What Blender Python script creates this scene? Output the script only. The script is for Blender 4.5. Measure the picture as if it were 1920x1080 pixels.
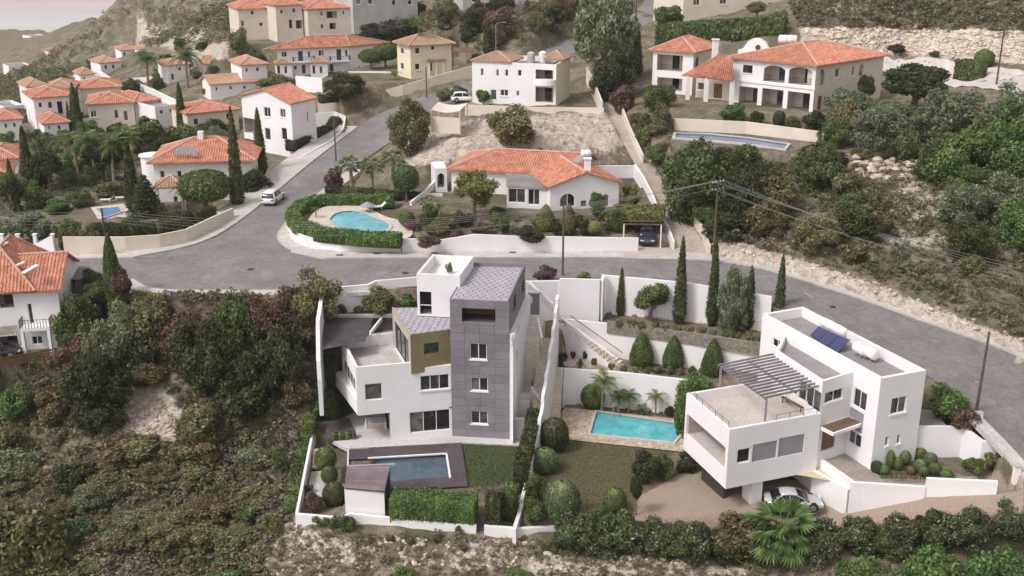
import bpy, math, random
import numpy as np
from mathutils import Vector

for o in list(bpy.data.objects):
    bpy.data.objects.remove(o)
SC = bpy.context.scene
COL = SC.collection
R = math.radians
rng = random.Random(7)
nrng = np.random.default_rng(7)

# ---------------------------------------------------------------- camera
FPX, PITCH, CAMH = 2050.0, R(18.9), 34.5            # focal length in photo pixels, downward pitch, height above the road
cam_d = bpy.data.cameras.new('camera')
cam_d.sensor_width = 36.0
cam_d.lens = FPX / 1920.0 * 36.0
cam_d.clip_start = 1.0
cam_d.clip_end = 20000.0
cam = bpy.data.objects.new('camera', cam_d)
COL.objects.link(cam)
cam.location = (0, 0, CAMH)
cam.rotation_euler = (math.pi / 2 - PITCH, 0, 0)
SC.camera = cam

# ---------------------------------------------------------------- sky, sun, exposure
SUN_EL, SUN_AZ = R(50), R(236)      # azimuth measured clockwise from +Y
world = bpy.data.worlds.new('World')
SC.world = world
world.use_nodes = True
wn = world.node_tree
wn.nodes.clear()
wo = wn.nodes.new('ShaderNodeOutputWorld')
bg = wn.nodes.new('ShaderNodeBackground')
sk = wn.nodes.new('ShaderNodeTexSky')
sk.sky_type = 'NISHITA'
sk.sun_disc = False
sk.sun_elevation = SUN_EL
sk.sun_rotation = SUN_AZ
sk.air_density = 1.0
sk.dust_density = 3.0
sk.ozone_density = 1.0
hs = wn.nodes.new('ShaderNodeHueSaturation')          # an overcast sky has little colour
hs.inputs['Saturation'].default_value = 0.10
wn.links.new(sk.outputs[0], hs.inputs['Color'])
tn_ = wn.nodes.new('ShaderNodeMix')
tn_.data_type, tn_.blend_type = 'RGBA', 'MULTIPLY'
tn_.inputs[0].default_value = 1.0
tn_.inputs[7].default_value = (1.0, .975, .972, 1)      # slightly rosy cloud light
wn.links.new(hs.outputs[0], tn_.inputs[6])
wn.links.new(tn_.outputs[2], bg.inputs[0])
bg.inputs[1].default_value = 0.14
wn.links.new(bg.outputs[0], wo.inputs[0])
sun_d = bpy.data.lights.new('sun', 'SUN')
sun_d.energy = 1.25
sun_d.angle = R(12)
sun_d.color = (1.0, 0.955, 0.93)
sun = bpy.data.objects.new('sun', sun_d)
COL.objects.link(sun)
sd = Vector((math.sin(SUN_AZ) * math.cos(SUN_EL), math.cos(SUN_AZ) * math.cos(SUN_EL), math.sin(SUN_EL)))
sun.rotation_euler = (-sd).to_track_quat('-Z', 'Y').to_euler()
sun.location = (0, 0, 90)
SC.view_settings.view_transform = 'Standard'
SC.view_settings.look = 'None'
SC.view_settings.exposure = 0.54
SC.view_settings.gamma = 1.0
SC.view_settings.use_curve_mapping = False
SC.render.engine = 'CYCLES'
cy = SC.cycles
cy.max_bounces, cy.diffuse_bounces, cy.glossy_bounces, cy.transmission_bounces, cy.transparent_max_bounces, cy.volume_bounces = 6, 3, 2, 3, 6, 0

# ---------------------------------------------------------------- survey helpers: where a sight line meets a level, a wall or the ground
CP, SP = math.cos(PITCH), math.sin(PITCH)
def ray(px, py):
    u, v = (px - 960) / FPX, (py - 540) / FPX
    return Vector((u, CP - v * SP, -SP - v * CP))
def G(px, py, z):
    d = ray(px, py)
    k = (z - CAMH) / d.z
    return Vector((d.x * k, d.y * k, z))
def proj(x, y, z):
    dz = z - CAMH
    zc = y * CP - dz * SP
    return 960 + FPX * x / zc, 540 + FPX * (-y * SP - dz * CP) / zc, zc
def onwall(p0, p1, px, py):
    """u (metres along p0->p1) and z where the sight line meets the vertical plane p0-p1"""
    d = ray(px, py)
    ex, ey = p1[0] - p0[0], p1[1] - p0[1]
    L = math.hypot(ex, ey)
    nx, ny = -ey / L, ex / L
    k = (nx * p0[0] + ny * p0[1]) / (nx * d.x + ny * d.y)
    x, y, z = d.x * k, d.y * k, CAMH + d.z * k
    return ((x - p0[0]) * ex + (y - p0[1]) * ey) / L, z
def zat(x, y, py):
    """height at which the vertical line through x, y shows at photo row py"""
    v = (py - 540) / FPX
    # v = (-y*SP - dz*CP)/(y*CP - dz*SP)
    dz = (-y * SP - v * y * CP) / (CP - v * SP)
    return CAMH + dz

# ---------------------------------------------------------------- mesh building
ORG = {}
def link(name, me, parent=None, loc=(0, 0, 0)):
    o = bpy.data.objects.new(name, me)
    COL.objects.link(o)
    if parent is not None:
        o.parent = parent
    o.location = loc
    return o
def tag(o, label=None, cat=None, group=None, kind=None):
    if label: o['label'] = label
    if cat: o['category'] = cat
    if group: o['group'] = group
    if kind: o['kind'] = kind
    return o
def thing(name, label, cat, loc, group=None):
    o = link(name, None, None, loc)
    o.empty_display_size = 0.3
    ORG[o.name] = Vector(loc)
    return tag(o, label, cat, group)
class MB:
    def __init__(s):
        s.v, s.f = [], []
    def poly(s, pts):
        i = len(s.v)
        s.v += [tuple(p) for p in pts]
        s.f.append(tuple(range(i, i + len(pts))))
        return s
    def prism(s, poly, z0, z1, top=True, bottom=True):
        """vertical prism over an XY polygon (any winding)"""
        a = sum(poly[i][0] * poly[(i + 1) % len(poly)][1] - poly[(i + 1) % len(poly)][0] * poly[i][1] for i in range(len(poly)))
        P = list(poly) if a > 0 else list(poly)[::-1]
        n, i = len(P), len(s.v)
        zz0 = z0 if hasattr(z0, '__len__') else [z0] * n
        zz1 = z1 if hasattr(z1, '__len__') else [z1] * n
        if a <= 0:
            zz0, zz1 = list(zz0)[::-1], list(zz1)[::-1]
        s.v += [(p[0], p[1], z) for p, z in zip(P, zz0)] + [(p[0], p[1], z) for p, z in zip(P, zz1)]
        for k in range(n):
            m = (k + 1) % n
            s.f.append((i + k, i + m, i + n + m, i + n + k))
        if top: s.f.append(tuple(range(i + n, i + 2 * n)))
        if bottom: s.f.append(tuple(range(i + n - 1, i - 1, -1)))
        return s
    def box(s, c, size, rz=0.0):
        hx, hy = size[0] / 2, size[1] / 2
        ca, sa = math.cos(rz), math.sin(rz)
        P = [(c[0] + x * ca - y * sa, c[1] + x * sa + y * ca) for x, y in ((-hx, -hy), (hx, -hy), (hx, hy), (-hx, hy))]
        return s.prism(P, c[2] - size[2] / 2, c[2] + size[2] / 2)
    def bar(s, p0, p1, w, h=None, up=(0, 0, 1)):
        p0, p1 = Vector(p0), Vector(p1)
        h = h or w
        d = (p1 - p0).normalized()
        up = Vector(up)
        if abs(d.dot(up)) > 0.98: up = Vector((1, 0, 0))
        a = d.cross(up).normalized() * (w / 2)
        b = a.cross(d).normalized() * (h / 2)
        i = len(s.v)
        for p in (p0, p1):
            s.v += [tuple(p - a - b), tuple(p + a - b), tuple(p + a + b), tuple(p - a + b)]
        s.f += [(i + 3, i + 2, i + 1, i), (i + 4, i + 5, i + 6, i + 7)]
        for k in range(4):
            m = (k + 1) % 4
            s.f.append((i + k, i + m, i + 4 + m, i + 4 + k))
        return s
    def cyl(s, p0, p1, r0, r1=None, n=10, caps=True):
        p0, p1 = Vector(p0), Vector(p1)
        r1 = r0 if r1 is None else r1
        d = (p1 - p0).normalized()
        a = d.cross(Vector((0, 0, 1)) if abs(d.z) < 0.95 else Vector((1, 0, 0))).normalized()
        b = d.cross(a)
        i = len(s.v)
        for p, r in ((p0, r0), (p1, r1)):
            for k in range(n):
                t = 2 * math.pi * k / n
                s.v.append(tuple(p + (a * math.cos(t) + b * math.sin(t)) * r))
        for k in range(n):
            m = (k + 1) % n
            s.f.append((i + k, i + m, i + n + m, i + n + k))
        if caps:
            s.f.append(tuple(range(i + n - 1, i - 1, -1)))
            s.f.append(tuple(range(i + n, i + 2 * n)))
        return s
    def tube(s, pts, radii, n=8):
        for k in range(len(pts) - 1):
            s.cyl(pts[k], pts[k + 1], radii[k], radii[k + 1], n, caps=True)
        return s
    def wall(s, p0, p1, z0, z1, holes=(), t=0.25, arch=()):
        """outer face of a wall p0->p1 (outside on the right hand), rectangular holes (u0,u1,z0,z1) with reveals t deep"""
        ex, ey = p1[0] - p0[0], p1[1] - p0[1]
        L = math.hypot(ex, ey)
        ex, ey = ex / L, ey / L
        ix, iy = -ey, ex                                # inward
        P = lambda u, z, d=0.0: (p0[0] + ex * u + ix * d, p0[1] + ey * u + iy * d, z)
        hs_ = [(max(.02, a), min(L - .02, b), max(z0, c), min(z1 - .02, d)) for a, b, c, d in holes]
        us = sorted({0.0, L} | {h[0] for h in hs_} | {h[1] for h in hs_})
        zs = sorted({z0, z1} | {h[2] for h in hs_} | {h[3] for h in hs_})
        for a, b in zip(us, us[1:]):
            for c, d in zip(zs, zs[1:]):
                mu, mz = (a + b) / 2, (c + d) / 2
                if any(h[0] < mu < h[1] and h[2] < mz < h[3] for h in hs_): continue
                s.poly([P(a, c), P(b, c), P(b, d), P(a, d)])
        for k, (a, b, c, d) in enumerate(hs_):
            s.poly([P(a, c), P(a, d), P(a, d, t), P(a, c, t)])
            s.poly([P(b, d), P(b, c), P(b, c, t), P(b, d, t)])
            s.poly([P(b, c), P(a, c), P(a, c, t), P(b, c, t)])
            if k in arch:                               # round the head of the opening
                rise = min((b - a) / 2, (d - c) * .4) * (.55 if (b - a) > 2.2 else 1)
                n = 8
                arc = [(a + (b - a) * i / n, d - rise + rise * math.sin(math.pi * i / n) ** .7) for i in range(n + 1)]
                for (ua, za), (ub, zb) in zip(arc, arc[1:]):
                    s.poly([P(ua, za), P(ub, zb), P(ub, d), P(ua, d)])
                    s.poly([P(ua, za), P(ua, za, t), P(ub, zb, t), P(ub, zb)])
            else:
                s.poly([P(a, d), P(b, d), P(b, d, t), P(a, d, t)])
        return s
    def mesh(s, name, mat, off=(0, 0, 0), smooth=False):
        me = bpy.data.meshes.new(name)
        v = np.array(s.v, dtype=float) - np.array(off)
        me.from_pydata(v.tolist(), [], s.f)
        me.materials.append(mat)
        if smooth:
            me.polygons.foreach_set('use_smooth', [True] * len(me.polygons))
        me.update()
        return me
    def build(s, name, mat, parent=None, smooth=False):
        """link as one mesh object; vertices are world coordinates"""
        if not s.v: return None
        off = Vector((0, 0, 0))
        if parent is not None:
            off = ORG[parent.name]
        o = link(name, s.mesh(name, mat, off, smooth), parent)
        if parent is None:                              # put the origin at the base
            v = np.array(s.v)
            c = Vector((float(v[:, 0].mean()), float(v[:, 1].mean()), float(v[:, 2].min())))
            o.data.transform(__import__('mathutils').Matrix.Translation(-c))
            o.location = c
            ORG[o.name] = c
        else:
            ORG[o.name] = off
        return o
def raw_mesh(name, V, F, mat, tint=None):
    """V (n,3), F (m,4) arrays -> mesh"""
    me = bpy.data.meshes.new(name)
    n, m, k = len(V), len(F), F.shape[1]
    me.vertices.add(n)
    me.vertices.foreach_set('co', np.ascontiguousarray(V, dtype=np.float32).ravel())
    me.loops.add(m * k)
    me.loops.foreach_set('vertex_index', np.ascontiguousarray(F, dtype=np.int32).ravel())
    me.polygons.add(m)
    me.polygons.foreach_set('loop_start', np.arange(0, m * k, k, dtype=np.int32))
    if tint is not None:
        at = me.attributes.new('tint', 'FLOAT', 'POINT')
        at.data.foreach_set('value', np.ascontiguousarray(tint, dtype=np.float32))
    me.materials.append(mat)
    me.update(calc_edges=True)
    return me

# ---------------------------------------------------------------- materials
MATS = {}
def nd(nt, t, **kw):
    n = nt.nodes.new(t)
    for k, v in kw.items():
        setattr(n, k, v)
    return n
def newmat(name):
    m = bpy.data.materials.new(name)
    m.use_nodes = True
    nt = m.node_tree
    b = nt.nodes['Principled BSDF']
    MATS[name] = m
    return m, nt, b
def ramp(nt, fac, stops, interp='LINEAR'):
    r = nd(nt, 'ShaderNodeValToRGB')
    r.color_ramp.interpolation = interp
    e = r.color_ramp.elements
    while len(e) > 1: e.remove(e[-1])
    e[0].position = stops[0][0]
    e[0].color = (*stops[0][1], 1)
    for p, c in stops[1:]:
        x = e.new(p)
        x.color = (*c, 1)
    nt.links.new(fac, r.inputs[0])
    return r.outputs[0]
def noise(nt, scale, detail=4, rough=.55, vec=None, dist=0):
    n = nd(nt, 'ShaderNodeTexNoise')
    n.inputs['Scale'].default_value = scale
    n.inputs['Detail'].default_value = detail
    n.inputs['Roughness'].default_value = rough
    n.inputs['Distortion'].default_value = dist
    if vec is not None: nt.links.new(vec, n.inputs['Vector'])
    return n.outputs[0]
def pos(nt):
    return nd(nt, 'ShaderNodeNewGeometry').outputs['Position']
def scaled(nt, vec, s):
    m = nd(nt, 'ShaderNodeMapping')
    m.inputs['Scale'].default_value = s
    nt.links.new(vec, m.inputs['Vector'])
    return m.outputs[0]
def mixc(nt, fac, a, b, mode='MIX'):
    m = nd(nt, 'ShaderNodeMix', data_type='RGBA', blend_type=mode)
    for i, x in ((0, fac), (6, a), (7, b)):
        if hasattr(x, 'links'): nt.links.new(x, m.inputs[i])
        else: m.inputs[i].default_value = x if i == 0 else (*x, 1)
    return m.outputs[2]
def bump(nt, b, h, strength=.3, dist=.05):
    n = nd(nt, 'ShaderNodeBump')
    n.inputs['Strength'].default_value = strength
    n.inputs['Distance'].default_value = dist
    nt.links.new(h, n.inputs['Height'])
    nt.links.new(n.outputs[0], b.inputs['Normal'])
def surf(name, c1, c2, scale=1.5, rough=.8, fine=12, fine_amt=.12, bmp=.15, stretch=None, rand=0.0):
    """mottled surface: broad mix of two colours plus fine grain; rand adds a tone of its own to each object"""
    m, nt, b = newmat(name)
    p = pos(nt)
    if stretch: p = scaled(nt, p, stretch)
    c = ramp(nt, noise(nt, scale, 5, .6, p), [(.33, c1), (.67, c2)])
    f = noise(nt, fine, 3, .6, p)
    c = mixc(nt, fine_amt, c, ramp(nt, f, [(.3, (.0, .0, .0)), (.7, (1, 1, 1))]), 'OVERLAY')
    if rand:
        oi = nd(nt, 'ShaderNodeObjectInfo').outputs['Random']
        c = mixc(nt, rand, c, ramp(nt, oi, [(0, (.1, .1, .1)), (1, (.9, .9, .9))]), 'OVERLAY')
    nt.links.new(c, b.inputs['Base Color'])
    b.inputs['Roughness'].default_value = rough
    b.inputs['Specular IOR Level'].default_value = .3
    if bmp: bump(nt, b, f, bmp, .03)
    return m
def flat(name, c, rough=.5, metal=0.0, spec=.5):
    m, nt, b = newmat(name)
    b.inputs['Base Color'].default_value = (*c, 1)
    b.inputs['Roughness'].default_value = rough
    b.inputs['Metallic'].default_value = metal
    b.inputs['Specular IOR Level'].default_value = spec
    return m
def translucent(nt, b, c, f=.38):
    """leaves let light through"""
    t = nd(nt, 'ShaderNodeBsdfTranslucent')
    g = nd(nt, 'ShaderNodeBrightContrast'); g.inputs['Bright'].default_value = .03
    nt.links.new(c, g.inputs[0]); nt.links.new(g.outputs[0], t.inputs[0])
    x = nd(nt, 'ShaderNodeMixShader'); x.inputs[0].default_value = f
    nt.links.new(b.outputs[0], x.inputs[1]); nt.links.new(t.outputs[0], x.inputs[2])
    nt.links.new(x.outputs[0], nt.nodes['Material Output'].inputs['Surface'])
def leafmat(name, dark, mid, light, odd=None, rough=.62):
    """leaf colour differs from leaf to leaf, branch to branch and plant to plant"""
    m, nt, b = newmat(name)
    k_ = 1.7
    dark, mid, light = [tuple(x * k_ for x in q) for q in (dark, mid, light)]
    g = nd(nt, 'ShaderNodeNewGeometry')
    r1 = g.outputs['Random Per Island']
    st = [(0, dark), (.55, mid), (.9, light)]
    if odd: st.append((.97, odd))
    c = ramp(nt, r1, st)
    n = noise(nt, .9, 3, .6, g.outputs['Position'])
    c = mixc(nt, .55, c, ramp(nt, n, [(.3, (.18, .18, .18)), (.7, (.78, .78, .78))]), 'OVERLAY')
    oi = nd(nt, 'ShaderNodeObjectInfo').outputs['Random']
    c = mixc(nt, .22, c, ramp(nt, oi, [(0, (.25, .3, .3)), (1, (.75, .7, .66))]), 'OVERLAY')
    nt.links.new(c, b.inputs['Base Color'])
    b.inputs['Roughness'].default_value = rough
    b.inputs['Specular IOR Level'].default_value = .25
    hsv = nd(nt, 'ShaderNodeHueSaturation'); hsv.inputs['Saturation'].default_value = 1.22; hsv.inputs['Value'].default_value = 1.0
    nt.links.new(c, hsv.inputs['Color']); c = hsv.outputs[0]
    nt.links.new(c, b.inputs['Base Color'])
    translucent(nt, b, c)
    return m

def render_mat(name, c1, c2):
    m, nt, b = newmat(name)
    p = pos(nt)
    c = ramp(nt, noise(nt, .35, 5, .6, p), [(.3, c1), (.65, c2)])
    s1 = noise(nt, 2.2, 4, .65, scaled(nt, p, (1, 1, .10)))
    c = mixc(nt, ramp(nt, s1, [(.60, (0, 0, 0)), (.85, (.35, .35, .35))]), c, tuple(x * .66 for x in c1))
    s2 = noise(nt, 4.5, 5, .7, p)
    c = mixc(nt, ramp(nt, s2, [(.62, (0, 0, 0)), (.88, (.35, .35, .35))]), c, tuple(x * .74 for x in c1))
    nt.links.new(c, b.inputs['Base Color'])
    b.inputs['Roughness'].default_value = .8
    b.inputs['Specular IOR Level'].default_value = .25
    bump(nt, b, s2, .08, .02)
    return m
WHITE = render_mat('white_render', (.755, .725, .72), (.81, .785, .785))
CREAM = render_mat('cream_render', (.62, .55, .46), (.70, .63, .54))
BEIGE = render_mat('beige_render', (.62, .54, .465), (.70, .62, .545))
YELLOW = surf('yellow_render', (.68, .60, .43), (.76, .68, .51), .3, .85, 3.0, .1, .06, (1, 1, .4))
GREYCLAD = surf('grey_cladding', (.195, .178, .196), (.235, .216, .236), .5, .6, 9, .15, .05, None, .14)
GREYWALL = surf('grey_render', (.19, .174, .19), (.225, .207, .225), .4, .7, 4, .12, .05)
OLIVE = surf('olive_render', (.20, .165, .085), (.25, .205, .11), .6, .75, 5, .15, .06)
TAUPE = surf('taupe_render', (.40, .345, .29), (.48, .42, .36), .5, .8, 5, .12, .05)
TILE = surf('lilac_paver', (.385, .35, .40), (.425, .39, .44), .8, .7, 10, .15, .05, None, .07)
JOINT = flat('dark_joint', (.055, .05, .058), .9)
CONC = surf('concrete', (.40, .375, .36), (.50, .475, .455), .5, .85, 6, .2, .1)
PAVE = surf('pale_pavement', (.44, .405, .38), (.56, .52, .49), .6, .85, 5, .22, .1)
STEP = surf('step_stone', (.64, .56, .47), (.73, .65, .56), .7, .8, 5, .2, .08)
ROOFGREY = surf('grey_roof_screed', (.235, .21, .205), (.30, .275, .265), .5, .85, 6, .15, .08)
TERRFLOOR = surf('terrace_tile', (.47, .42, .38), (.54, .49, .45), .5, .7, 5, .15, .05)
DECK = surf('dark_deck_wood', (.075, .055, .062), (.115, .09, .097), .8, .6, 9, .25, .1)
PLANK = surf('roof_plank', (.155, .12, .13), (.22, .178, .187), .8, .6, 9, .2, .1, None, .2)
TERRA = surf('terracotta', (.38, .145, .09), (.57, .265, .18), 1.1, .8, 6, .5, .12)
TERRA2 = surf('weathered_terracotta', (.38, .21, .135), (.50, .31, .215), .35, .85, 7, .35, .12)
TERRAB = surf('brown_terracotta', (.30, .195, .13), (.40, .275, .19), .35, .85, 7, .35, .12)
RIDGE = surf('ridge_tile', (.47, .27, .20), (.60, .38, .30), .6, .8, 7, .3, .1)
WOOD = surf('brown_wood', (.13, .07, .04), (.20, .115, .065), .8, .6, 8, .25, .1)
POLEWOOD = surf('pole_wood', (.075, .055, .045), (.12, .095, .08), 1.2, .85, 10, .3, .1)
DARK = surf('dark_metal', (.035, .032, .036), (.055, .05, .055), 1, .5, 8, .1, 0)
STEEL = surf('grey_steel', (.27, .26, .28), (.34, .33, .35), 1, .45, 8, .1, 0)
WIRE = flat('wire_grey', (.20, .19, .20), .6)
SHUT = surf('lilac_grey_shutter', (.27, .25, .275), (.31, .29, .315), .8, .6, 6, .1, .05)
FRAME = flat('white_frame', (.78, .77, .77), .45)
DFRAME = flat('dark_frame', (.06, .05, .05), .5)
TANK = surf('white_tank', (.74, .73, .73), (.82, .81, .81), 1.5, .45, 6, .1, 0)
BARK = surf('bark', (.13, .10, .08), (.22, .18, .145), 2, .9, 9, .4, .3)
PALMBARK = surf('palm_bark', (.20, .155, .115), (.29, .235, .18), 3, .95, 9, .5, .4)
SOIL = surf('planter_soil', (.10, .065, .045), (.17, .12, .085), 1.2, .95, 8, .4, .3)
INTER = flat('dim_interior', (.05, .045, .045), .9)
CURT = flat('curtain', (.42, .40, .36), .9)
def glassmat(name, c, rough=.04):
    m, nt, b = newmat(name)
    g = nd(nt, 'ShaderNodeNewGeometry').outputs['Random Per Island']
    oi = nd(nt, 'ShaderNodeObjectInfo').outputs['Random']
    p = pos(nt)
    col = ramp(nt, oi, [(0, tuple(x * .45 for x in c)), (.6, c), (1, tuple(min(1, x * 2.1) for x in c))])
    nz = noise(nt, 1.4, 2, .5, p)
    col = mixc(nt, .5, col, ramp(nt, nz, [(.42, (.12, .12, .12)), (.6, (.62, .62, .62))]), 'OVERLAY')
    nt.links.new(col, b.inputs['Base Color'])
    b.inputs['Roughness'].default_value = rough
    b.inputs['Specular IOR Level'].default_value = .55
    return m
GLASS = glassmat('window_glass', (.045, .045, .047))
GLASSG = glassmat('green_glass', (.06, .065, .048))
GLASSC = glassmat('curtained_glass', (.17, .16, .145))
def clearmat():
    m, nt, b = newmat('clear_glass')
    b.inputs['Base Color'].default_value = (.75, .82, .82, 1)
    b.inputs['Roughness'].default_value = .03
    b.inputs['Alpha'].default_value = .28
    return m
CLEAR = clearmat()
# ================================================================ terrain
SEA_Z = -70.0
CTRL = []
def cpt(*rows):
    for px, py, z in rows:
        p = G(px, py, z)
        CTRL.append((p.x, p.y, z))
cpt((300, 560, -.8), (450, 560, -.8), (560, 560, -.8),
    (20, 640, -6), (150, 640, -5.5), (300, 640, -4), (450, 640, -4), (580, 640, -4.2),
    (50, 740, -8.5), (200, 740, -7.5), (350, 740, -7), (500, 740, -7), (570, 740, -7.5),
    (50, 860, -11.5), (250, 860, -10.3), (450, 860, -10.3), (540, 860, -10.6),
    (50, 980, -13), (300, 980, -12.2), (480, 980, -11.4), (600, 996, -10.6), (700, 994, -10.3), (800, 996, -10.3), (900, 997, -10.3), (1000, 999, -10.25),
    (50, 1080, -14.5), (300, 1080, -13.6), (600, 1080, -11.9), (900, 1080, -11.6), (1200, 1080, -11.5), (1500, 1080, -11.9), (1900, 1080, -11.4),
    (1200, 1000, -10.6), (1500, 1010, -10.7), (1850, 1000, -9.4), (1500, 880, -9.7), (1800, 900, -7.6),
    (0, 1400, -18.5), (900, 1400, -15.5), (1900, 1400, -15),
    (200, 470, 0), (600, 470, 0), (1000, 470, .2), (1300, 470, .3),
    (1000, 405, 2), (1450, 440, 2), (1600, 480, 1.5), (1700, 520, .5), (1850, 600, -1.2), (1920, 620, -2.2), (2300, 700, -6),
    (1300, 300, 5.5), (1450, 300, 6), (1600, 330, 5.5), (1800, 380, 4.5), (1900, 420, 3.5),
    (1440, 205, 9), (1280, 200, 9), (1660, 200, 9.5), (1800, 260, 8), (1900, 300, 7),
    (1800, 130, 11.8), (1900, 160, 11.5), (1700, 105, 12), (2200, 160, 12),
    (1600, 55, 16), (1800, 60, 16.5), (1900, 70, 16), (1600, 0, 20), (1900, 0, 21), (1400, 10, 16), (1300, 60, 13),
    (1230, 20, 13), (1150, 200, 7.5), (1200, 330, 3.5),
    (940, 290, 5.2), (940, 215, 7.2), (980, 195, 7.6), (760, 280, 3.0), (720, 350, .8),
    (800, 140, 7.2), (950, 110, 9.2), (950, 60, 13), (850, 40, 13),
    (600, 145, 4.8), (700, 130, 5.5), (480, 145, 2.5), (420, 150, 2), (520, 295, 0), (430, 250, -1), (330, 400, -.8), (200, 400, -1.2), (60, 440, -1.5),
    (-300, 430, -3), (-300, 640, -9), (-300, 980, -18),
    (150, 330, -2.5), (50, 300, -4), (100, 235, -4), (250, 220, -3), (330, 130, 0),
    (30, 200, -10), (30, 150, -18), (150, 95, -22), (150, 42, -17), (100, 80, -35), (30, 120, -30), (30, 90, -42), (60, 65, -58), (100, 58, -66), (0, 57, -69),
    (250, 100, -15), (330, 70, -5), (300, 30, 0), (400, 40, 8), (360, 80, 3), (240, 5, 3), (180, 30, -10.4), (120, 52, -26),
    (470, 0, 12), (560, 75, 10), (700, 50, 11), (950, 20, 15), (1050, 20, 15))
CTRL += [(-450, 1250, -75), (-900, 1300, -78), (0, 900, 40), (300, 700, 70),
         (-60, 600, 15), (100, 380, 32), (250, 420, 45), (700, 1300, 90), (-200, 900, -20), (-1200, 1700, -80), (-400, 500, -45)]
CT = np.array(CTRL)
def _ab(x, y):
    y = np.maximum(y, 20.0)
    return 2.0 * x / y, 2.0 * np.log(y / 100.0)
def _U(r2):
    return np.where(r2 > 1e-12, r2 * np.log(r2 + 1e-12), 0.0)
_a, _b = _ab(CT[:, 0], CT[:, 1])
_n = len(CT)
_K = _U((_a[:, None] - _a[None]) ** 2 + (_b[:, None] - _b[None]) ** 2) + np.eye(_n) * 2e-3
_P = np.stack([np.ones(_n), _a, _b], 1)
_M = np.block([[_K, _P], [_P.T, np.zeros((3, 3))]])
_w = np.linalg.solve(_M, np.concatenate([CT[:, 2], np.zeros(3)]))
def base_height(x, y):
    a, b = _ab(x, y)
    out = _w[_n] + _w[_n + 1] * a + _w[_n + 2] * b
    for i in range(_n):
        out = out + _w[i] * _U((a - _a[i]) ** 2 + (b - _b[i]) ** 2)
    return out
def inpoly(x, y, P):
    ins = np.zeros(x.shape, bool)
    n = len(P)
    for i in range(n):
        x0, y0 = P[i][0], P[i][1]
        x1, y1 = P[(i + 1) % n][0], P[(i + 1) % n][1]
        if y0 == y1: continue
        c = ((y0 > y) != (y1 > y)) & (x < (x1 - x0) * (y - y0) / (y1 - y0) + x0)
        ins ^= c
    return ins
def segdist(x, y, P, closed=True):
    d = np.full(x.shape, 1e9)
    n = len(P)
    for i in range(n if closed else n - 1):
        ax, ay = P[i][0], P[i][1]
        bx, by = P[(i + 1) % n][0], P[(i + 1) % n][1]
        L2 = (bx - ax) ** 2 + (by - ay) ** 2 + 1e-9
        t = np.clip(((x - ax) * (bx - ax) + (y - ay) * (by - ay)) / L2, 0, 1)
        d = np.minimum(d, np.hypot(x - ax - t * (bx - ax), y - ay - t * (by - ay)))
    return d
STAMPS = []     # (polygon of Vectors, height or None = plane through the points, blend)
def stamp(P, blend=.6, z=None, drop=0.0):
    P = [Vector(p) for p in P]
    if z is None:
        A = np.array([[p.x, p.y, 1] for p in P])
        co = np.linalg.lstsq(A, np.array([p.z for p in P]), rcond=None)[0]
    else:
        co = np.array([0, 0, z])
    co = co - np.array([0, 0, drop])
    xs, ys = [p.x for p in P], [p.y for p in P]
    STAMPS.append((P, co, blend, (min(xs) - blend, max(xs) + blend, min(ys) - blend, max(ys) + blend)))
def H(x, y):
    x = np.asarray(x, float); y = np.asarray(y, float)
    h = base_height(x, y)
    # hummocks of the rough ground
    amp = np.clip((y - 60) / 100, .5, 1) * .25
    h = h + amp * (np.sin(x * .9 + 1.3 * np.sin(y * .5)) * np.sin(y * .8 + x * .3) + .6 * np.sin(x * 2.1 + y * 1.3) * np.sin(y * 1.9 - x * .7))
    # the land ends in the sea behind the left-hand ridge
    ymax = np.interp(x / np.maximum(y, 1), [-.60, -.456, -.417, -.404, -.399, -.3705, -.342, -.3135, -.30], [1150, 1085, 1040, 700, 620, 520, 454, 440, 3000])
    h = h - .55 * np.clip(y - ymax, 0, 300)
    for P, co, bl, bb in STAMPS:
        m = (x > bb[0]) & (x < bb[1]) & (y > bb[2]) & (y < bb[3])
        if not m.any(): continue
        xm, ym = x[m], y[m]
        w = inpoly(xm, ym, P).astype(float)
        if bl > 0:
            d = segdist(xm, ym, P)
            t = np.clip(1 - d / bl, 0, 1)
            w = np.maximum(w, t * t * (3 - 2 * t))
        h[m] = h[m] * (1 - w) + (co[0] * xm + co[1] * ym + co[2]) * w
    return h
_ys = np.geomspace(45, 1500, 1400)
def GT(px, py, near=0.0):
    """first meeting of the sight line with the ground"""
    d = ray(px, py)
    ys = _ys[_ys > near]
    x, z = ys * (d.x / d.y), CAMH + ys * (d.z / d.y)
    g = H(x, ys) - z
    i = int(np.argmax(g > 0))
    if i == 0: i = len(ys) - 1
    t = g[i - 1] / (g[i - 1] - g[i]) if g[i] != g[i - 1] else 0
    y = ys[i - 1] + (ys[i] - ys[i - 1]) * t
    return Vector((d.x / d.y * y, y, CAMH + d.z / d.y * y))
def Hs(x, y):
    return float(H(np.array([x]), np.array([y]))[0])

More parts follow.
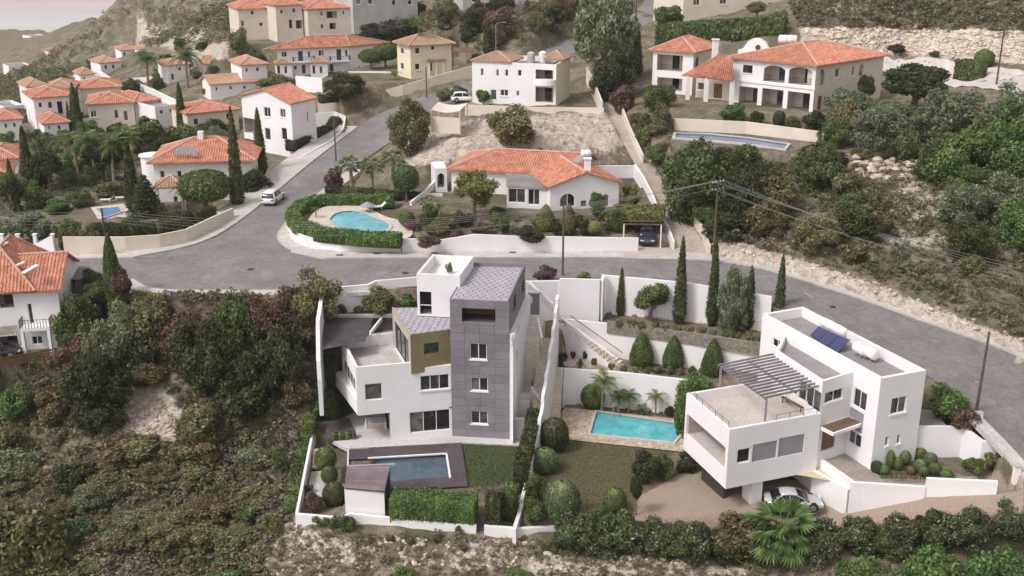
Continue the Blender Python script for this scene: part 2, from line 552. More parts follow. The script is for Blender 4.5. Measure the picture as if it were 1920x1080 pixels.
# ---------------------------------------------------------------- roads (edges surveyed on the photograph)
def resample(P, n):
    P = [Vector(p) for p in P]
    L = [0]
    for a, b in zip(P, P[1:]): L.append(L[-1] + (b - a).length)
    out = []
    for k in range(n):
        s = L[-1] * k / (n - 1)
        i = 0
        while i < len(L) - 2 and L[i + 1] < s: i += 1
        t = (s - L[i]) / max(1e-9, L[i + 1] - L[i])
        out.append(P[i].lerp(P[i + 1], t))
    return out
def smoothline(P, it=2):
    P = [Vector(p) for p in P]
    for _ in range(it):
        Q = [P[0]]
        for a, b in zip(P, P[1:]):
            Q += [a.lerp(b, .25), a.lerp(b, .75)]
        Q.append(P[-1])
        P = Q
    return P
far_main = [G(-150, 492, -1.2), G(40, 489, -.6), G(130, 487, -.3), G(250, 483.5, 0), G(605, 485, 0), G(720, 485, 0), G(960, 484, 0), G(1175, 484, 0), G(1285, 487, 0),
            G(1350, 490, 0), G(1440, 506, -.1), G(1580, 550, -.8), G(1665, 580, -1.4), G(1752, 611, -2.0), G(1852, 645, -2.9), G(1920, 673, -3.7), G(2050, 740, -5.2), G(2300, 870, -8)]
near_main = [G(-150, 528, -1.2), G(40, 525, -.6), G(130, 524, -.3), G(250, 525, 0), G(285, 545, 0), G(417, 546, 0), G(580, 545, 0), G(720, 540, 0), G(960, 531, 0), G(1130, 527, 0),
             G(1280, 535, -.1), G(1440, 565, -.5), G(1560, 605, -1.1), G(1660, 655, -1.9), G(1760, 717, -2.8), G(1837, 780, -3.7), G(1920, 865, -5.2), G(2000, 960, -6.8)]
L_up = [G(250, 483.5, 0), G(350, 465, 0), G(400, 447, 0), G(440, 422, 0), G(480, 392, .2), G(530, 350, .6), G(590, 300, 1.2), G(640, 262, 1.9), G(672, 238, 2.5), G(700, 218, 3.1),
        G(745, 199, 4.2), G(800, 180, 5.6), G(885, 152, 7.4), G(1000, 108, 9.2), G(1065, 66, 11), G(1150, 40, 12.2), G(1195, 22, 13), G(1215, -10, 13.6)]
R_up = [G(605, 485, 0), G(545, 472, 0), G(519, 452, 0), G(520, 437, 0), G(537, 415, .2), G(592, 366, .6), G(655, 318, 1.2), G(712, 280, 1.9), G(750, 254, 2.5), G(775, 236, 3.1),
        G(805, 213, 4.2), G(855, 190, 5.6), G(925, 161, 7.4), G(1040, 120, 9.2), G(1105, 84, 11), G(1190, 58, 12.2), G(1243, 34, 13), G(1262, -10, 13.6)]
lane_l = [G(1258, 478, 0), G(1252, 440, 1.0), G(1205, 335, 3.6), G(1165, 262, 5.6), G(1138, 212, 7.0), G(1122, 190, 7.4)]
lane_r = [G(1332, 478, 0), G(1300, 425, 1.0), G(1232, 320, 3.6), G(1195, 258, 5.6), G(1165, 212, 7.0), G(1145, 190, 7.4)]
for Lp, Rp, dr, ext in ((far_main, near_main, .10, 1.5), (L_up, R_up, .10, 1.3), (lane_l, lane_r, .12, .5)):
    for i in range(len(Lp) - 1):
        q = [Lp[i], Lp[i + 1], Rp[i + 1], Rp[i]]
        stamp(q, 2.0 if ext > .6 else .8, drop=dr)

stamp([G(*q) for q in ((120, 477, -.2), (237, 471, 0), (300, 463, .05), (350, 451, .1), (400, 426, .15), (437, 403, .25), (480, 392, .2), (440, 422, 0), (400, 447, 0), (350, 465, 0), (250, 483, 0), (130, 487, -.3))], .5, drop=.08)
stamp([G(*q) for q in ((605, 485, 0), (545, 472, 0), (519, 452, 0), (520, 437, 0), (538, 425, 0), (545, 445, 0), (575, 461, 0), (640, 469, 0), (752, 470, 0), (1196, 469, 0), (1260, 470, 0), (1285, 487, 0), (960, 484, 0))], .4, drop=.06)
stamp([G(*q, 0) for q in ((245, 526), (285, 546), (417, 547), (590, 546), (596, 560), (417, 563), (276, 562), (240, 536))], .5, drop=.05)
stamp([G(1837, 780, -3.7), G(1920, 865, -5.2), G(1990, 950, -6.6), G(1970, 960, -6.7), G(1900, 876, -5.3), G(1822, 790, -3.8)], .3, drop=.08)
# ---------------------------------------------------------------- levelled plots
def padpx(pts, z, blend=.5):
    P = [G(a, b, z) for a, b in pts]
    stamp(P, blend, z)
    return P
# grey house plot: back yard, house and pool level, low side garden
padpx([(604, 585), (790, 575), (985, 545), (985, 640), (640, 660), (604, 668)], -1.9, .4)
padpx([(640, 740), (730, 735), (960, 735), (992, 740), (985, 830), (968, 972), (735, 958), (655, 950), (650, 850), (592, 800), (600, 775)], -9.7, .5)
padpx([(588, 830), (648, 848), (645, 950), (572, 948)], -10.6, .4)
# neighbouring garden: pool level, two planted terraces
W1 = [(1128, 515, .75), (1290, 530, .6), (1448, 556, .3)]
W2 = [(1062, 598, -2.7), (1140, 606, -2.7), (1290, 628, -2.8), (1440, 652, -2.9)]
W3 = [(1052, 690, -5.95), (1160, 697, -5.95), (1290, 712, -5.95)]
w1, w2, w3 = [[G(*p) for p in W] for W in (W1, W2, W3)]
stamp([w1[0], w1[1], w1[2], *[p + Vector((0, .6, 0)) for p in w2[::-1]], G(1040, 545, -.2)], .25, -3.3)
stamp([*[p + Vector((0, .2, 0)) for p in w2], G(1400, 700, -6.1), *[p + Vector((0, .6, 0)) for p in w3[::-1]]], .25, -6.1)
stamp([*w3, *[G(*q, -9.6) for q in ((1300, 790), (1500, 830), (1560, 905), (1420, 960), (1200, 975), (985, 972), (1000, 850))]], .35, -9.6)
stamp([G(1020, 668, -6), G(1056, 672, -6), G(1054, 800, -9.6), G(1018, 800, -9.6)], .2, -10.2)
stamp([G(985, 545, 0), G(1040, 560, 0), G(1022, 735, -7), G(1005, 815, -9.6), G(962, 815, -9.6)], .2, -10.0)
# right house: forecourt with its path, drive beside it
padpx([(1528, 835), (1640, 860), (1830, 810), (1900, 895), (1870, 893), (1735, 890), (1640, 905), (1560, 880)], -7.1, .4)
stamp([G(1590, 957, -9.4), G(1735, 933, -7.7), G(1735, 962, -7.8), G(1590, 990, -9.5)], .5)
stamp([G(1735, 933, -7.7), G(1872, 917, -6.4), G(1960, 915, -6.2), G(1960, 945, -6.3), G(1872, 944, -6.5), G(1735, 962, -7.8)], .5)
# bungalow plot, villa terraces, other plots
padpx([(560, 400), (740, 392), (900, 390), (1180, 400), (1190, 440), (960, 440), (600, 440), (545, 420)], 1.1, .5)
padpx([(812, 322), (1195, 322), (1190, 412), (1000, 416), (825, 408)], 1.7, .8)
padpx([(1255, 205), (1530, 215), (1680, 190), (1600, 150), (1255, 165)], 9.0, .6)
padpx([(1258, 242), (1400, 249), (1545, 262), (1540, 292), (1400, 286), (1255, 272)], 7.0, .5)
padpx([(425, 84), (675, 80), (690, 45), (430, 45)], 8.6, 7)
padpx([(885, 190), (1070, 192), (1090, 165), (900, 160)], 7.7, .6)
padpx([(130, 405), (330, 415), (440, 395), (420, 360), (300, 330), (160, 370)], -1.1, .8)
padpx([(0, 672), (120, 660), (140, 600), (-60, 600), (-60, 690)], -5.2, .8)
padpx([(455, 305), (560, 300), (640, 255), (560, 230), (440, 250)], .2, .8)
padpx([(640, 168), (760, 155), (880, 128), (860, 105), (640, 130)], 7.2, .8)
# pools are dug into the ground
POOL_GREY = [(700, 862), (836, 851), (843, 894), (700, 905)]
POOL_TURQ = [(1119, 772), (1290, 797), (1262, 829), (1107, 813)]
pg = [G(*p, -9.55) for p in POOL_GREY]
pt = [G(*p, -9.45) for p in POOL_TURQ]
KID = [(618, 412), (626, 401), (645, 396), (668, 396), (686, 401), (700, 409), (716, 413), (730, 421), (728, 432), (700, 436), (660, 435), (630, 426)]
pk = smoothline([G(a, b, 1.25) for a, b in KID] + [G(618, 412, 1.25)], 2)[:-1]
POOLV = [(1268, 250), (1330, 252), (1400, 259), (1476, 270), (1470, 279), (1390, 268), (1320, 262), (1266, 258)]
pv = [G(a, b, 7.15) for a, b in POOLV]
POOLL = [(183, 392), (222, 389), (228, 397), (196, 408)]
pl = [G(a, b, -.95) for a, b in POOLL]
POOLS = [(683, 166), (706, 163), (712, 168), (688, 172)]
for P in (pg, pt, pk, pv, pl):
    stamp([(p.x, p.y, p.z - 1.6) for p in P], .05)

# ---------------------------------------------------------------- the ground sheet
rows = np.concatenate([np.linspace(38, 66, 26), np.linspace(66.5, 113, 156), np.geomspace(113.5, 260, 150), np.geomspace(264, 1900, 80)])
cu = np.concatenate([np.linspace(-1.6, -.66, 16), np.linspace(-.62, .62, 400), np.linspace(.66, 1.6, 16)])
XX = rows[:, None] * cu[None, :]
YY = np.repeat(rows[:, None], len(cu), 1)
ZZ = H(XX.ravel(), YY.ravel()).reshape(XX.shape)
nr, nc = XX.shape
V = np.stack([XX, YY, ZZ], -1).reshape(-1, 3)
idx = np.arange(nr * nc).reshape(nr, nc)
F = np.stack([idx[:-1, :-1], idx[:-1, 1:], idx[1:, 1:], idx[1:, :-1]], -1).reshape(-1, 4)
# kinds of ground: 0 scrub soil, 1 pale limestone, 2 grass or lawn, 3 gravel and paving earth
def kindmask(polys, soft):
    m = np.zeros(nr * nc)
    u, v, zc = proj(V[:, 0], V[:, 1], V[:, 2])
    for P in polys:
        ins = inpoly(u, v, P)
        d = segdist(u, v, P)
        m = np.maximum(m, np.where(ins, np.clip(.5 + d / soft, 0, 1), np.clip(.5 - d / soft, 0, 1)))
    return m
rock = kindmask([[(222, 728), (310, 718), (345, 780), (340, 835), (265, 860), (185, 855), (228, 790)],
                 [(1500, 50), (1920, 55), (1920, 120), (1700, 105), (1500, 90)],
                 [(1340, 440), (1440, 470), (1600, 520), (1920, 640), (1920, 690), (1580, 560), (1430, 515), (1335, 500)],
                 [(300, 60), (420, 40), (430, 110), (330, 110)], [(880, 10), (960, 0), (960, 30), (860, 40)],
                 [(500, 900), (540, 800), (565, 800), (530, 960), (600, 1000), (700, 1030), (690, 1060), (560, 1030), (470, 1040)],
                 [(1000, 1040), (1400, 1065), (1400, 1080), (980, 1080)], [(840, 1040), (960, 1020), (960, 1060), (850, 1070)],
                 [(1690, 340), (1790, 340), (1800, 400), (1790, 470), (1650, 460), (1640, 400)],
                 [(820, 230), (1150, 205), (1180, 300), (760, 310), (750, 270)],
                 [(205, 60), (310, 45), (330, 90), (200, 80)], [(1500, 0), (1620, 0), (1640, 20), (1540, 20)]], 22)
lawn = kindmask([[(862, 828), (985, 832), (975, 905), (876, 915)], [(1055, 822), (1265, 845), (1180, 955), (1040, 960), (1040, 880)],
                 [(684, 600), (740, 598), (740, 625), (690, 628)]], 5)
grav = kindmask([[(1290, 880), (1440, 900), (1560, 900), (1920, 890), (1920, 950), (1600, 985), (1180, 985), (1200, 930)],
                 [(1045, 648), (1070, 650), (1165, 690), (1165, 700), (1045, 692)]], 12)
me = raw_mesh('ground', V, F, None)
me.materials.clear()
for nm, arr in (('rock', rock), ('lawn', lawn), ('gravel', grav)):
    at = me.attributes.new(nm, 'FLOAT', 'POINT')
    at.data.foreach_set('value', arr.astype(np.float32))
me.polygons.foreach_set('use_smooth', [True] * len(me.polygons))
m, nt, b = newmat('hillside_ground')
p = pos(nt)
n1 = noise(nt, .22, 6, .62, p)
n2 = noise(nt, 1.6, 6, .65, p)
n3 = noise(nt, 7.0, 4, .7, p)
soil = ramp(nt, n2, [(.30, (.105, .086, .064)), (.48, (.205, .168, .128)), (.62, (.30, .25, .195)), (.8, (.40, .35, .285))])
veg = ramp(nt, n3, [(.3, (.070, .070, .042)), (.6, (.145, .135, .085)), (.8, (.23, .21, .145))])
c = mixc(nt, ramp(nt, n1, [(.42, (0, 0, 0)), (.6, (1, 1, 1))]), soil, veg)
rk = ramp(nt, n3, [(.28, (.25, .21, .175)), (.5, (.43, .38, .33)), (.75, (.58, .53, .48))])
rk = mixc(nt, .55, rk, ramp(nt, noise(nt, .9, 6, .7, p, 1.0), [(.35, (.16, .14, .12)), (.6, (.8, .78, .75))]), 'OVERLAY')
def attr(nm):
    a = nd(nt, 'ShaderNodeAttribute', attribute_name=nm)
    return a.outputs['Fac']
def edge(a, amt=.5):
    s = nd(nt, 'ShaderNodeMath', operation='ADD')
    nt.links.new(a, s.inputs[0])
    mm = nd(nt, 'ShaderNodeMath', operation='MULTIPLY_ADD')
    nt.links.new(n2, mm.inputs[0]); mm.inputs[1].default_value = amt; mm.inputs[2].default_value = -amt / 2
    nt.links.new(mm.outputs[0], s.inputs[1])
    return ramp(nt, s.outputs[0], [(.4, (0, 0, 0)), (.6, (1, 1, 1))])
c = mixc(nt, edge(attr('rock'), 1.2), c, rk)
gv = ramp(nt, n3, [(.3, (.30, .225, .17)), (.7, (.44, .345, .275))])
c = mixc(nt, edge(attr('gravel'), .4), c, gv)
lw = ramp(nt, noise(nt, 5, 5, .7, p), [(.3, (.075, .076, .036)), (.55, (.138, .126, .064)), (.8, (.195, .172, .096))])
lw2 = ramp(nt, noise(nt, 6, 5, .7, p), [(.3, (.052, .074, .028)), (.6, (.095, .118, .048)), (.8, (.13, .155, .07))])
gx = nd(nt, 'ShaderNodeSeparateXYZ'); nt.links.new(p, gx.inputs[0])
lt_ = nd(nt, 'ShaderNodeMath', operation='LESS_THAN'); nt.links.new(gx.outputs[0], lt_.inputs[0]); lt_.inputs[1].default_value = 1.5
lw = mixc(nt, lt_.outputs[0], lw, lw2)
c = mixc(nt, attr('lawn'), c, lw)
nt.links.new(c, b.inputs['Base Color'])
b.inputs['Roughness'].default_value = .95
b.inputs['Specular IOR Level'].default_value = .1
bump(nt, b, n3, .8, .15)
me.materials.append(m)
tag(link('ground', me), kind='structure')
ms, nt, b = newmat('sea_water')
p = pos(nt)
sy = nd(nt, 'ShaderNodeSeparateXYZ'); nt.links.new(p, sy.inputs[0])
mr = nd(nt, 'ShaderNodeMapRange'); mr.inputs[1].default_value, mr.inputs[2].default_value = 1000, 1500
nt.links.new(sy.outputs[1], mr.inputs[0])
c = ramp(nt, mr.outputs[0], [(0, (.50, .53, .47)), (.35, (.50, .47, .47)), (1, (.56, .40, .39))])  # far pink is sunset reflection put into the colour; near green is shallow water
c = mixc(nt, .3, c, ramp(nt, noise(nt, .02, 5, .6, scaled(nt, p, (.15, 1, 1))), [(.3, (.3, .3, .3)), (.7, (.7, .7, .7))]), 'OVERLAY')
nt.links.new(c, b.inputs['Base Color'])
b.inputs['Roughness'].default_value = .45
bump(nt, b, noise(nt, .08, 4, .6, scaled(nt, p, (.3, 1, 1))), .25, 1.0)
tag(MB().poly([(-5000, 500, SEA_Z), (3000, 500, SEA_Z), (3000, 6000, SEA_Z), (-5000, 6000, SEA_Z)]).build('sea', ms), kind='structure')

# ---------------------------------------------------------------- asphalt, kerbs, pavements, markings
ASPH, nt, b = newmat('asphalt')
p = pos(nt)
c = ramp(nt, noise(nt, .25, 6, .65, p), [(.3, (.165, .149, .147)), (.52, (.205, .187, .183)), (.72, (.250, .230, .225))])
c = mixc(nt, .35, c, ramp(nt, noise(nt, 9, 3, .7, p), [(.3, (.2, .2, .2)), (.7, (.8, .8, .8))]), 'OVERLAY')
c = mixc(nt, .35, c, ramp(nt, noise(nt, .55, 4, .7, p, 2.5), [(.38, (.28, .28, .28)), (.62, (.66, .66, .66))]), 'OVERLAY')
vo = nd(nt, 'ShaderNodeTexVoronoi', feature='DISTANCE_TO_EDGE'); vo.inputs['Scale'].default_value = .16
ds = nd(nt, 'ShaderNodeVectorMath', operation='ADD'); nz_ = nd(nt, 'ShaderNodeTexNoise'); nz_.inputs['Scale'].default_value = .5
sc_ = nd(nt, 'ShaderNodeVectorMath', operation='SCALE'); sc_.inputs[3].default_value = 3.0
nt.links.new(p, nz_.inputs['Vector']); nt.links.new(nz_.outputs['Color'], sc_.inputs[0]); nt.links.new(p, ds.inputs[0]); nt.links.new(sc_.outputs[0], ds.inputs[1]); nt.links.new(ds.outputs[0], vo.inputs['Vector'])
c = mixc(nt, ramp(nt, vo.outputs[0], [(.002, (.5, .5, .5)), (.008, (0, 0, 0))]), c, (.075, .07, .07))
nt.links.new(c, b.inputs['Base Color'])
b.inputs['Roughness'].default_value = .88
bump(nt, b, noise(nt, 20, 3, .7, p), .3, .02)
def strip(Lp, Rp, n=90, m=7, dz=0.0, it=2):
    A, B = resample(smoothline(Lp, it), n), resample(smoothline(Rp, it), n)
    mb = MB()
    for k in range(n):
        for j in range(m):
            q = A[k].lerp(B[k], j / (m - 1))
            mb.v.append((q.x, q.y, q.z + dz))
    for k in range(n - 1):
        for j in range(m - 1):
            i = k * m + j
            mb.f.append((i, i + m, i + m + 1, i + 1))
    return mb
main_road = tag(strip(far_main, near_main, 120, it=1).build('road', ASPH), 'grey asphalt street running past the two modern houses', 'road', kind='structure')
hill_road = tag(strip(L_up, R_up, 110, dz=.006, it=1).build('road', ASPH), 'grey asphalt road climbing the hill', 'road', kind='structure')
CONCLANE = surf('concrete_lane', (.36, .30, .245), (.47, .40, .335), .45, .9, 5, .3, .15)
lane = tag(strip(lane_l, lane_r, 40, dz=.02).build('lane', CONCLANE), kind='structure')
xy_ = lambda p: (p[0], p[1])
def kerbstrip(line, width, side, h=.13, mat=PAVE, name='pavement', label=None, closed=False, kerb=.16, z0=-.6):
    """a raised pavement along a line; side +1 = to the left of the direction of travel"""
    P = resample(smoothline(line, 2), max(8, int(len(line) * 8)))
    N = []
    for i in range(len(P)):
        d = (P[min(i + 1, len(P) - 1)] - P[max(i - 1, 0)])
        d.z = 0
        d.normalize()
        N.append(Vector((-d.y, d.x, 0)) * side)
    k = MB(); w = MB()
    for i in range(len(P) - 1):
        for mbx, a, bb, hh in ((k, 0.0, kerb, h + .012), (w, kerb, width, h)):
            q = [P[i] + N[i] * a, P[i + 1] + N[i + 1] * a, P[i + 1] + N[i + 1] * bb, P[i] + N[i] * bb]
            mbx.prism(q, [x.z + z0 for x in q], [x.z + hh for x in q])
    o = w.build(name, mat)
    tag(o, label, None, kind='structure')
    kk = k.build('kerb', CONC, o)
    return o
kerbstrip(far_main[4:8] + [G(1172, 484, 0)], 1.9, +1, name='pavement')
kerbstrip([G(1272, 487, 0)] + far_main[9:], 2.3, +1, name='pavement')
kerbstrip([L_up[i] for i in range(0, 9)], 4.2, +1, name='pavement')
kerbstrip([far_main[i] for i in range(0, 4)], 1.6, +1, name='pavement')
kerbstrip([R_up[i] for i in range(0, 7)], 1.9, -1, h=.118)
kerbstrip([near_main[i] for i in range(3, 8)], 1.4, -1, z0=-.2)
kerbstrip([near_main[i] for i in range(15, 18)], 1.1, -1, name='pavement', z0=-.3)
tag(MB().prism([xy_(G(*q, .1)) for q in ((604, 484.5), (545, 471.5), (552, 459), (660, 474), (660, 482))], -.3, .108).build('pavement', PAVE), kind='structure')
# worn centre dashes
MARK = surf('worn_marking', (.42, .40, .39), (.55, .53, .52), 3, .8, 12, .4, .05)
for (a, b2, z) in (((1506, 551), (1541, 566), -.75), ((1802, 685), (1834, 706), -2.75), ((1872, 735), (1882, 743), -3.45)):
    p0, p1 = G(*a, z), G(*b2, z)
    zz = lambda q: q
    d = (p1 - p0); d.z = 0; d.normalize()
    nrm = Vector((-d.y, d.x, 0)) * .06
    mb = MB()
    # lie on the asphalt: take its height between the two edges
    def onroad(q):
        best = None
        A, B = resample(smoothline(far_main, 1), 120), resample(smoothline(near_main, 1), 120)
        for u, v in zip(A, B):
            e = v - u
            t = max(0, min(1, ((q.x - u.x) * e.x + (q.y - u.y) * e.y) / (e.x ** 2 + e.y ** 2)))
            w_ = u + e * t
            dd = (w_.x - q.x) ** 2 + (w_.y - q.y) ** 2
            if best is None or dd < best[0]: best = (dd, w_.z)
        return best[1]
    za, zb = onroad(p0) + .02, onroad(p1) + .02
    mb.poly([(p0.x - nrm.x, p0.y - nrm.y, za), (p1.x - nrm.x, p1.y - nrm.y, zb), (p1.x + nrm.x, p1.y + nrm.y, zb), (p0.x + nrm.x, p0.y + nrm.y, za)])
    mb.build('lane_marking', MARK, main_road)
# ================================================================ building kit
def xy(p): return (p[0], p[1])
def ccw(P):
    a = sum(P[i][0] * P[(i + 1) % len(P)][1] - P[(i + 1) % len(P)][0] * P[i][1] for i in range(len(P)))
    return list(P) if a > 0 else list(P)[::-1]
def inset(P, t):
    """offset of a convex polygon inwards by t (XY)"""
    P = ccw([(p[0], p[1]) for p in P])
    n = len(P)
    L = []
    for i in range(n):
        a, b = P[i], P[(i + 1) % n]
        d = math.hypot(b[0] - a[0], b[1] - a[1])
        nx, ny = -(b[1] - a[1]) / d, (b[0] - a[0]) / d
        L.append((nx, ny, nx * a[0] + ny * a[1] + t))
    out = []
    for i in range(n):
        a, b = L[i - 1], L[i]
        det = a[0] * b[1] - a[1] * b[0]
        out.append(((a[2] * b[1] - a[1] * b[2]) / det, (a[0] * b[2] - a[2] * b[0]) / det))
    return out
def along(p0, p1, u, d=0.0):
    """point u metres from p0 towards p1 and d metres inwards (left hand)"""
    ex, ey = p1[0] - p0[0], p1[1] - p0[1]
    L = math.hypot(ex, ey)
    ex, ey = ex / L, ey / L
    return (p0[0] + ex * u - ey * d, p0[1] + ey * u + ex * d)
def rectpx(p0, p1, r):
    """photo rectangle -> (u0,u1,z0,z1) on the wall p0-p1"""
    x0, y0, x1, y1 = r[:4]
    cx, cy = (x0 + x1) / 2, (y0 + y1) / 2
    u0, _ = onwall(p0, p1, x0, cy)
    u1, _ = onwall(p0, p1, x1, cy)
    _, zt = onwall(p0, p1, cx, y0)
    _, zb = onwall(p0, p1, cx, y1)
    return min(u0, u1), max(u0, u1), zb, zt
def window(par, p0, p1, r, n=2, t=.22, frame=FRAME, glass=None, sill=True, fw=.07, cols=None, name='window', transom=None):
    u0, u1, z0, z1 = r
    d = t * .55
    mb = MB()
    P = lambda u, z, dd: (*along(p0, p1, u, dd), z)
    def rect(a, b, c, e, dep=.05):
        q = [along(p0, p1, a, d - dep), along(p0, p1, b, d - dep), along(p0, p1, b, d + .03), along(p0, p1, a, d + .03)]
        mb.prism(q, c, e)
    rect(u0, u0 + fw, z0, z1); rect(u1 - fw, u1, z0, z1)
    rect(u0 + fw, u1 - fw, z0, z0 + fw); rect(u0 + fw, u1 - fw, z1 - fw, z1)
    us = [u0 + fw + (u1 - u0 - 2 * fw) * k / n for k in range(n + 1)]
    for k in range(1, n):
        rect(us[k] - fw / 2, us[k] + fw / 2, z0 + fw, z1 - fw, .045)
    w = mb.build(name, frame, par)
    gz = [z0 + fw, z1 - fw]
    for k in range(n):
        g = glass or rng.choice([GLASS, GLASS, GLASSG, GLASSC])
        a = us[k] + (fw / 2 if k else 0)
        b = us[k + 1] - (fw / 2 if k < n - 1 else 0)
        MB().poly([P(a, gz[0], d), P(b, gz[0], d), P(b, gz[1], d), P(a, gz[1], d)]).build('pane', g, w)
    if sill:
        q = [along(p0, p1, u0 - .08, -.09), along(p0, p1, u1 + .08, -.09), along(p0, p1, u1 + .08, .12), along(p0, p1, u0 - .08, .12)]
        MB().prism(q, z0 - .11, z0 + .015).build('sill', FRAME, w)
    return w
def door(par, p0, p1, r, mat=WOOD, t=.22, handle=True):
    u0, u1, z0, z1 = r
    q = [along(p0, p1, u0, t * .5), along(p0, p1, u1, t * .5), along(p0, p1, u1, t * .5 + .06), along(p0, p1, u0, t * .5 + .06)]
    d = MB().prism(q, z0, z1).build('door', mat, par)
    if handle:
        MB().bar((*along(p0, p1, u1 - .12, t * .5 - .05), z0 + 1.0), (*along(p0, p1, u1 - .12, t * .5 - .05), z0 + 1.15), .04).build('handle', STEEL, d)
    return d
def recess(par, p0, p1, r, depth, back=TAUPE, floor=TERRFLOOR, t=.22, name='veranda', rail=None, glazed=True):
    """a room-like hollow behind an opening: floor, back wall, ceiling and ends"""
    u0, u1, z0, z1 = r
    Lw = math.hypot(p1[0] - p0[0], p1[1] - p0[1])
    ua, ub = max(u0 - .3, min(u0, .3)), min(u1 + .3, max(u1, Lw - .3))
    a, b = along(p0, p1, ua, t), along(p0, p1, ub, t)
    c, d = along(p0, p1, ub, depth), along(p0, p1, ua, depth)
    zf, zc = z0 - .02 if rail is None else z0 - rail, z1 + .08
    mb = MB()
    mb.poly([(*d, zf), (*c, zf), (*c, zc), (*d, zc)])
    mb.poly([(*a, zf), (*d, zf), (*d, zc), (*a, zc)])
    mb.poly([(*c, zf), (*b, zf), (*b, zc), (*c, zc)])
    mb.poly([(*a, zc), (*d, zc), (*c, zc), (*b, zc)])
    v = mb.build(name, back, par)
    MB().poly([(*a, zf), (*b, zf), (*c, zf), (*d, zf)]).build('floor', floor, v)
    if glazed:
        w = u1 - u0
        for k in range(max(1, int(w / 2.2))):
            m = u0 + w * (k + .5) / max(1, int(w / 2.2))
            q = [along(p0, p1, m - .55, depth - .05), along(p0, p1, m + .55, depth - .05)]
            MB().poly([(*q[0], zf + .02), (*q[1], zf + .02), (*q[1], zf + 2.15), (*q[0], zf + 2.15)]).build('pane', GLASS, v)
    return v
def face(par, p0, p1, z0, z1, wins=(), mat=WHITE, t=.22):
    """one wall with its windows; outside is on the right hand of p0->p1. wins: (x0,y0,x1,y1,kind,n[,opts])"""
    holes, arch, rs = [], [], []
    for i, w in enumerate(wins):
        r = w[7] if len(w) > 7 else rectpx(p0, p1, w)
        L = math.hypot(p1[0] - p0[0], p1[1] - p0[1])
        r = (max(.03, r[0]), min(L - .03, r[1]), max(z0 + .01, r[2]), min(z1 - .05, r[3]))
        if w[4] == 'd': r = (r[0], r[1], max(z0 + .01, r[2]), r[3])
        rs.append(r)
        holes.append(r)
        if 'a' in w[4]: arch.append(i)
    o = MB().wall(p0, p1, z0, z1, holes, t, arch).build('wall', mat, par)
    for w, r in zip(wins, rs):
        k, n = w[4], w[5] if len(w) > 5 else 2
        opt = w[6] if len(w) > 6 and w[6] else {}
        if k[0] == 'w': window(par, p0, p1, r, n, t, sill='s' not in k, **opt)
        elif k[0] == 'd': door(par, p0, p1, r, opt.get('mat', WOOD), t)
        elif k[0] == 'o': recess(par, p0, p1, r, t=t, **{'depth': 2.0, **opt})
        elif k[0] == 'p':                               # blank shutter panel
            q = [along(p0, p1, r[0], t * .3), along(p0, p1, r[1], t * .3)]
            MB().poly([(*q[0], r[2]), (*q[1], r[2]), (*q[1], r[3]), (*q[0], r[3])]).build('shutter', SHUT, par)
    return o
def parapet(par, poly, ztop, zfloor, t=.22, wallmat=WHITE, floormat=ROOFGREY, name='parapet'):
    P = ccw([xy(p) for p in poly])
    I = inset(P, t)
    mb = MB()
    n = len(P)
    for i in range(n):
        j = (i + 1) % n
        mb.poly([(*P[i], ztop), (*P[j], ztop), (*I[j], ztop), (*I[i], ztop)])
        mb.poly([(*I[j], zfloor), (*I[i], zfloor), (*I[i], ztop), (*I[j], ztop)])
    mb.build(name, wallmat, par)
    MB().poly([(*p, zfloor) for p in I]).build('roof', floormat, par)
    return I
def ribs(poly, e, spacing, width, height, gap0=0.0, flatribs=False):
    """raised rows laid up a sloping planar polygon; e = eave direction"""
    mb = MB()
    P = [Vector(p) for p in poly]
    nrm = Vector((0, 0, 0))
    for i in range(len(P)):
        nrm += P[i].cross(P[(i + 1) % len(P)])
    if nrm.length < 1e-9: return mb
    nrm.normalize()
    if nrm.z < 0: nrm = -nrm
    e = (e - nrm * e.dot(nrm)).normalized()
    s = nrm.cross(e)
    o = P[0]
    Q = [((p - o).dot(e), (p - o).dot(s)) for p in P]
    a0, a1 = min(q[0] for q in Q), max(q[0] for q in Q)
    n = max(1, int(round((a1 - a0) / spacing)))
    sp = (a1 - a0) / n
    for k in range(n):
        a = a0 + (k + .5) * sp
        bs = []
        for i in range(len(Q)):
            (x0, y0), (x1, y1) = Q[i], Q[(i + 1) % len(Q)]
            if (x0 <= a < x1) or (x1 <= a < x0):
                bs.append(y0 + (y1 - y0) * (a - x0) / (x1 - x0))
        bs.sort()
        for b0, b1 in zip(bs[::2], bs[1::2]):
            if b1 - b0 < .05: continue
            i = len(mb.v)
            w = width / 2
            for bb in (b0 + gap0, b1 - gap0):
                c = o + e * a + s * bb
                if flatribs:
                    mb.v += [tuple(c - e * w + nrm * .002), tuple(c - e * w + nrm * height), tuple(c + e * w + nrm * height), tuple(c + e * w + nrm * .002)]
                else:
                    mb.v += [tuple(c - e * w + nrm * .002), tuple(c - e * w * .45 + nrm * height), tuple(c + e * w * .45 + nrm * height), tuple(c + e * w + nrm * .002)]
            mb.f += [(i, i + 1, i + 5, i + 4), (i + 1, i + 2, i + 6, i + 5), (i + 2, i + 3, i + 7, i + 6), (i, i + 3, i + 2, i + 1), (i + 4, i + 5, i + 6, i + 7)]
    return mb
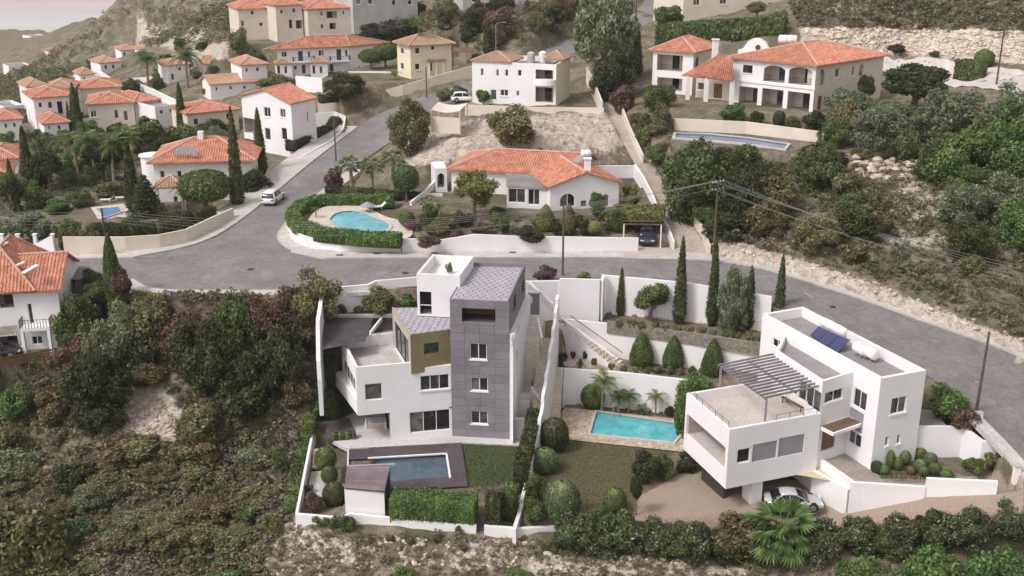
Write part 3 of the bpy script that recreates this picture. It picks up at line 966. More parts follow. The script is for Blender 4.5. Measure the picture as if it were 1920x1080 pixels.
def tiled(par, slopes, mat=TERRA, caps=(), spacing=.32, fascia=WHITE, th=.14):
    """tiled roof from planar slopes (first edge = eave)"""
    mb, rb = MB(), MB()
    for S in slopes:
        P = [Vector(p) for p in S]
        mb.poly(P)
        mb.poly([p - Vector((0, 0, th)) for p in P][::-1])
        for i in range(len(P)):
            a, b = P[i], P[(i + 1) % len(P)]
            mb.poly([a - Vector((0, 0, th)), b - Vector((0, 0, th)), b, a])
        r = ribs(P, (P[1] - P[0]).normalized(), spacing, spacing * .72, .075, 0)
        k = len(rb.v)
        rb.v += r.v
        rb.f += [tuple(i + k for i in f) for f in r.f]
    ro = mb.build('roof', mat, par)
    t = rb.build('tile_rows', mat, ro)
    if t: tag(t, kind='stuff')
    cb = MB()
    for a, b in caps:
        a, b = Vector(a), Vector(b)
        cb.cyl(a + Vector((0, 0, .05)), b + Vector((0, 0, .05)), .13, .13, 8)
    if cb.v: cb.build('ridge_cap', RIDGE, ro)
    return ro
def hip(par, foot, ze, rise, over=.5, hipped=(True, True), mat=TERRA, axis=None, fascia=None):
    """hip or gable roof over a four-cornered footprint A,B,C,D (A-B is a long or short side); returns ridge ends"""
    P = ccw([xy(p) for p in foot])
    P = inset(P, -over)
    P = [Vector((*p, ze)) for p in P]
    A, B, C, D = P
    if ((B - A).length < (C - B).length) if axis is None else axis:
        A, B, C, D = B, C, D, A
    Ls = (C - B).length
    m0, m1 = (A + D) / 2, (B + C) / 2
    d = (m1 - m0).normalized()
    L = (m1 - m0).length
    h0 = min(Ls / 2, L / 2 - .05) if hipped[0] else 0
    h1 = min(Ls / 2, L / 2 - .05) if hipped[1] else 0
    U = Vector((0, 0, rise))
    r0, r1 = m0 + d * h0 + U, m1 - d * h1 + U
    sl = [[A, B, r1, r0], [C, D, r0, r1]]
    caps = [(r0, r1)]
    if hipped[0]:
        sl.append([D, A, r0]); caps += [(D, r0), (A, r0)]
    if hipped[1]:
        sl.append([B, C, r1]); caps += [(B, r1), (C, r1)]
    ro = tiled(par, sl, mat, caps)
    I = [Vector((*p, ze - .05)) for p in ccw([xy(p) for p in foot])]
    if not hipped[0] or not hipped[1]:
        for hp, (X, Y), r in ((hipped[0], (D, A), r0), (hipped[1], (B, C), r1)):
            if hp: continue
            dd = (d if r is r0 else -d) * over
            MB().poly([X + dd, Y + dd, r + dd * 1.0 - Vector((0, 0, .1))]).build('gable', fascia or WHITE, par)
    return ro, r0, r1
def simple_house(name, label, A, B, C, z0, ze, wins=(), rise=1.6, mat=WHITE, roofmat=TERRA, over=.45, hipped=(True, True), cat='house', axis=None, group=None, roof=True, chimney=None):
    """A front-left, B front-right, C back-right eave corners (world XY); wins: {face: [...]} faces 0 front, 1 right, 2 back, 3 left"""
    A, B, C = [Vector((p[0], p[1], 0)) for p in (A, B, C)]
    D = A + C - B
    c = (A + C) / 2
    t = thing(name, label, cat, (c.x, c.y, z0), group)
    Q = [A, B, C, D]
    wins = dict(wins) if wins else {}
    for i in range(4):
        face(t, xy(Q[i]), xy(Q[(i + 1) % 4]), z0 - .6, ze, wins.get(i, ()), mat)
    if roof:
        ro, r0, r1 = hip(t, Q, ze, rise, over, hipped, roofmat, axis, mat)
        if chimney:
            q = r0.lerp(r1, chimney)
            MB().box((q.x + .8, q.y - .6, q.z - .1), (.6, .6, 1.5)).box((q.x + .8, q.y - .6, q.z + .7), (.8, .8, .12)).build('chimney', mat, ro)
    else:
        parapet(t, Q, ze, ze - .6, .22, mat)
    return t
def top_of(name, label, line, z1=None, zb=None, t=.24, mat=WHITE, cat='wall', group=None, coping=None, nm='garden_wall', base_off=.5):
    """free-standing or retaining wall along points (x,y,ztop); zb = bottom height or list, None = into the ground"""
    P = [Vector(p) for p in line]
    mb = MB()
    n = len(P)
    N = []
    for i in range(n):                                  # mitred side offsets
        dirs = []
        if i: dirs.append(Vector((P[i].x - P[i - 1].x, P[i].y - P[i - 1].y, 0)).normalized())
        if i < n - 1: dirs.append(Vector((P[i + 1].x - P[i].x, P[i + 1].y - P[i].y, 0)).normalized())
        m = sum((Vector((-d.y, d.x, 0)) for d in dirs), Vector())
        m = m.normalized() if m.length > 1e-6 else Vector((-dirs[0].y, dirs[0].x, 0))
        c = max(.5, m.dot(Vector((-dirs[0].y, dirs[0].x, 0))))
        N.append(m * (t / 2 / c))
    zs = []
    for i, p in enumerate(P):
        z = zb[i] if isinstance(zb, (list, tuple)) else zb
        zs.append(min(Hs(p.x, p.y), Hs(p.x + N[i].x * 4, p.y + N[i].y * 4), Hs(p.x - N[i].x * 4, p.y - N[i].y * 4)) - base_off if z is None else z)
    for i in range(n):
        l, r = P[i] + N[i], P[i] - N[i]
        mb.v += [(r.x, r.y, zs[i]), (l.x, l.y, zs[i]), (l.x, l.y, P[i].z), (r.x, r.y, P[i].z)]
    for i in range(n - 1):
        a = 4 * i
        mb.f += [(a + 3, a, a + 4, a + 7), (a + 2, a + 3, a + 7, a + 6), (a + 1, a + 2, a + 6, a + 5)]
    mb.f += [(0, 3, 2, 1), (4 * n - 4, 4 * n - 3, 4 * n - 2, 4 * n - 1)]
    return tag(mb.build(name, mat), label, cat, group)
def stairs(name, label, tl, tr, bl, br, zt, zb, n, mat=STEP, base=None, cat='stairs'):
    """a flight from the top edge tl-tr down to the bottom edge bl-br (XY)"""
    tl, tr, bl, br = [Vector((p[0], p[1], 0)) for p in (tl, tr, bl, br)]
    c = (tl + br) / 2
    base = zb - .3 if base is None else base
    T = thing(name, label, cat, (c.x, c.y, zb))
    for k in range(n):
        a, b = k / n, (k + 1) / n
        q = [tl.lerp(bl, a), tr.lerp(br, a), tr.lerp(br, b) , tl.lerp(bl, b)]
        z = zt + (zb - zt) * (k + 1) / (n + .0)
        MB().prism(q, base, z).build('step', mat, T)
    return T
def balustrade(par_or_none, name, label, a, b, h=.85, sp=.28, mat=STEP, r=.07):
    """turned balusters with a rail from a to b"""
    a, b = Vector(a), Vector(b)
    n = max(2, int((b - a).length / sp))
    T = thing(name, label, 'balustrade', tuple(a)) if par_or_none is None else par_or_none
    U = Vector((0, 0, 1))
    mb = MB()
    for k in range(n + 1):
        p = a.lerp(b, k / n)
        mb.cyl(p, p + U * (h * .35), r * .6, r, 6).cyl(p + U * (h * .35), p + U * (h * .9), r, r * .55, 6)
    tag(mb.build('balusters', mat, T), kind='stuff')
    MB().bar(a + U * h, b + U * h, .2, .12).build('rail', WHITE, T)
    return T
def railing(par, pts, h=.9, posts=True, mat=DARK, sp=1.2, rails=(.9,), r=.025, name='railing'):
    mb = MB()
    for a, b in zip(pts, pts[1:]):
        a, b = Vector(a), Vector(b)
        n = max(1, int((b - a).length / sp))
        for k in range(n + 1):
            p = a.lerp(b, k / n)
            mb.bar(p, p + Vector((0, 0, h)), r * 2)
        for q in rails:
            mb.bar(a + Vector((0, 0, q)), b + Vector((0, 0, q)), r * 1.6)
    return mb.build(name, mat, par)
def hexroof(par, poly, z, tw=.62, th=.80, name='roof_tile', mat=TILE):
    """staggered hexagonal pavers laid on a flat roof, each a piece of its own"""
    P = ccw([xy(p) for p in poly])
    I = inset(P, .05)
    ax = Vector((P[1][0] - P[0][0], P[1][1] - P[0][1], 0)).normalized()
    ay = Vector((-ax.y, ax.x, 0))
    o = Vector((*P[0], 0))
    rs, g = tw / 2, .032
    ry = th / 2
    hx = [(-rs + g, -ry * .5 + g), (0, -ry + g), (rs - g, -ry * .5 + g), (rs - g, ry * .5 - g), (0, ry - g), (-rs + g, ry * .5 - g)]
    dy = ry * 1.5
    Q = [((Vector((*p, 0)) - o).dot(ax), (Vector((*p, 0)) - o).dot(ay)) for p in I]
    u0, u1 = min(q[0] for q in Q), max(q[0] for q in Q)
    v0, v1 = min(q[1] for q in Q), max(q[1] for q in Q)
    shared = None
    def clip(poly2, pts):
        out = poly2
        n = len(pts)
        for i in range(n):
            (x0, y0), (x1, y1) = pts[i], pts[(i + 1) % n]
            ins = lambda p: (x1 - x0) * (p[1] - y0) - (y1 - y0) * (p[0] - x0) >= 0
            res = []
            for k in range(len(out)):
                a, b = out[k - 1], out[k]
                if ins(a) != ins(b):
                    da = (x1 - x0) * (a[1] - y0) - (y1 - y0) * (a[0] - x0)
                    db = (x1 - x0) * (b[1] - y0) - (y1 - y0) * (b[0] - x0)
                    t_ = da / (da - db)
                    res.append((a[0] + (b[0] - a[0]) * t_, a[1] + (b[1] - a[1]) * t_))
                if ins(b): res.append(b)
            out = res
            if not out: return []
        return out
    r = 0
    v = v0
    while v < v1 + ry:
        u = u0 + (rs if r % 2 else 0)
        while u < u1 + rs:
            pc = clip([(u + a, v + b) for a, b in hx], Q)
            if len(pc) >= 3:
                area = abs(sum(pc[i][0] * pc[(i + 1) % len(pc)][1] - pc[(i + 1) % len(pc)][0] * pc[i][1] for i in range(len(pc)))) / 2
                if area > .03:
                    W_ = [(o + ax * a + ay * b) for a, b in pc]
                    MB().prism([(q.x, q.y) for q in W_], z, z + .04 + rng.uniform(-.006, .006)).build(name, mat, par)
            u += tw
        v += dy
        r += 1
def planks(par, poly, z, e, width=.16, gap=.02, h=.03, mat=DECK, name='planks'):
    P = [Vector((p[0], p[1], z if len(p) < 3 else p[2])) for p in poly]
    s = Vector((-e.y, e.x, 0))
    m = ribs(P, s, width, width - gap, h, 0, True)
    return tag(m.build(name, mat, par), kind='stuff')
def tank(par, p, L=1.5, r=.4, rz=0.0, name='water_tank', mat=TANK, legs=True):
    d = Vector((math.cos(rz), math.sin(rz), 0))
    c = Vector(p) + Vector((0, 0, r + .25))
    mb = MB()
    prof = [(-.5, 0), (-.5, .7), (-.46, .93), (-.42, 1), (-.2, 1), (-.18, 1.05), (-.14, 1.05), (-.12, 1), (.12, 1), (.14, 1.05), (.18, 1.05), (.2, 1), (.42, 1), (.46, .93), (.5, .7), (.5, 0)]
    a, b = Vector((-d.y, d.x, 0)), Vector((0, 0, 1))
    n = 14
    for t_, rr in prof:
        for k in range(n):
            w = 2 * math.pi * k / n
            mb.v.append(tuple(c + d * (t_ * L) + (a * math.cos(w) + b * math.sin(w)) * (max(.01, rr) * r)))
    for i in range(len(prof) - 1):
        for k in range(n):
            m_ = (k + 1) % n
            mb.f.append((i * n + k, i * n + m_, (i + 1) * n + m_, (i + 1) * n + k))
    o = mb.build(name, mat, par, smooth=True)
    if legs:
        lb = MB()
        for s_ in (-.3, .3):
            for q in (-.8, .8):
                lb.bar(Vector(p) + d * (s_ * L) + a * (q * r), c + d * (s_ * L) + a * (q * r * .6), .06)
        lb.build('stand', STEEL, o)
    return o
# ================================================================ grey tower house
ZG = -9.6
gh = thing('modern_house', 'modern house with dark grey clad tower and white wings above a small dark pool', 'house', (-6.5, 90, ZG))
tFL, tFR, tBR, tBL = [xy(G(*p, 3.4)) for p in ((843, 560), (955, 565), (985, 500), (882, 497))]
TZ = 3.4
front_w = [(866, 579, 929, 605, 'o', 1, dict(depth=2.2, back=WOOD, floor=DECK, glazed=False, name='loggia')),
           (881, 644, 913, 674, 'w', 2), (883, 708, 915, 733, 'w', 2), (883, 771, 915, 795, 'w', 2)]
face(gh, tFL, tFR, ZG, TZ, front_w, GREYWALL)
holes = [rectpx(tFL, tFR, w) for w in front_w]
Lf = math.hypot(tFR[0] - tFL[0], tFR[1] - tFL[1])
cols = [0, .245 * Lf, .50 * Lf, .755 * Lf, Lf]
nrow = 17
for r_ in range(nrow):                                  # cladding panels, cut round the windows
    za, zb_ = ZG + (TZ - ZG) * r_ / nrow, ZG + (TZ - ZG) * (r_ + 1) / nrow
    for c_ in range(4):
        rects = [(cols[c_] + .012, cols[c_ + 1] - .012, za + .012, zb_ - .012)]
        for h in holes:
            nxt = []
            for (a, b2, c, d) in rects:
                if h[1] <= a or h[0] >= b2 or h[3] <= c or h[2] >= d:
                    nxt.append((a, b2, c, d)); continue
                if h[0] > a: nxt.append((a, h[0], c, d))
                if h[1] < b2: nxt.append((h[1], b2, c, d))
                if h[2] > c: nxt.append((max(a, h[0]), min(b2, h[1]), c, h[2]))
                if h[3] < d: nxt.append((max(a, h[0]), min(b2, h[1]), h[3], d))
            rects = nxt
        for (a, b2, c, d) in rects:
            if b2 - a < .04 or d - c < .04: continue
            q = [along(tFL, tFR, a, -.035), along(tFL, tFR, b2, -.035), along(tFL, tFR, b2, .005), along(tFL, tFR, a, .005)]
            MB().prism(q, c, d).build('cladding_panel', GREYCLAD, gh)
face(gh, tFR, tBR, .4, TZ, [(962, 555, 968, 580, 'ws', 1, dict(frame=DFRAME)), (978, 526, 983, 549, 'ws', 1, dict(frame=DFRAME))], GREYWALL)
face(gh, tBR, tBL, ZG, TZ, [], GREYWALL)
face(gh, tBL, tFL, ZG, TZ, [], GREYWALL)
# roof of the tower: pavers inside thin upstands
MB().poly([(*p, TZ - .10) for p in inset([tFL, tFR, tBR, tBL], .02)]).build('roof', JOINT, gh)
hexroof(gh, [tFL, tFR, tBR, tBL], TZ - .09)
def upstand(a, b, z0, z1, t=.14, mat=GREYWALL, nm='upstand'):
    return MB().prism([a, b, along(a, b, math.hypot(b[0] - a[0], b[1] - a[1]), t), along(a, b, 0, t)], z0, z1).build(nm, mat, gh)
upstand(along(tFR, tBR, 0.0), tBR, TZ - .12, TZ + .22)
upstand(tBR, tBL, TZ - .12, TZ + .30)
upstand(tBL, along(tBL, tFL, 5.8), TZ - .12, TZ + .42)
# white lower flank on the right with slit windows
sFR, sBR = along(tFR, tBR, .02, -.45), along(tFR, tBR, 11.5, -.45)
sFL, sBL = along(tFR, tBR, .02, .05), along(tFR, tBR, 11.5, .05)
face(gh, sFR, sBR, ZG, .42, [(959, 633, 962, 652, 'ws', 1), (971, 600, 974, 625, 'ws', 1), (968, 655, 971, 676, 'ws', 1)], WHITE)
face(gh, sFL, sFR, ZG, .42, [], WHITE)
face(gh, sBR, sBL, ZG, .42, [], WHITE)
MB().poly([(*sFL, .42), (*sFR, .42), (*sBR, .42), (*sBL, .42)]).build('coping', WHITE, gh)
q = G(962, 822, ZG)
MB().box((q.x + .5, q.y + .15, ZG + .95), (.95, .4, 1.9)).build('side_wall', WHITE, gh)
# white stair house standing on the roofs
pz = 4.4
pFL, pFR, pBR, pBL = xy(G(781, 513, pz)), xy(G(862, 517, pz)), xy(G(888, 481, pz)), xy(G(811, 477, pz))
face(gh, pFL, pFR, .44, pz, [(787, 547, 809, 590, 'o', 1, dict(depth=1.6, back=INTER, floor=TILE, glazed=False, name='stair_opening'))], WHITE)
face(gh, pFR, pBR, .44, pz, [], WHITE); face(gh, pBR, pBL, .44, pz, [], WHITE); face(gh, pBL, pFL, .44, pz, [], WHITE)
parapet(gh, [pFL, pFR, pBR, pBL], pz, pz - 1.0, .22, WHITE, WHITE)
u0, u1, z0_, z1_ = rectpx(pFL, pFR, (787, 547, 809, 590))
MB().bar((*along(pFL, pFR, u0, .06), z0_ + .9), (*along(pFL, pFR, u1, .06), z0_ + .9), .06).build('handrail', FRAME, gh)
# olive top-floor room, hex pavers on its roof
oz = .40
oFL, oFR, oBL = xy(G(769, 627, oz)), xy(G(845, 619, oz)), xy(G(735, 577, oz))
oBR = along(tBL, tFL, 3.2, -.03)
oFR = along(tFL, tBL, .62, .02)
face(gh, oFL, oFR, -3.3, oz, [(795, 643, 823, 663, 'ws', 1, dict(frame=DFRAME))], OLIVE)
face(gh, oBL, oFL, -3.3, oz, [(740, 598, 765, 640, 'w', 3, dict(frame=DFRAME), (1.0, 6.2, -3.2, -.5))], TAUPE)
face(gh, oBR, oBL, -3.3, oz, [], TAUPE)
MB().poly([(*p, oz - .08) for p in inset([oFL, oFR, oBR, oBL], .01)]).build('roof', JOINT, gh)
hexroof(gh, [oFL, oFR, oBR, oBL], oz - .07)
upstand(oBL, oFL, oz - .1, oz + .06, .1, TAUPE)
# white left wing with its roof terrace
wA, wB = xy(G(667, 689, -2.3)), along(tFL, tBL, .25)
wD, wC = xy(G(639, 634, -2.3)), xy(G(736, 619, -2.3))
wBm = (wA[0] + (wB[0] - wA[0]) * .66, wA[1] + (wB[1] - wA[1]) * .66)
ZO = -6.85
face(gh, wA, wBm, ZO, -2.3, [(684, 719, 717, 750, 'ws', 1, dict(frame=FRAME))], WHITE)
face(gh, wBm, wB, ZO, -2.85, [(785, 703, 842.5, 731, 'w', 3)], WHITE)
face(gh, wD, wA, ZO, -2.3, [(0, 0, 0, 0, 'ws', 4, dict(frame=FRAME), (.5, 6.6, -5.2, -3.75))], WHITE)
face(gh, wC, wD, ZO, -2.3, [], WHITE)
parapet(gh, [wA, wBm, (wC[0] + 1.2, wC[1] - .1), wD], -2.3, -3.35, .22, WHITE, PAVE)
MB().poly([(*wBm, -2.85), (*wB, -2.85), (*along(tFL, tBL, .8), -2.85), (*along(wA, wB, 5.4, .6), -2.85)]).build('coping', WHITE, gh)
MB().poly([(*wA, ZO), (*wD, ZO), (*wC, ZO), (*tBL, ZO), (*tFL, ZO), (*wB, ZO)]).build('soffit', WHITE, gh)
bo = along(wD, wA, .2, -.75)
MB().prism([along(wD, wA, .2, -.02), along(wD, wA, 7.1, -.02), bo], ZO, -5.45).build('balcony', WHITE, gh)
# ground floor under the wing
ug, _ = onwall(wA, wB, 731, 775)
gA = along(wA, wB, ug)
gD = along(wA, wB, ug, 6.0)
face(gh, gA, wB, ZG, ZO, [(768, 770, 844, 809, 'ws', 3, dict(frame=FRAME, fw=.06))], WHITE)
face(gh, gD, gA, ZG, ZO, [(0, 0, 0, 0, 'ws', 2, dict(frame=DFRAME), (1.2, 5.0, ZG + .05, ZO - .3))], TAUPE)
# ---------------------------------------------------------------- terrace, deck, pool and pool house of the grey house
PAVL = surf('light_terrace', (.50, .47, .46), (.58, .55, .54), .5, .7, 4, .15, .05)
tp = [G(*p, -9.56) for p in ((610, 800), (655, 778), (700, 748), (735, 760), (845, 790), (960, 800), (978, 822), (978, 835), (866, 829), (650, 841), (616, 822))]
tag(MB().prism([xy(p) for p in tp], -9.9, -9.56).build('terrace', PAVL), kind='structure')
dk = thing('pool_deck', 'dark wooden deck round the small blue grey pool', 'deck', tuple(G(760, 915, -9.55)))
dz = -9.53
ed = (G(863, 831, dz) - G(652, 842, dz)).normalized()
Pq = lambda *pts: [G(*p, dz) for p in pts]
pgb = [G(*p, dz) for p in POOL_GREY]
planks(dk, Pq((652, 843), (864, 831), (868, 849.5), (690, 860.5), (652, 862)), dz, ed)
planks(dk, [G(838, 851.5, dz), G(868, 849.5, dz), G(877, 912, dz), G(845, 914, dz), G(845, 894, dz)], dz, ed)
planks(dk, Pq((700, 905), (845, 895), (845, 914), (735, 916.5), (700, 917)), dz, ed)
MB().prism([xy(G(*p, dz)) for p in ((654, 843.5), (690, 842), (690, 859.5), (654, 860.5))], dz - .5, dz - .01).build('base', JOINT, dk)
POOLTILE = surf('dark_pool_tile', (.05, .075, .09), (.08, .11, .13), 2, .4, 9, .2, 0)
def watermat(name, c1, c2, rough=.06, sc=1.2, bs=.12):
    m, nt, b = newmat(name)
    p = pos(nt)
    n = noise(nt, sc, 4, .55, p, .8)
    nt.links.new(ramp(nt, n, [(.35, c1), (.65, c2)]), b.inputs['Base Color'])
    b.inputs['Roughness'].default_value = rough
    b.inputs['Specular IOR Level'].default_value = .5
    bump(nt, b, noise(nt, sc * 2.2, 3, .5, p, .6), bs, .05)
    return m
WATERG = watermat('blue_grey_water', (.055, .085, .115), (.085, .125, .155), .08, 2.5, .25)
WATERT = watermat('turquoise_water', (.06, .37, .42), (.15, .50, .54), .05, 1.1, .5)
WATERB = watermat('pale_blue_water', (.12, .40, .50), (.20, .50, .58), .06, 1.2, .12)
WATERD = watermat('deep_blue_water', (.06, .10, .22), (.10, .15, .28), .06, 1.0, .1)
def pool(name, label, P, zt, dw, water, basin, coping=None, cw=.35, group=None):
    """basin dug below zt, water dw below the rim"""
    P = ccw([xy(p) for p in P])
    c = np.mean(np.array(P), 0)
    T = thing(name, label, 'pool', (float(c[0]), float(c[1]), zt - 1.5), group)
    mb = MB()
    n = len(P)
    for i in range(n):
        j = (i + 1) % n
        mb.poly([(*P[j], zt - 1.5), (*P[i], zt - 1.5), (*P[i], zt), (*P[j], zt)])
    mb.poly([(*p, zt - 1.5) for p in P])
    mb.build('basin', basin, T)
    MB().poly([(*p, zt - dw) for p in P]).build('water', water, T)
    if coping:
        cx, cy = c
        mb = MB()
        O = []
        for i in range(n):
            a, b2, d = Vector(P[i - 1]), Vector(P[i]), Vector(P[(i + 1) % n])
            e = ((b2 - a).normalized() + (d - b2).normalized())
            e = e.normalized() if e.length > 1e-6 else (d - b2).normalized()
            O.append((b2.x + e.y * cw * 1.1, b2.y - e.x * cw * 1.1))
        for i in range(n):
            j = (i + 1) % n
            mb.prism([P[i], O[i], O[j], P[j]], zt - .25, zt + .06)
        mb.build('coping', coping, T)
    return T
pool('swimming_pool', 'small blue grey pool framed by dark wooden decking', pg, -9.55, .22, WATERG, POOLTILE)
mb = MB()
for a, b2 in (((690, 859), (837, 850.5)), ((837, 850.5), (844, 896))):
    mb.bar(G(*a, -9.48), G(*b2, -9.48), .17, .10)
tag(mb.build('pool_edge', FRAME), 'white edging strip along the dark pool', 'edging')
tag(MB().bar(G(653, 843, -9.5), G(651, 915, -9.5), .12, .12).build('deck_edge', FRAME), 'white edging beam at the left end of the dark deck', 'edging')
# pool house
zr = -7.45
ph = thing('pool_house', 'white pool house with sloping plank roof beside the dark deck', 'shed', tuple(G(686, 962, ZG)))
hA, hB = xy(G(648, 960, ZG)), xy(G(722, 965, ZG))
hC, hD = xy(G(731, 874, zr + .5)), xy(G(651, 877, zr + .5))
face(ph, hA, hB, ZG - .1, zr, [], WHITE)
face(ph, hB, hC, ZG - .1, zr + .05, [(0, 0, 0, 0, 'ws', 1, dict(frame=DFRAME), (.5, 2.3, ZG + .1, zr - .25))], DARK)
face(ph, hD, hA, ZG - .1, zr, [], WHITE)
face(ph, hC, hD, ZG - .1, zr, [], WHITE)
rp = [Vector((*xy(G(646, 914.5, zr)), zr)), Vector((*xy(G(721, 921, zr)), zr)), Vector((*hC, zr + .5)), Vector((*hD, zr + .5))]
mb = MB().poly(rp).poly([p - Vector((0, 0, .12)) for p in rp][::-1])
for i in range(4):
    a, b2 = rp[i], rp[(i + 1) % 4]
    mb.poly([a - Vector((0, 0, .12)), b2 - Vector((0, 0, .12)), b2, a])
rf = mb.build('roof', DECK, ph)
n_ = 22
for k in range(n_):                                     # roof planks run along the eave
    a, b2 = k / n_ + .003, (k + 1) / n_ - .003
    q = [rp[0].lerp(rp[3], a), rp[1].lerp(rp[2], a), rp[1].lerp(rp[2], b2), rp[0].lerp(rp[3], b2)]
    i = MB()
    up = Vector((0, 0, .03 + .008 * rng.random()))
    i.poly([p + up for p in q])
    for u in range(4):
        i.poly([q[u] + Vector((0, 0, .002)), q[(u + 1) % 4] + Vector((0, 0, .002)), q[(u + 1) % 4] + up, q[u] + up])
    i.build('plank', PLANK, rf)
mb = MB()
mb.bar(Vector((*hD, zr + .35)) + Vector((-.1, .35, 0)), Vector((*hC, zr + .35)) + Vector((.35, .45, 0)), .25, .25)
mb.build('back_beam', STEEL, ph)
# outdoor furniture under the wing
def sofa(p, rz, label):
    T = thing('garden_sofa', label, 'sofa', p)
    c, s = math.cos(rz), math.sin(rz)
    L = lambda x, y, z: (p[0] + x * c - y * s, p[1] + x * s + y * c, p[2] + z)
    MB().box(L(0, 0, .22), (1.7, .85, .40), rz).build('seat', TAUPE, T)
    MB().box(L(0, .36, .6), (1.7, .16, .42), rz).build('backrest', STEEL, T)
    for x in (-.9, .9):
        MB().box(L(x, 0, .32), (.14, .9, .62), rz).build('armrest', FRAME, T)
    MB().box(L(0, -.03, .47), (1.62, .72, .13), rz).build('cushion', PAVL, T)
g_ = G(704, 803, -9.56)
sofa((g_.x, g_.y + .3, -9.56), .08, 'pale outdoor sofa under the overhang of the grey house')
# planter with low hedge beside the terrace, lawn edge
pb = [G(*p, -9.35) for p in ((606, 790), (655, 783), (668, 820), (615, 822))]
pr = MB().prism([xy(p) for p in pb], -10.0, -9.35).build('planter_bed', DECK)
tag(pr, 'dark slate bed beside the light terrace of the grey house', 'planter')
# walls of the plot
rl0, rl1 = G(1046, 553, .6), G(965, 988, -9.2)
def profile(p0, p1, px):
    out = []
    for x, y in px:
        u, z = onwall(p0, p1, x, y)
        q = along(p0, p1, u)
        out.append((q[0], q[1], z))
    return out
dv = profile(rl0, rl1, [(1046, 553), (1042, 580), (1040, 604), (1033, 648), (1027, 690), (1020, 730), (1015, 772), (1007, 815), (996, 862), (984, 916), (972, 966), (964, 992)])
dvs = []
for a, b2 in zip(dv, dv[1:]):
    dvs.append(a)
    m_ = tuple((np.array(a) + np.array(b2)) / 2)
    dvs.append((m_[0], m_[1], a[2] * .8 + b2[2] * .2)); dvs.append((m_[0] - .02, m_[1] - .06, b2[2] * .8 + a[2] * .2))
dvs.append(dv[-1])
top_of('garden_wall', 'white stepped wall dividing the gardens of the two modern houses', dvs, zb=-11.0, t=.28)
rw = [G(603, 541, .8), G(690, 533, .7), G(705, 526, .85), G(784, 519, .85)]
top_of('garden_wall', 'white wall along the street left of the grey tower', [(p.x, p.y, p.z) for p in rw], zb=-3.2)
lw_ = [(-18.0, 98.2, .8), (-17.3, 91.2, .25), (-17.3, 90.9, -.6), (-16.9, 88.2, -2.4), (-16.8, 87.8, -4)]
top_of('garden_wall', 'white side wall of the back yard left of the grey house', lw_, zb=-7.5, t=.34)
lb = [G(592, 783, -8.9), G(580, 840, -9.3), (G(556, 963, -9.7))]
top_of('garden_wall', 'thin white wall beside the garden steps left of the pool house', lb, zb=-12.5, t=.22)
fw_ = [G(556, 963, -9.7), G(640, 970, -9.7), G(656, 962, -9.5), G(740, 971, -9.55), G(893, 984, -9.6)]
top_of('retaining_wall', 'low white retaining wall below the pool house and hedge', fw_, zb=[-12.5, -12.5, -12.5, -12.4, -12.4], t=.3)
fw2 = [G(908, 985, -9.6), G(972, 990, -9.7), G(1046, 986, -9.9)]
top_of('retaining_wall', 'short white retaining wall under the dividing garden wall', fw2, zb=-12.4, t=.3)
# small stair through the lower wall
sA, sB = xy(G(891, 978, -9.7)), xy(G(908, 978, -9.7))
sC, sD = xy(G(885, 1013, -10.75)), xy(G(905, 1014, -10.75))
stairs('garden_steps', 'dark little steps going down through the lower white wall', sA, sB, sC, sD, -9.6, -10.75, 8, mat=DECK, base=-12.6)
q = G(894, 1020, -10.7)
tag(MB().box((q.x, q.y, -10.75), (1.0, .9, .3), .1).build('concrete_block', CONC), 'pale concrete block at the foot of the dark garden steps', 'block')
# steps in the side garden
s1 = [xy(G(*p, -9.6)) for p in ((588, 838), (614, 838))]
s2 = [xy(G(*p, -10.6)) for p in ((584, 884), (612, 886))]
stairs('garden_steps', 'pale stone garden steps beside the thin white wall', s1[0], s1[1], s2[0], s2[1], -9.6, -10.6, 6)
tag(MB().poly([(*xy(G(*q_, -10.52)), -10.52) for q_ in ((584, 884), (640, 880), (640, 900), (612, 930), (572, 935))]).build('garden_path', PAVE), kind='structure')
# back yard: stone floor, planting strip kerb, sloping white rail wall
yd = [G(*p, -1.83) for p in ((606, 597), (700, 596), (684, 640), (606, 655))]
YARD = surf('dark_yard_paving', (.055, .049, .052), (.095, .085, .086), .8, .85, 6, .25, .1)
tag(MB().poly(yd).build('yard_paving', YARD), kind='structure')
tag(MB().bar(G(605, 592, -1.75), G(735, 592, -1.75), .25, .3).build('planter_kerb', CONC), 'concrete kerb of the planting strip behind the grey house', 'kerb')
tag(MB().bar(G(715, 599, -1.7), G(694, 625, -1.7), .18, .35).build('lawn_edge', FRAME), 'slanting white edge of the little lawn behind the grey house', 'kerb')
# ---------------------------------------------------------------- entrance stairs between the tower and the dividing wall
a0 = lambda x, y, z: xy(G(x, y, z))
ew = [G(985, 527, .75), G(1050, 524, .7), G(1126, 524, .75), G(1128, 515, .8)]
top_of('retaining_wall', 'tall white wall behind the entrance stairs with a flowering shrub above', [G(986, 527, .75), G(1048, 526, .7), G(1050, 522, .95), G(1125, 524, .95)], zb=-4.2, t=.3)
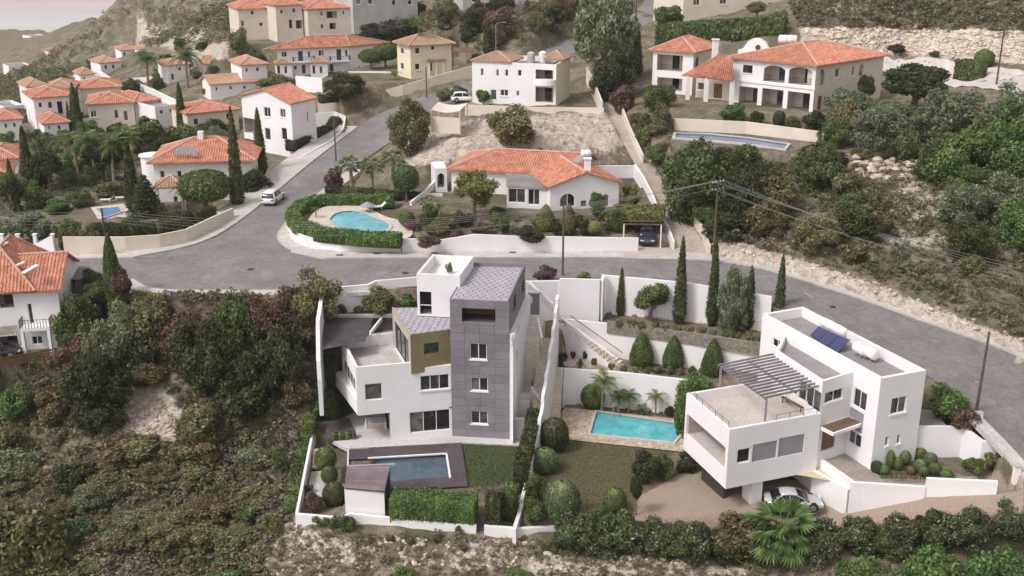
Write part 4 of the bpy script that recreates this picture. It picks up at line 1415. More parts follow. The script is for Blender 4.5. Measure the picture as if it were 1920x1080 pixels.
# landing at the entrance door, flight down, landing, flight with balusters
stairs('entrance_stairs', 'upper stone flight with landing right of the grey tower', a0(992, 592, -1.6), a0(1022, 592, -1.6), a0(986, 640, -3.0), a0(1012, 640, -3.0), -1.6, -3.0, 8, base=-10.2)
stairs('entrance_stairs', 'long beige stone flight along the left of the stepped white wall', a0(1014, 630, -3.0), a0(1032, 630, -3.0), a0(1000, 728, -7.0), a0(1020, 728, -7.0), -3.0, -7.0, 20, base=-10.2)
ld = [G(*p, -7.0) for p in ((966, 724), (1020, 724), (1018, 742), (962, 745))]
tag(MB().prism([xy(p) for p in ld], -9.8, -6.97).build('landing', STEP), 'stone landing below the long entrance flight', 'landing')
bl = [G(*p, -3.4) for p in ((985, 600), (1034, 605), (1026, 700), (972, 735))]
tag(MB().prism([xy(p) for p in [G(985, 640, -6.9), G(1003, 640, -6.9), G(995, 735, -6.9), G(966, 735, -6.9)]], -9.8, -6.9).build('side_court', CONC), 'narrow paved court between the grey tower and the long stairs', 'courtyard')
stairs('entrance_stairs', 'lowest short flight of steps behind the dark hedge by the tower', a0(1000, 745, -7.0), a0(1018, 745, -7.0), a0(996, 790, -8.6), a0(1012, 790, -8.6), -7.0, -8.6, 8, base=-10)
tag(MB().box((G(978, 765, -8).x, G(978, 765, -8).y, -8.7), (1.5, .3, 2.8)).build('garden_wall', WHITE), 'small white wall below the stone landing', 'wall')
balustrade(None, 'balustrade', 'sloping stone balustrade above the entrance landing by the street wall', G(992, 545, .2), G(1036, 585, -1.2))
balustrade(None, 'balustrade', 'short stone balustrade beside the upper entrance flight', G(1008, 612, -1.7), G(1016, 650, -3.2))
balustrade(None, 'balustrade', 'small stone balustrade at the bottom of the entrance stairs', G(996, 742, -6.9), G(1014, 768, -8.0))
# balustraded flight down to the cone topiaries
fl = [a0(1046, 603, -3.2), a0(1068, 597, -3.2), a0(1168, 676, -6.0), a0(1150, 690, -6.0)]
stairs('garden_stairs', 'sloping stone stairs with balustrade down to the cone shaped topiaries', fl[0], fl[1], fl[3], fl[2], -3.25, -6.0, 14, base=-6.6)
balustrade(None, 'balustrade', 'long sloping stone balustrade above the potted topiary terrace', G(1052, 610, -3.2), G(1152, 684, -5.75), .8, .34)
tag(MB().bar(G(1070, 592, -2.2), G(1168, 662, -4.8), .05, .05).build('handrail', DARK), 'thin dark handrail along the upper side of the sloping stairs', 'handrail')
sw = [Vector((*fl[0], 0)), Vector((*fl[3], 0))]
nn_ = Vector((0, -.06, 0))
mb = MB()
q4_ = [sw[0] + nn_, sw[1] + nn_]
for dy in (0, .1):
    pass
mb.prism([xy(q4_[0]), xy(q4_[1]), (q4_[1].x, q4_[1].y + .12), (q4_[0].x, q4_[0].y + .12)], -6.6, [-3.15, -5.9, -5.9, -3.15])
tag(mb.build('stair_wall', WHITE), 'white side wall under the sloping balustrade stairs', 'wall')
PEB = surf('pale_pebbles', (.38, .32, .26), (.52, .45, .38), 3, .9, 14, .5, .3)
tag(MB().poly([(*xy(G(*q_, -6.05)), -6.05) for q_ in ((1050, 655), (1090, 655), (1172, 684), (1172, 694), (1057, 686))]).build('pebble_bed', PEB), kind='structure')
# flight from the potted terrace down to the turquoise pool
stairs('garden_stairs', 'straight beige stone stairs right of the stepped white wall', a0(1036, 684, -6.0), a0(1055, 686, -6.0), a0(1027, 782, -9.55), a0(1050, 784, -9.55), -6.0, -9.55, 18, base=-10)
rt = thing('handrail', 'dark handrail beside the straight stairs to the turquoise pool', 'handrail', tuple(G(1054, 784, -9.55)))
railing(rt, [G(1057, 688, -6.0), G(1053, 786, -9.55)], .9, sp=1.3)
# walls of the neighbouring garden
top_of('retaining_wall', 'long white street wall behind the cypresses', [tuple(p) for p in w1], zb=-4.5, t=.3)
tag(MB().prism([xy(G(1126, 524, .9)), xy(G(1132, 515, .9)), xy(G(1136, 516, .9)), xy(G(1131, 526, .9))], -4.4, .92).build('wall_pier', WHITE), 'white corner pier where the street wall steps back', 'pier')
top_of('retaining_wall', 'white terrace wall behind the cone shaped topiaries', [tuple(p) for p in w2], zb=-6.6, t=.3)
top_of('retaining_wall', 'white wall behind the turquoise pool with small palms in front', [tuple(p) for p in w3], zb=-10, t=.3)
# terrace one: stone edging and front planter
st_ = [(p.x, p.y, -2.45) for p in [G(1140, 606, -2.45), G(1290, 626, -2.45), G(1430, 648, -2.45)]]
STONEW = surf('garden_stone', (.15, .13, .105), (.27, .24, .195), 2.5, .9, 7, .4, .3)
top_of('planter_wall', 'low rough stone planter edge above the topiary terrace wall', [(p[0], p[1] + .55, p[2]) for p in st_], zb=-3.6, t=.35, mat=STONEW)
edge_t = thing('stone_edging', 'row of rounded yellowish edging stones under the cypresses', 'edging', tuple(G(1290, 600, -3.2)))
e0, e1 = G(1180, 589, -3.2), G(1420, 616, -3.2)
for k in range(52):
    p_ = e0.lerp(e1, (k + .5) / 52)
    m2 = MB()
    r_ = rng.uniform(.13, .19)
    m2.cyl((p_.x, p_.y, -3.4), (p_.x, p_.y, -3.3 + r_), r_, r_ * .8, 7).cyl((p_.x, p_.y, -3.3 + r_), (p_.x, p_.y, -3.3 + r_ * 1.6), r_ * .8, r_ * .3, 7)
    m2.build('stone', STEP, edge_t)
# pool terrace with paving
CRAZY, nt, b = newmat('crazy_paving')
p = pos(nt)
vo = nd(nt, 'ShaderNodeTexVoronoi', feature='DISTANCE_TO_EDGE'); vo.inputs['Scale'].default_value = 2.2
vc = nd(nt, 'ShaderNodeTexVoronoi'); vc.inputs['Scale'].default_value = 2.2
nt.links.new(p, vo.inputs['Vector']); nt.links.new(p, vc.inputs['Vector'])
cc = ramp(nt, vc.outputs['Color'], [(.1, (.40, .30, .22)), (.5, (.52, .41, .31)), (.9, (.60, .50, .40))])
cc = mixc(nt, ramp(nt, vo.outputs[0], [(.02, (1, 1, 1)), (.06, (0, 0, 0))]), cc, (.26, .20, .15))
nt.links.new(cc, b.inputs['Base Color']); b.inputs['Roughness'].default_value = .8
pv_ = [G(*q_, -9.5) for q_ in ((1052, 772), (1062, 764), (1160, 771), (1300, 790), (1300, 850), (1262, 846), (1056, 821), (1046, 800))]
tp2 = thing('pool_terrace', 'beige crazy paving round the turquoise pool', 'terrace', tuple(G(1180, 800, -9.5)))
PX_ = [G(*q_, -9.5) for q_ in POOL_TURQ]
def quad(a, b2, c, d, zz, par, nm='paving', mat=CRAZY):
    MB().poly([(*xy(v_), zz) for v_ in (a, b2, c, d)]).build(nm, mat, par)
g5 = lambda x, y: G(x, y, -9.5)
quad(g5(1050, 775), PX_[0], PX_[3], g5(1046, 822), -9.5, tp2)
quad(g5(1060, 764), g5(1300, 788), PX_[1], PX_[0], -9.5, tp2)
quad(g5(1050, 775), g5(1060, 764), PX_[0], g5(1119, 772), -9.5, tp2)
quad(PX_[3], PX_[2], g5(1262, 845), g5(1046, 822), -9.5, tp2)
quad(PX_[1], g5(1320, 800), g5(1310, 850), PX_[2], -9.5, tp2)
quad(g5(1300, 788), g5(1320, 800), PX_[1], PX_[1], -9.5, tp2)
quad(PX_[2], g5(1310, 850), g5(1262, 845), PX_[2], -9.5, tp2)
tpool = pool('swimming_pool', 'turquoise rectangular pool with pale rim beside the modern white house', pt, -9.45, .16, WATERT, flat('pool_plaster', (.35, .62, .66), .5), PAVE, .32)
mb = MB()
q = G(1150, 775, -9.4)
for dx in (0, .5):
    mb.tube([(q.x + dx, q.y + .3, -9.4), (q.x + dx, q.y + .3, -8.8), (q.x + dx, q.y - .1, -8.65), (q.x + dx, q.y - .35, -9.0), (q.x + dx, q.y - .35, -9.7)], [.025] * 5, 6)
tag(mb.build('pool_ladder', STEEL), 'small steel ladder at the far rim of the turquoise pool', 'ladder')
# ================================================================ white modern house on the right
rh = thing('modern_house', 'white modern house with pergola terrace, carport and solar heater on its flat roof', 'house', (24, 82, -7.1))
ZR = -7.1
mA, mB, mC, mD = [xy(G(*p, .8)) for p in ((1430, 588), (1506, 575), (1737, 694), (1652, 710))]
face(rh, mA, mD, ZR - 3, .8, [(1448, 637, 1467, 653, 'ws', 2), (1599, 731, 1625, 767, 'ws', 2), (1591, 768, 1619, 808, 'p'), (1590, 810, 1615, 836, 'ws', 2)], WHITE)
face(rh, mD, mC, ZR - .5, .8, [(1671, 745, 1699, 775, 'w', 2), (1660, 819, 1666, 836, 'w', 1), (1682, 815, 1688, 832, 'w', 1)], WHITE)
face(rh, mC, mB, ZR - .5, .8, [], WHITE)
face(rh, mB, mA, ZR - .5, .8, [], WHITE)
parapet(rh, [mA, mD, mC, mB], .8, -.05, .3, WHITE, ROOFGREY)
# middle block
nz = .12
nA, nD, nC0 = xy(G(1455, 657, nz)), xy(G(1543, 715, nz)), xy(G(1600, 702, nz))
uu, _ = onwall(mA, mD, 1600, 702)
nC = along(mA, mD, uu, -.02)
ub, _ = onwall(mA, mD, 1470, 640)
nB = along(mA, mD, max(.6, ub), -.02)
face(rh, nA, nD, ZR - 3, nz, [(0, 0, 0, 0, 'ws', 3, dict(frame=FRAME, glass=GLASS), (3.6, 8.6, -3.2, -.9))], WHITE)
face(rh, nD, nC, ZR - 3, nz, [(1547, 732, 1580, 752, 'w', 2), (1541, 805, 1566, 842, 'd')], WHITE)
face(rh, nB, nA, ZR - 3, nz, [], WHITE)
parapet(rh, [nA, nD, nC, nB], nz, -.45, .22, WHITE, ROOFGREY)
u0, _ = onwall(nD, nC, 1541, 790); u1, _ = onwall(nD, nC, 1591, 790)
cz = onwall(nD, nC, 1560, 793)[1]
MB().prism([along(nD, nC, .05, -1.5), along(nD, nC, u1, -1.5), along(nD, nC, u1, .0), along(nD, nC, .05, .0)], cz - .15, cz + .1).build('canopy', WHITE, rh)
MB().prism([along(nD, nC, .2, -1.35), along(nD, nC, u1 - .15, -1.35), along(nD, nC, u1 - .15, -.1), along(nD, nC, .2, -.1)], cz + .1, cz + .13).build('canopy_bed', SOIL, rh)
# terrace block hovering over the carport
PZ, PF, PB = -2.5, -3.3, -7.56
qL, qF, qR = xy(G(1287, 737, PZ)), xy(G(1368, 806, PZ)), xy(G(1540, 775, PZ))
qB = (qL[0] + qR[0] - qF[0], qL[1] + qR[1] - qF[1])
face(rh, qL, qF, PB, PZ, [(0, 0, 0, 0, 'o', 1, dict(depth=2.6, back=TAUPE, floor=TERRFLOOR, name='loggia'), (.3, 6.7, -6.05, -4.2))], WHITE)
face(rh, qF, qR, PB, PZ, [(1382, 841, 1407, 868, 'ws', 1, dict(fw=.09)), (1411, 830, 1456, 863, 'p'), (1460, 818, 1507, 853, 'p')], CREAM if False else WHITE)
face(rh, qR, qB, PB, PZ, [], WHITE); face(rh, qB, qL, PB, PZ, [], WHITE)
parapet(rh, [qL, qF, qR, qB], PZ, PF, .26, WHITE, TERRFLOOR)
SOFFIT = surf('ochre_soffit', (.50, .42, .27), (.58, .50, .34), .5, .8, 4, .1, .03)
MB().poly([(*p, PB) for p in (qL, qB, qR, qF)]).build('soffit', SOFFIT, rh)
iq = inset([qL, qF, qR, qB], .13)
railing(rh, [(*p, PZ) for p in (ccw([qL, qF, qR])[0], )] if False else [(*along(qL, qF, .4, .13), PZ), (*along(qL, qF, 6.7, .13), PZ)], .5, sp=1.0, rails=(.48,), r=.015)
railing(rh, [(*along(qF, qR, 4.2, .13), PZ), (*along(qF, qR, 7.9, .13), PZ)], .5, sp=1.1, rails=(.48,), r=.015)
# pergola
PERG = surf('pergola_metal', (.24, .21, .235), (.30, .27, .295), 1, .5, 8, .1, 0)
zp = -.45
pg0, pg1, pg2, pg3 = G(1346, 685, zp), G(1449, 664, zp), G(1543, 722, zp), G(1431, 746, zp)
pe = thing('pergola', 'grey slatted pergola over the roof terrace of the white house', 'pergola', (pg3.x, pg3.y, PF))
for k in range(14):
    a = pg0.lerp(pg3, k / 13); b2 = pg1.lerp(pg2, k / 13)
    MB().bar(a, b2 + (b2 - a) * .015, .09, .16).build('slat', PERG, pe)
for t_ in (.06, .55):
    a, b2 = pg0.lerp(pg1, t_), pg3.lerp(pg2, t_)
    MB().bar(a - Vector((0, 0, .17)), b2 - Vector((0, 0, .17)), .12, .18).build('beam', PERG, pe)
for p_, zb2 in ((pg0.lerp(pg1, .06), PZ - .6), (pg3.lerp(pg2, .06), PZ)):
    MB().bar((p_.x, p_.y, zb2), (p_.x, p_.y, zp - .2), .16).build('post', PERG, pe)
# bench with cushions by the sliding doors
c0, c1 = G(1468, 752, PF), G(1508, 774, PF)
bt = thing('bench', 'weathered wooden bench on the roof terrace of the white house', 'bench', tuple(c0))
d = (c1 - c0).normalized(); n2 = Vector((-d.y, d.x, 0))
for s_ in (-.25, -.08, .09, .26):
    MB().bar(c0 + n2 * s_ + Vector((0, 0, .45)), c1 + n2 * s_ + Vector((0, 0, .45)), .15, .05).build('slat', WOOD if s_ < 0 else STEP, bt)
for t_ in (.08, .92):
    for s_ in (-.22, .22):
        p_ = c0.lerp(c1, t_) + n2 * s_
        MB().bar(p_, p_ + Vector((0, 0, .43)), .07).build('leg', WOOD, bt)
MB().bar(c0 + n2 * .3 + Vector((0, 0, .75)), c1 + n2 * .3 + Vector((0, 0, .75)), .05, .3).build('backrest', STEP, bt)
# carport: column, back wall, floor
cc_ = G(1416, 944, -9.6)
cd = Vector((qR[0] - qF[0], qR[1] - qF[1], 0)).normalized()
cn = Vector((-cd.y, cd.x, 0))
q = [cc_ + cd * a + cn * b2 for a, b2 in ((-.42, 0), (.55, 0), (.55, 1.3), (-.42, 1.3))]
MB().prism([xy(p) for p in q], -10.1, PB + .01).build('column', WHITE, rh)
k0, k1 = along(qF, qR, 1.6, 5.2), along(qF, qR, 9.5, 5.2)
MB().prism([k0, k1, along(k0, k1, 7.9, .2), along(k0, k1, 0, .2)], -10.1, PB + .01).build('carport_wall', TAUPE, rh)
k0, k1 = along(qF, qR, 1.2, 1.8), along(qF, qR, 1.2, 5.2)
MB().prism([k0, k1, (k1[0] - .2, k1[1]), (k0[0] - .2, k0[1])], -10.1, PB + .01).build('carport_wall', DARK, rh)
# entrance bridge with its white parapet wall
br = thing('entrance_ramp', 'paved ramp with white side wall leading to the front door of the white house', 'ramp', tuple(G(1600, 905, -7.1)))
rz_ = -7.05
RAMP = surf('ramp_paving', (.27, .235, .205), (.35, .31, .275), .5, .85, 6, .25, .1)
rpts = [G(*p, rz_) for p in ((1533, 852), (1536, 838), (1572, 838), (1640, 884), (1660, 903), (1736, 906), (1734, 913), (1600, 908))]
MB().prism([xy(p) for p in rpts], -7.5, rz_).build('paving', RAMP, br)
e1 = [G(1530, 856, -6.75), G(1597, 903, -6.75)]
MB().prism([xy(e1[0]), xy(e1[1]), along(e1[0], e1[1], (e1[1] - e1[0]).length, .28), along(e1[0], e1[1], 0, .28)], -7.55, -6.75).build('edge_beam', WHITE, br)
MB().poly([(*xy(p), -7.52) for p in (G(1440, 880, -7.5), G(1533, 862, -7.5), G(1597, 908, -7.5))]).build('soffit', SOFFIT, br)
ww = [G(1596, 903, -6.72), G(1735, 912, -6.72)]
top_of('retaining_wall', 'white sloping wall between the drive and the entrance ramp', [tuple(p) for p in ww], zb=-10.4, t=.28)
ww = [G(1737, 896, -6.05), G(1871, 902, -5.65)]
top_of('retaining_wall', 'white raised wall end beside the drive below the topiary bed', [tuple(p) for p in ww], zb=-10.0, t=.28)
kb = G(1597, 905, -7)
MB().prism([xy(kb), along(kb, e1[0], .01, .3), along(kb, (kb[0] - 2.4, kb[1] + 3.0), 3.6, .0), along(kb, (kb[0] - 2.4, kb[1] + 3.0), 3.6, -.3)], -10.2, -7.5).build('side_wall', WHITE, br)
# forecourt walls and beds
fwz = [G(1720, 799, -4.3), G(1807, 799, -4.4), G(1843, 826, -4.7), G(1871, 827, -4.7)]
top_of('retaining_wall', 'white angled wall behind the topiary bed right of the white house', [tuple(p) for p in fwz], zb=-8, t=.28)
fwz = [G(1876, 848, -6.0), G(1898, 868, -6.3)]
top_of('garden_wall', 'short white wall by the street gate of the white house', [tuple(p) for p in fwz], zb=-8.2, t=.25)
stamp([G(1722, 799, -4.6), G(1807, 799, -4.6), G(1835, 780, -4.2), G(1790, 740, -3.6), G(1735, 740, -3.6)], .3, -4.7)
pc = [G(*p, -4.55) for p in ((1724, 797), (1774, 797), (1748, 768), (1728, 768))]
tag(MB().prism([xy(p) for p in pc], -5.2, -4.55).build('side_terrace', ROOFGREY), kind='structure')
mt = thing('meter_box', 'white meter box by the leaning street pole on the right', 'box', tuple(G(1832, 796, -4.4)))
p_ = G(1832, 796, -4.4)
MB().box((p_.x, p_.y, -3.9), (.55, .45, 1.1)).build('cabinet', FRAME, mt)
MB().box((p_.x, p_.y, -3.32), (.62, .52, .07)).build('lid', CONC, mt)
gp = G(1903, 907, -6.5)
gt = thing('gate_pillar', 'white gate pillar at the right end of the drive', 'pillar', tuple(gp))
MB().box((gp.x, gp.y, gp.z + .75), (.45, .45, 1.5)).build('pillar', WHITE, gt)
MB().box((gp.x, gp.y, gp.z + 1.54), (.56, .56, .1)).build('cap', CONC, gt)
lt = thing('fence', 'low dark fence on the wall beside the topiary bed', 'fence', tuple(G(1690, 897, -7.0)))
railing(lt, [G(1652, 897, -7.0), G(1735, 900, -7.0)], .55, sp=.35, rails=(.5, .1), r=.02)
# solar collector and tanks on the roof
so = thing('solar_panel', 'blue solar panel tilted on the flat roof of the white house', 'solar panel', tuple(G(1546, 640, .0)))
sp = [G(1519, 627, .15), G(1572, 660, .15), G(1594, 637, .95), G(1535, 611, .95)]
PANEL = flat('solar_blue', (.045, .05, .13), .18)
for k in range(3):
    a, b2 = k / 3 + .01, (k + 1) / 3 - .01
    q = [sp[0].lerp(sp[1], a), sp[0].lerp(sp[1], b2), sp[3].lerp(sp[2], b2), sp[3].lerp(sp[2], a)]
    m2 = MB().poly(q).poly([p + Vector((0, 0, -.08)) for p in q][::-1])
    for i in range(4):
        m2.poly([q[i] - Vector((0, 0, .08)), q[(i + 1) % 4] - Vector((0, 0, .08)), q[(i + 1) % 4], q[i]])
    m2.build('collector', PANEL, so)
for a, b2 in ((sp[3], sp[3]), (sp[2], sp[2])):
    MB().bar((a.x, a.y, -.05), tuple(a), .05).build('strut', STEEL, so)
MB().bar(sp[3], sp[2], .06).build('frame', STEEL, so)
dd = math.atan2(mD[1] - mA[1], mD[0] - mA[0])
for (px, py, L_, r_, lab) in ((1562, 626, 3.2, .42, 'long white water tank behind the blue solar panel'), (1612, 668, 1.3, .46, 'white round water tank on the flat roof, left of the pair'), (1632, 676, 1.2, .46, 'white round water tank on the flat roof, right of the pair')):
    p_ = G(px, py, 0)
    T = thing('water_tank', lab, 'tank', (p_.x, p_.y, -.05), None if L_ > 2 else 'white tanks on the modern roof')
    tank(T, (p_.x, p_.y, -.05), L_, r_, dd)
# ================================================================ the other houses
X = lambda px, py, z: xy(G(px, py, z))
def quadC(A, B, depth):
    """back-right corner for a rectangle on front A-B"""
    L = math.hypot(B[0] - A[0], B[1] - A[1])
    return along(A, B, L, depth)
# ---- bungalow
bz, be = 1.7, 4.6
bg_ = thing('bungalow', 'white bungalow with orange tiled roof behind the kidney shaped pool', 'house', (2, 130, bz))
bA, bB = X(846, 316, be), X(1090, 329, be)
bC = quadC(bA, bB, 9.2); bD = (bA[0] + bC[0] - bB[0], bA[1] + bC[1] - bB[1])
face(bg_, bA, bB, bz - .6, be, [(857, 338, 872, 362, 'w', 2), (880, 345, 895, 372, 'w', 2), (951, 346, 984, 380, 'ws', 2)], WHITE)
face(bg_, bB, bC, bz - .6, be, [], WHITE); face(bg_, bC, bD, bz - .6, be, [], WHITE); face(bg_, bD, bA, bz - .6, be, [], WHITE)
hip(bg_, [bA, bB, bC, bD], be, 1.75, .5, (True, False), TERRA, axis=False)
fA, fB = X(1031, 350, be), X(1161, 341, be)
fC, fD = quadC(fA, fB, 8.5), along(fA, fB, 0, 8.5)
face(bg_, fA, fB, bz - .6, be, [(1050, 363, 1078, 388, 'wa', 2, dict(frame=FRAME)), (1089, 376, 1099, 387, 'ws', 1, dict(frame=DFRAME)), (1128, 364, 1142, 388, 'wa', 1), (1093, 393, 1098, 401, 'ws', 1, dict(frame=DFRAME))], WHITE)
face(bg_, fB, fC, bz - .6, be, [], WHITE); face(bg_, fD, fA, bz - .6, be, [], WHITE)
ro, r0, r1 = hip(bg_, [fA, fB, fC, fD], be, 1.5, .35, (False, False), TERRA, axis=True)
q = G(1102, 318, 6.2)
MB().box((q.x, q.y + .6, 6.5), (.75, .6, 1.7)).box((q.x, q.y + .6, 7.4), (.95, .8, .12)).build('chimney', WHITE, bg_)
vA, vB = X(958, 325, be), X(1012, 330, be)
# glazed porch with a grey lean-to roof
pA, pB = X(948, 352, be - .5), X(996, 354, be - .5)
GREYTILE = surf('grey_lean_to', (.24, .21, .20), (.32, .29, .275), .8, .8, 7, .2, .1)
tiled(bg_, [[Vector((*X(950, 349, be - .35), be - .35)), Vector((*X(1033, 354, be - .35), be - .35)), Vector((*X(1020, 329, be + .1), be + .1)), Vector((*X(948, 326, be + .1), be + .1))]], GREYTILE)
gA, gB = X(950, 352, be - .5), X(1030, 355, be - .5)
face(bg_, gA, gB, bz - .3, be - .5, [(953, 345, 985, 380, 'ws', 2, dict(frame=FRAME)), (990, 352, 1012, 384, 'ws', 2)], WHITE)
# left porch arch
aA, aB = X(816, 318, be), X(838, 317, be)
face(bg_, aA, aB, bz - .3, be, [(820, 325, 834, 352, 'oa', 1, dict(depth=2.2, back=WHITE))], WHITE)
face(bg_, along(aA, aB, 0, 4), aA, bz - .3, be, [], WHITE); face(bg_, aB, along(aA, aB, math.hypot(aB[0] - aA[0], aB[1] - aA[1]), 4), bz - .3, be, [], WHITE)
MB().prism([aA, aB, along(aA, aB, 1.6, 4), along(aA, aB, 0, 4)], be, be + .12).build('porch_roof', WHITE, bg_)
T = thing('water_tank', 'white water tank on the chimney side of the bungalow roof', 'tank', tuple(G(1100, 300, 6.6)))
q = G(1100, 297, 6.4); tank(T, (q.x, q.y + 1.5, 6.0), 1.2, .45, 0)
so = thing('solar_panel', 'pale solar panel on the orange bungalow roof', 'solar panel', tuple(G(1085, 305, 6.3)))
sp = [G(1072, 302, 6.0), G(1084, 306, 6.0), G(1098, 295, 6.9), G(1086, 291, 6.9)]
MB().poly(sp).poly([p - Vector((0, 0, .1)) for p in sp][::-1]).build('collector', STEEL, so)
MB().bar((sp[2].x, sp[2].y, 5.6), sp[2], .06).bar((sp[3].x, sp[3].y, 5.6), sp[3], .06).build('strut', STEEL, so)
# ---- big villa on the terrace
vz, ve = 9.0, 15.3
vl = thing('villa', 'large cream villa with orange roofs and arched balconies above the garden terraces', 'villa', (42, 155, vz))
A, B, C = X(1375, 107, ve), X(1531, 122, ve), X(1658, 103, ve)
D = (A[0] + C[0] - B[0], A[1] + C[1] - B[1])
op = dict(depth=2.4, back=BEIGE, floor=TERRFLOOR)
face(vl, A, B, vz - .6, ve, [(1393, 122, 1411, 137, 'w', 2, dict(frame=DFRAME)), (1432, 123, 1472, 154, 'oa', 1, op), (1479, 126, 1523, 159, 'oa', 1, op),
     (1385, 163, 1420, 199, 'o', 1, op), (1428, 167, 1468, 204, 'o', 1, op), (1476, 173, 1518, 209, 'o', 1, op)], WHITE)
face(vl, B, C, vz - .6, ve, [(1534, 130, 1547, 160, 'oa', 1, dict(depth=1.5, back=BEIGE)), (1566, 128, 1574, 145, 'w', 1), (1598, 124, 1602, 142, 'w', 1), (1611, 120, 1619, 143, 'wa', 1),
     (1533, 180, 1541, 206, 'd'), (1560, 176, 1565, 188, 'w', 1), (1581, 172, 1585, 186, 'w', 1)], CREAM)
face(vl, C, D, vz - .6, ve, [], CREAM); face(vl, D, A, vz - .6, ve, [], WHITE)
hip(vl, [A, B, C, D], ve, 2.0, .6, (True, True), TERRA)
for r in ((1432, 123, 1472, 154), (1479, 126, 1523, 159)):
    u0, u1, z0, z1 = rectpx(A, B, r)
    railing(vl, [(*along(A, B, u0, .1), z0), (*along(A, B, u1, .1), z0)], .95, sp=.22, rails=(.92, .05), r=.02)
for r in ((1428, 167, 1468, 204), (1476, 173, 1518, 209)):
    u0, u1, z0, z1 = rectpx(A, B, r)
    railing(vl, [(*along(A, B, u0, .1), z0), (*along(A, B, u1, .1), z0)], .95, sp=.22, rails=(.92, .05), r=.02, mat=WOOD)
MB().prism([along(A, B, -.1, -.12), along(A, B, math.hypot(B[0] - A[0], B[1] - A[1]) + .1, -.12), along(A, B, math.hypot(B[0] - A[0], B[1] - A[1]) + .1, .02), along(A, B, -.1, .02)], 12.0, 12.35).build('string_course', WHITE, vl)
# left wing
E0, E1 = X(1225, 93, ve), X(1301, 98, ve)
E2 = along(E0, E1, math.hypot(E1[0] - E0[0], E1[1] - E0[1]), 9); E3 = along(E0, E1, 0, 9)
face(vl, E0, E1, vz - .6, ve, [(1232, 103, 1280, 133, 'o', 1, op), (1232, 146, 1279, 170, 'o', 1, op)], WHITE)
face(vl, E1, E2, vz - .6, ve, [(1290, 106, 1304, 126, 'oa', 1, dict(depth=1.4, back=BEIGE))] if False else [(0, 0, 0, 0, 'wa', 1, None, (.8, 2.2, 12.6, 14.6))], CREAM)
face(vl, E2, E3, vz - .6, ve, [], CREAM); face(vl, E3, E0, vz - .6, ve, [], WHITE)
hip(vl, [E0, E1, E2, E3], ve, 1.7, .5, (True, True), TERRA)
u0, u1, z0, z1 = rectpx(E0, E1, (1232, 103, 1280, 133))
railing(vl, [(*along(E0, E1, u0, .1), z0), (*along(E0, E1, u1, .1), z0)], .95, sp=.22, rails=(.92,), r=.02)
# link with its long sloping roof over the porch
ls = [Vector((*X(1278, 141, 12.4), 12.4)), Vector((*X(1374, 151, 12.4), 12.4)), Vector((*along(A, D, 2.0, .0), 15.9)), Vector((*along(E1, E2, 1.2, -.2), 15.6))]
ls[2] = G(1373, 106, 15.6); ls[3] = G(1347, 103, 15.6)
tiled(vl, [ls], TERRA)
pwA, pwB = X(1290, 145, 12.2), X(1374, 153, 12.2)
face(vl, along(pwA, pwB, 0, 2.6), along(pwA, pwB, math.hypot(pwB[0] - pwA[0], pwB[1] - pwA[1]), 2.6), vz - .4, 12.4, [(1308, 155, 1320, 169, 'w', 1), (1338, 157, 1354, 184, 'd')], BEIGE)
for px in (1281, 1324, 1372):
    q = along(pwA, pwB, max(.05, onwall(pwA, pwB, px, 165)[0]), .1)
    MB().box((q[0], q[1], 10.6), (.55, .5, 3.5)).build('column', WHITE, vl)
# curved pediment and chimney
mb = MB()
g0, g1 = X(1384, 92, 16.0), X(1452, 97, 16.0)
Lg = math.hypot(g1[0] - g0[0], g1[1] - g0[1])
prof = [(0, 14.9), (Lg, 14.9), (Lg, 15.9), (Lg * .86, 16.2), (Lg * .74, 17.2), (Lg * .6, 17.65), (Lg * .5, 17.75), (Lg * .4, 17.65), (Lg * .26, 17.2), (Lg * .14, 16.2), (0, 15.9)]
f1 = [(*along(g0, g1, u, 0), z) for u, z in prof]; f2 = [(*along(g0, g1, u, .4), z) for u, z in prof]
mb.poly(f1).poly(f2[::-1])
for i in range(len(prof)):
    j = (i + 1) % len(prof)
    mb.poly([f1[j], f1[i], f2[i], f2[j]])
pd = mb.build('pediment', WHITE, vl)
pc_ = Vector((*along(g0, g1, Lg * .55, -.03), 16.4))
mb = MB(); mb.poly([tuple(pc_ + Vector(((g1[0] - g0[0]) / Lg * math.cos(t_ * .5236) * .42, (g1[1] - g0[1]) / Lg * math.cos(t_ * .5236) * .42, math.sin(t_ * .5236) * .42))) for t_ in range(12)]).build('vent', DFRAME, pd)
q = G(1341, 92, 16.2); MB().box((q.x, q.y, 16.2), (.8, .7, 2.6)).box((q.x, q.y, 17.55), (1.05, .95, .14)).build('chimney', WHITE, vl)
T = thing('water_tank', 'white water tank on a stand on the villa roof', 'tank', tuple(G(1487, 84, 17)))
q = G(1487, 92, 16.4); tank(T, (q.x, q.y + 3.5, 16.5), 2.6, .62, -.15)
stairs('entrance_stairs', 'broad stone stairs rising to the villa porch', X(1300, 186, 9.0), X(1352, 190, 9.0), X(1303, 214, 7.3), X(1338, 217, 7.3), 9.0, 7.3, 9, base=6.5)
# villa garden walls and pool
top_of('retaining_wall', 'beige terrace wall behind the villa pool', [G(1265, 222, 8.6), G(1400, 228, 8.6), G(1535, 246, 8.4)], zb=6.4, t=.35, mat=BEIGE)
pool('swimming_pool', 'long deep blue pool on the villa terrace', pv, 7.15, .1, WATERD, flat('blue_basin', (.15, .25, .4), .5), PAVE, .5)
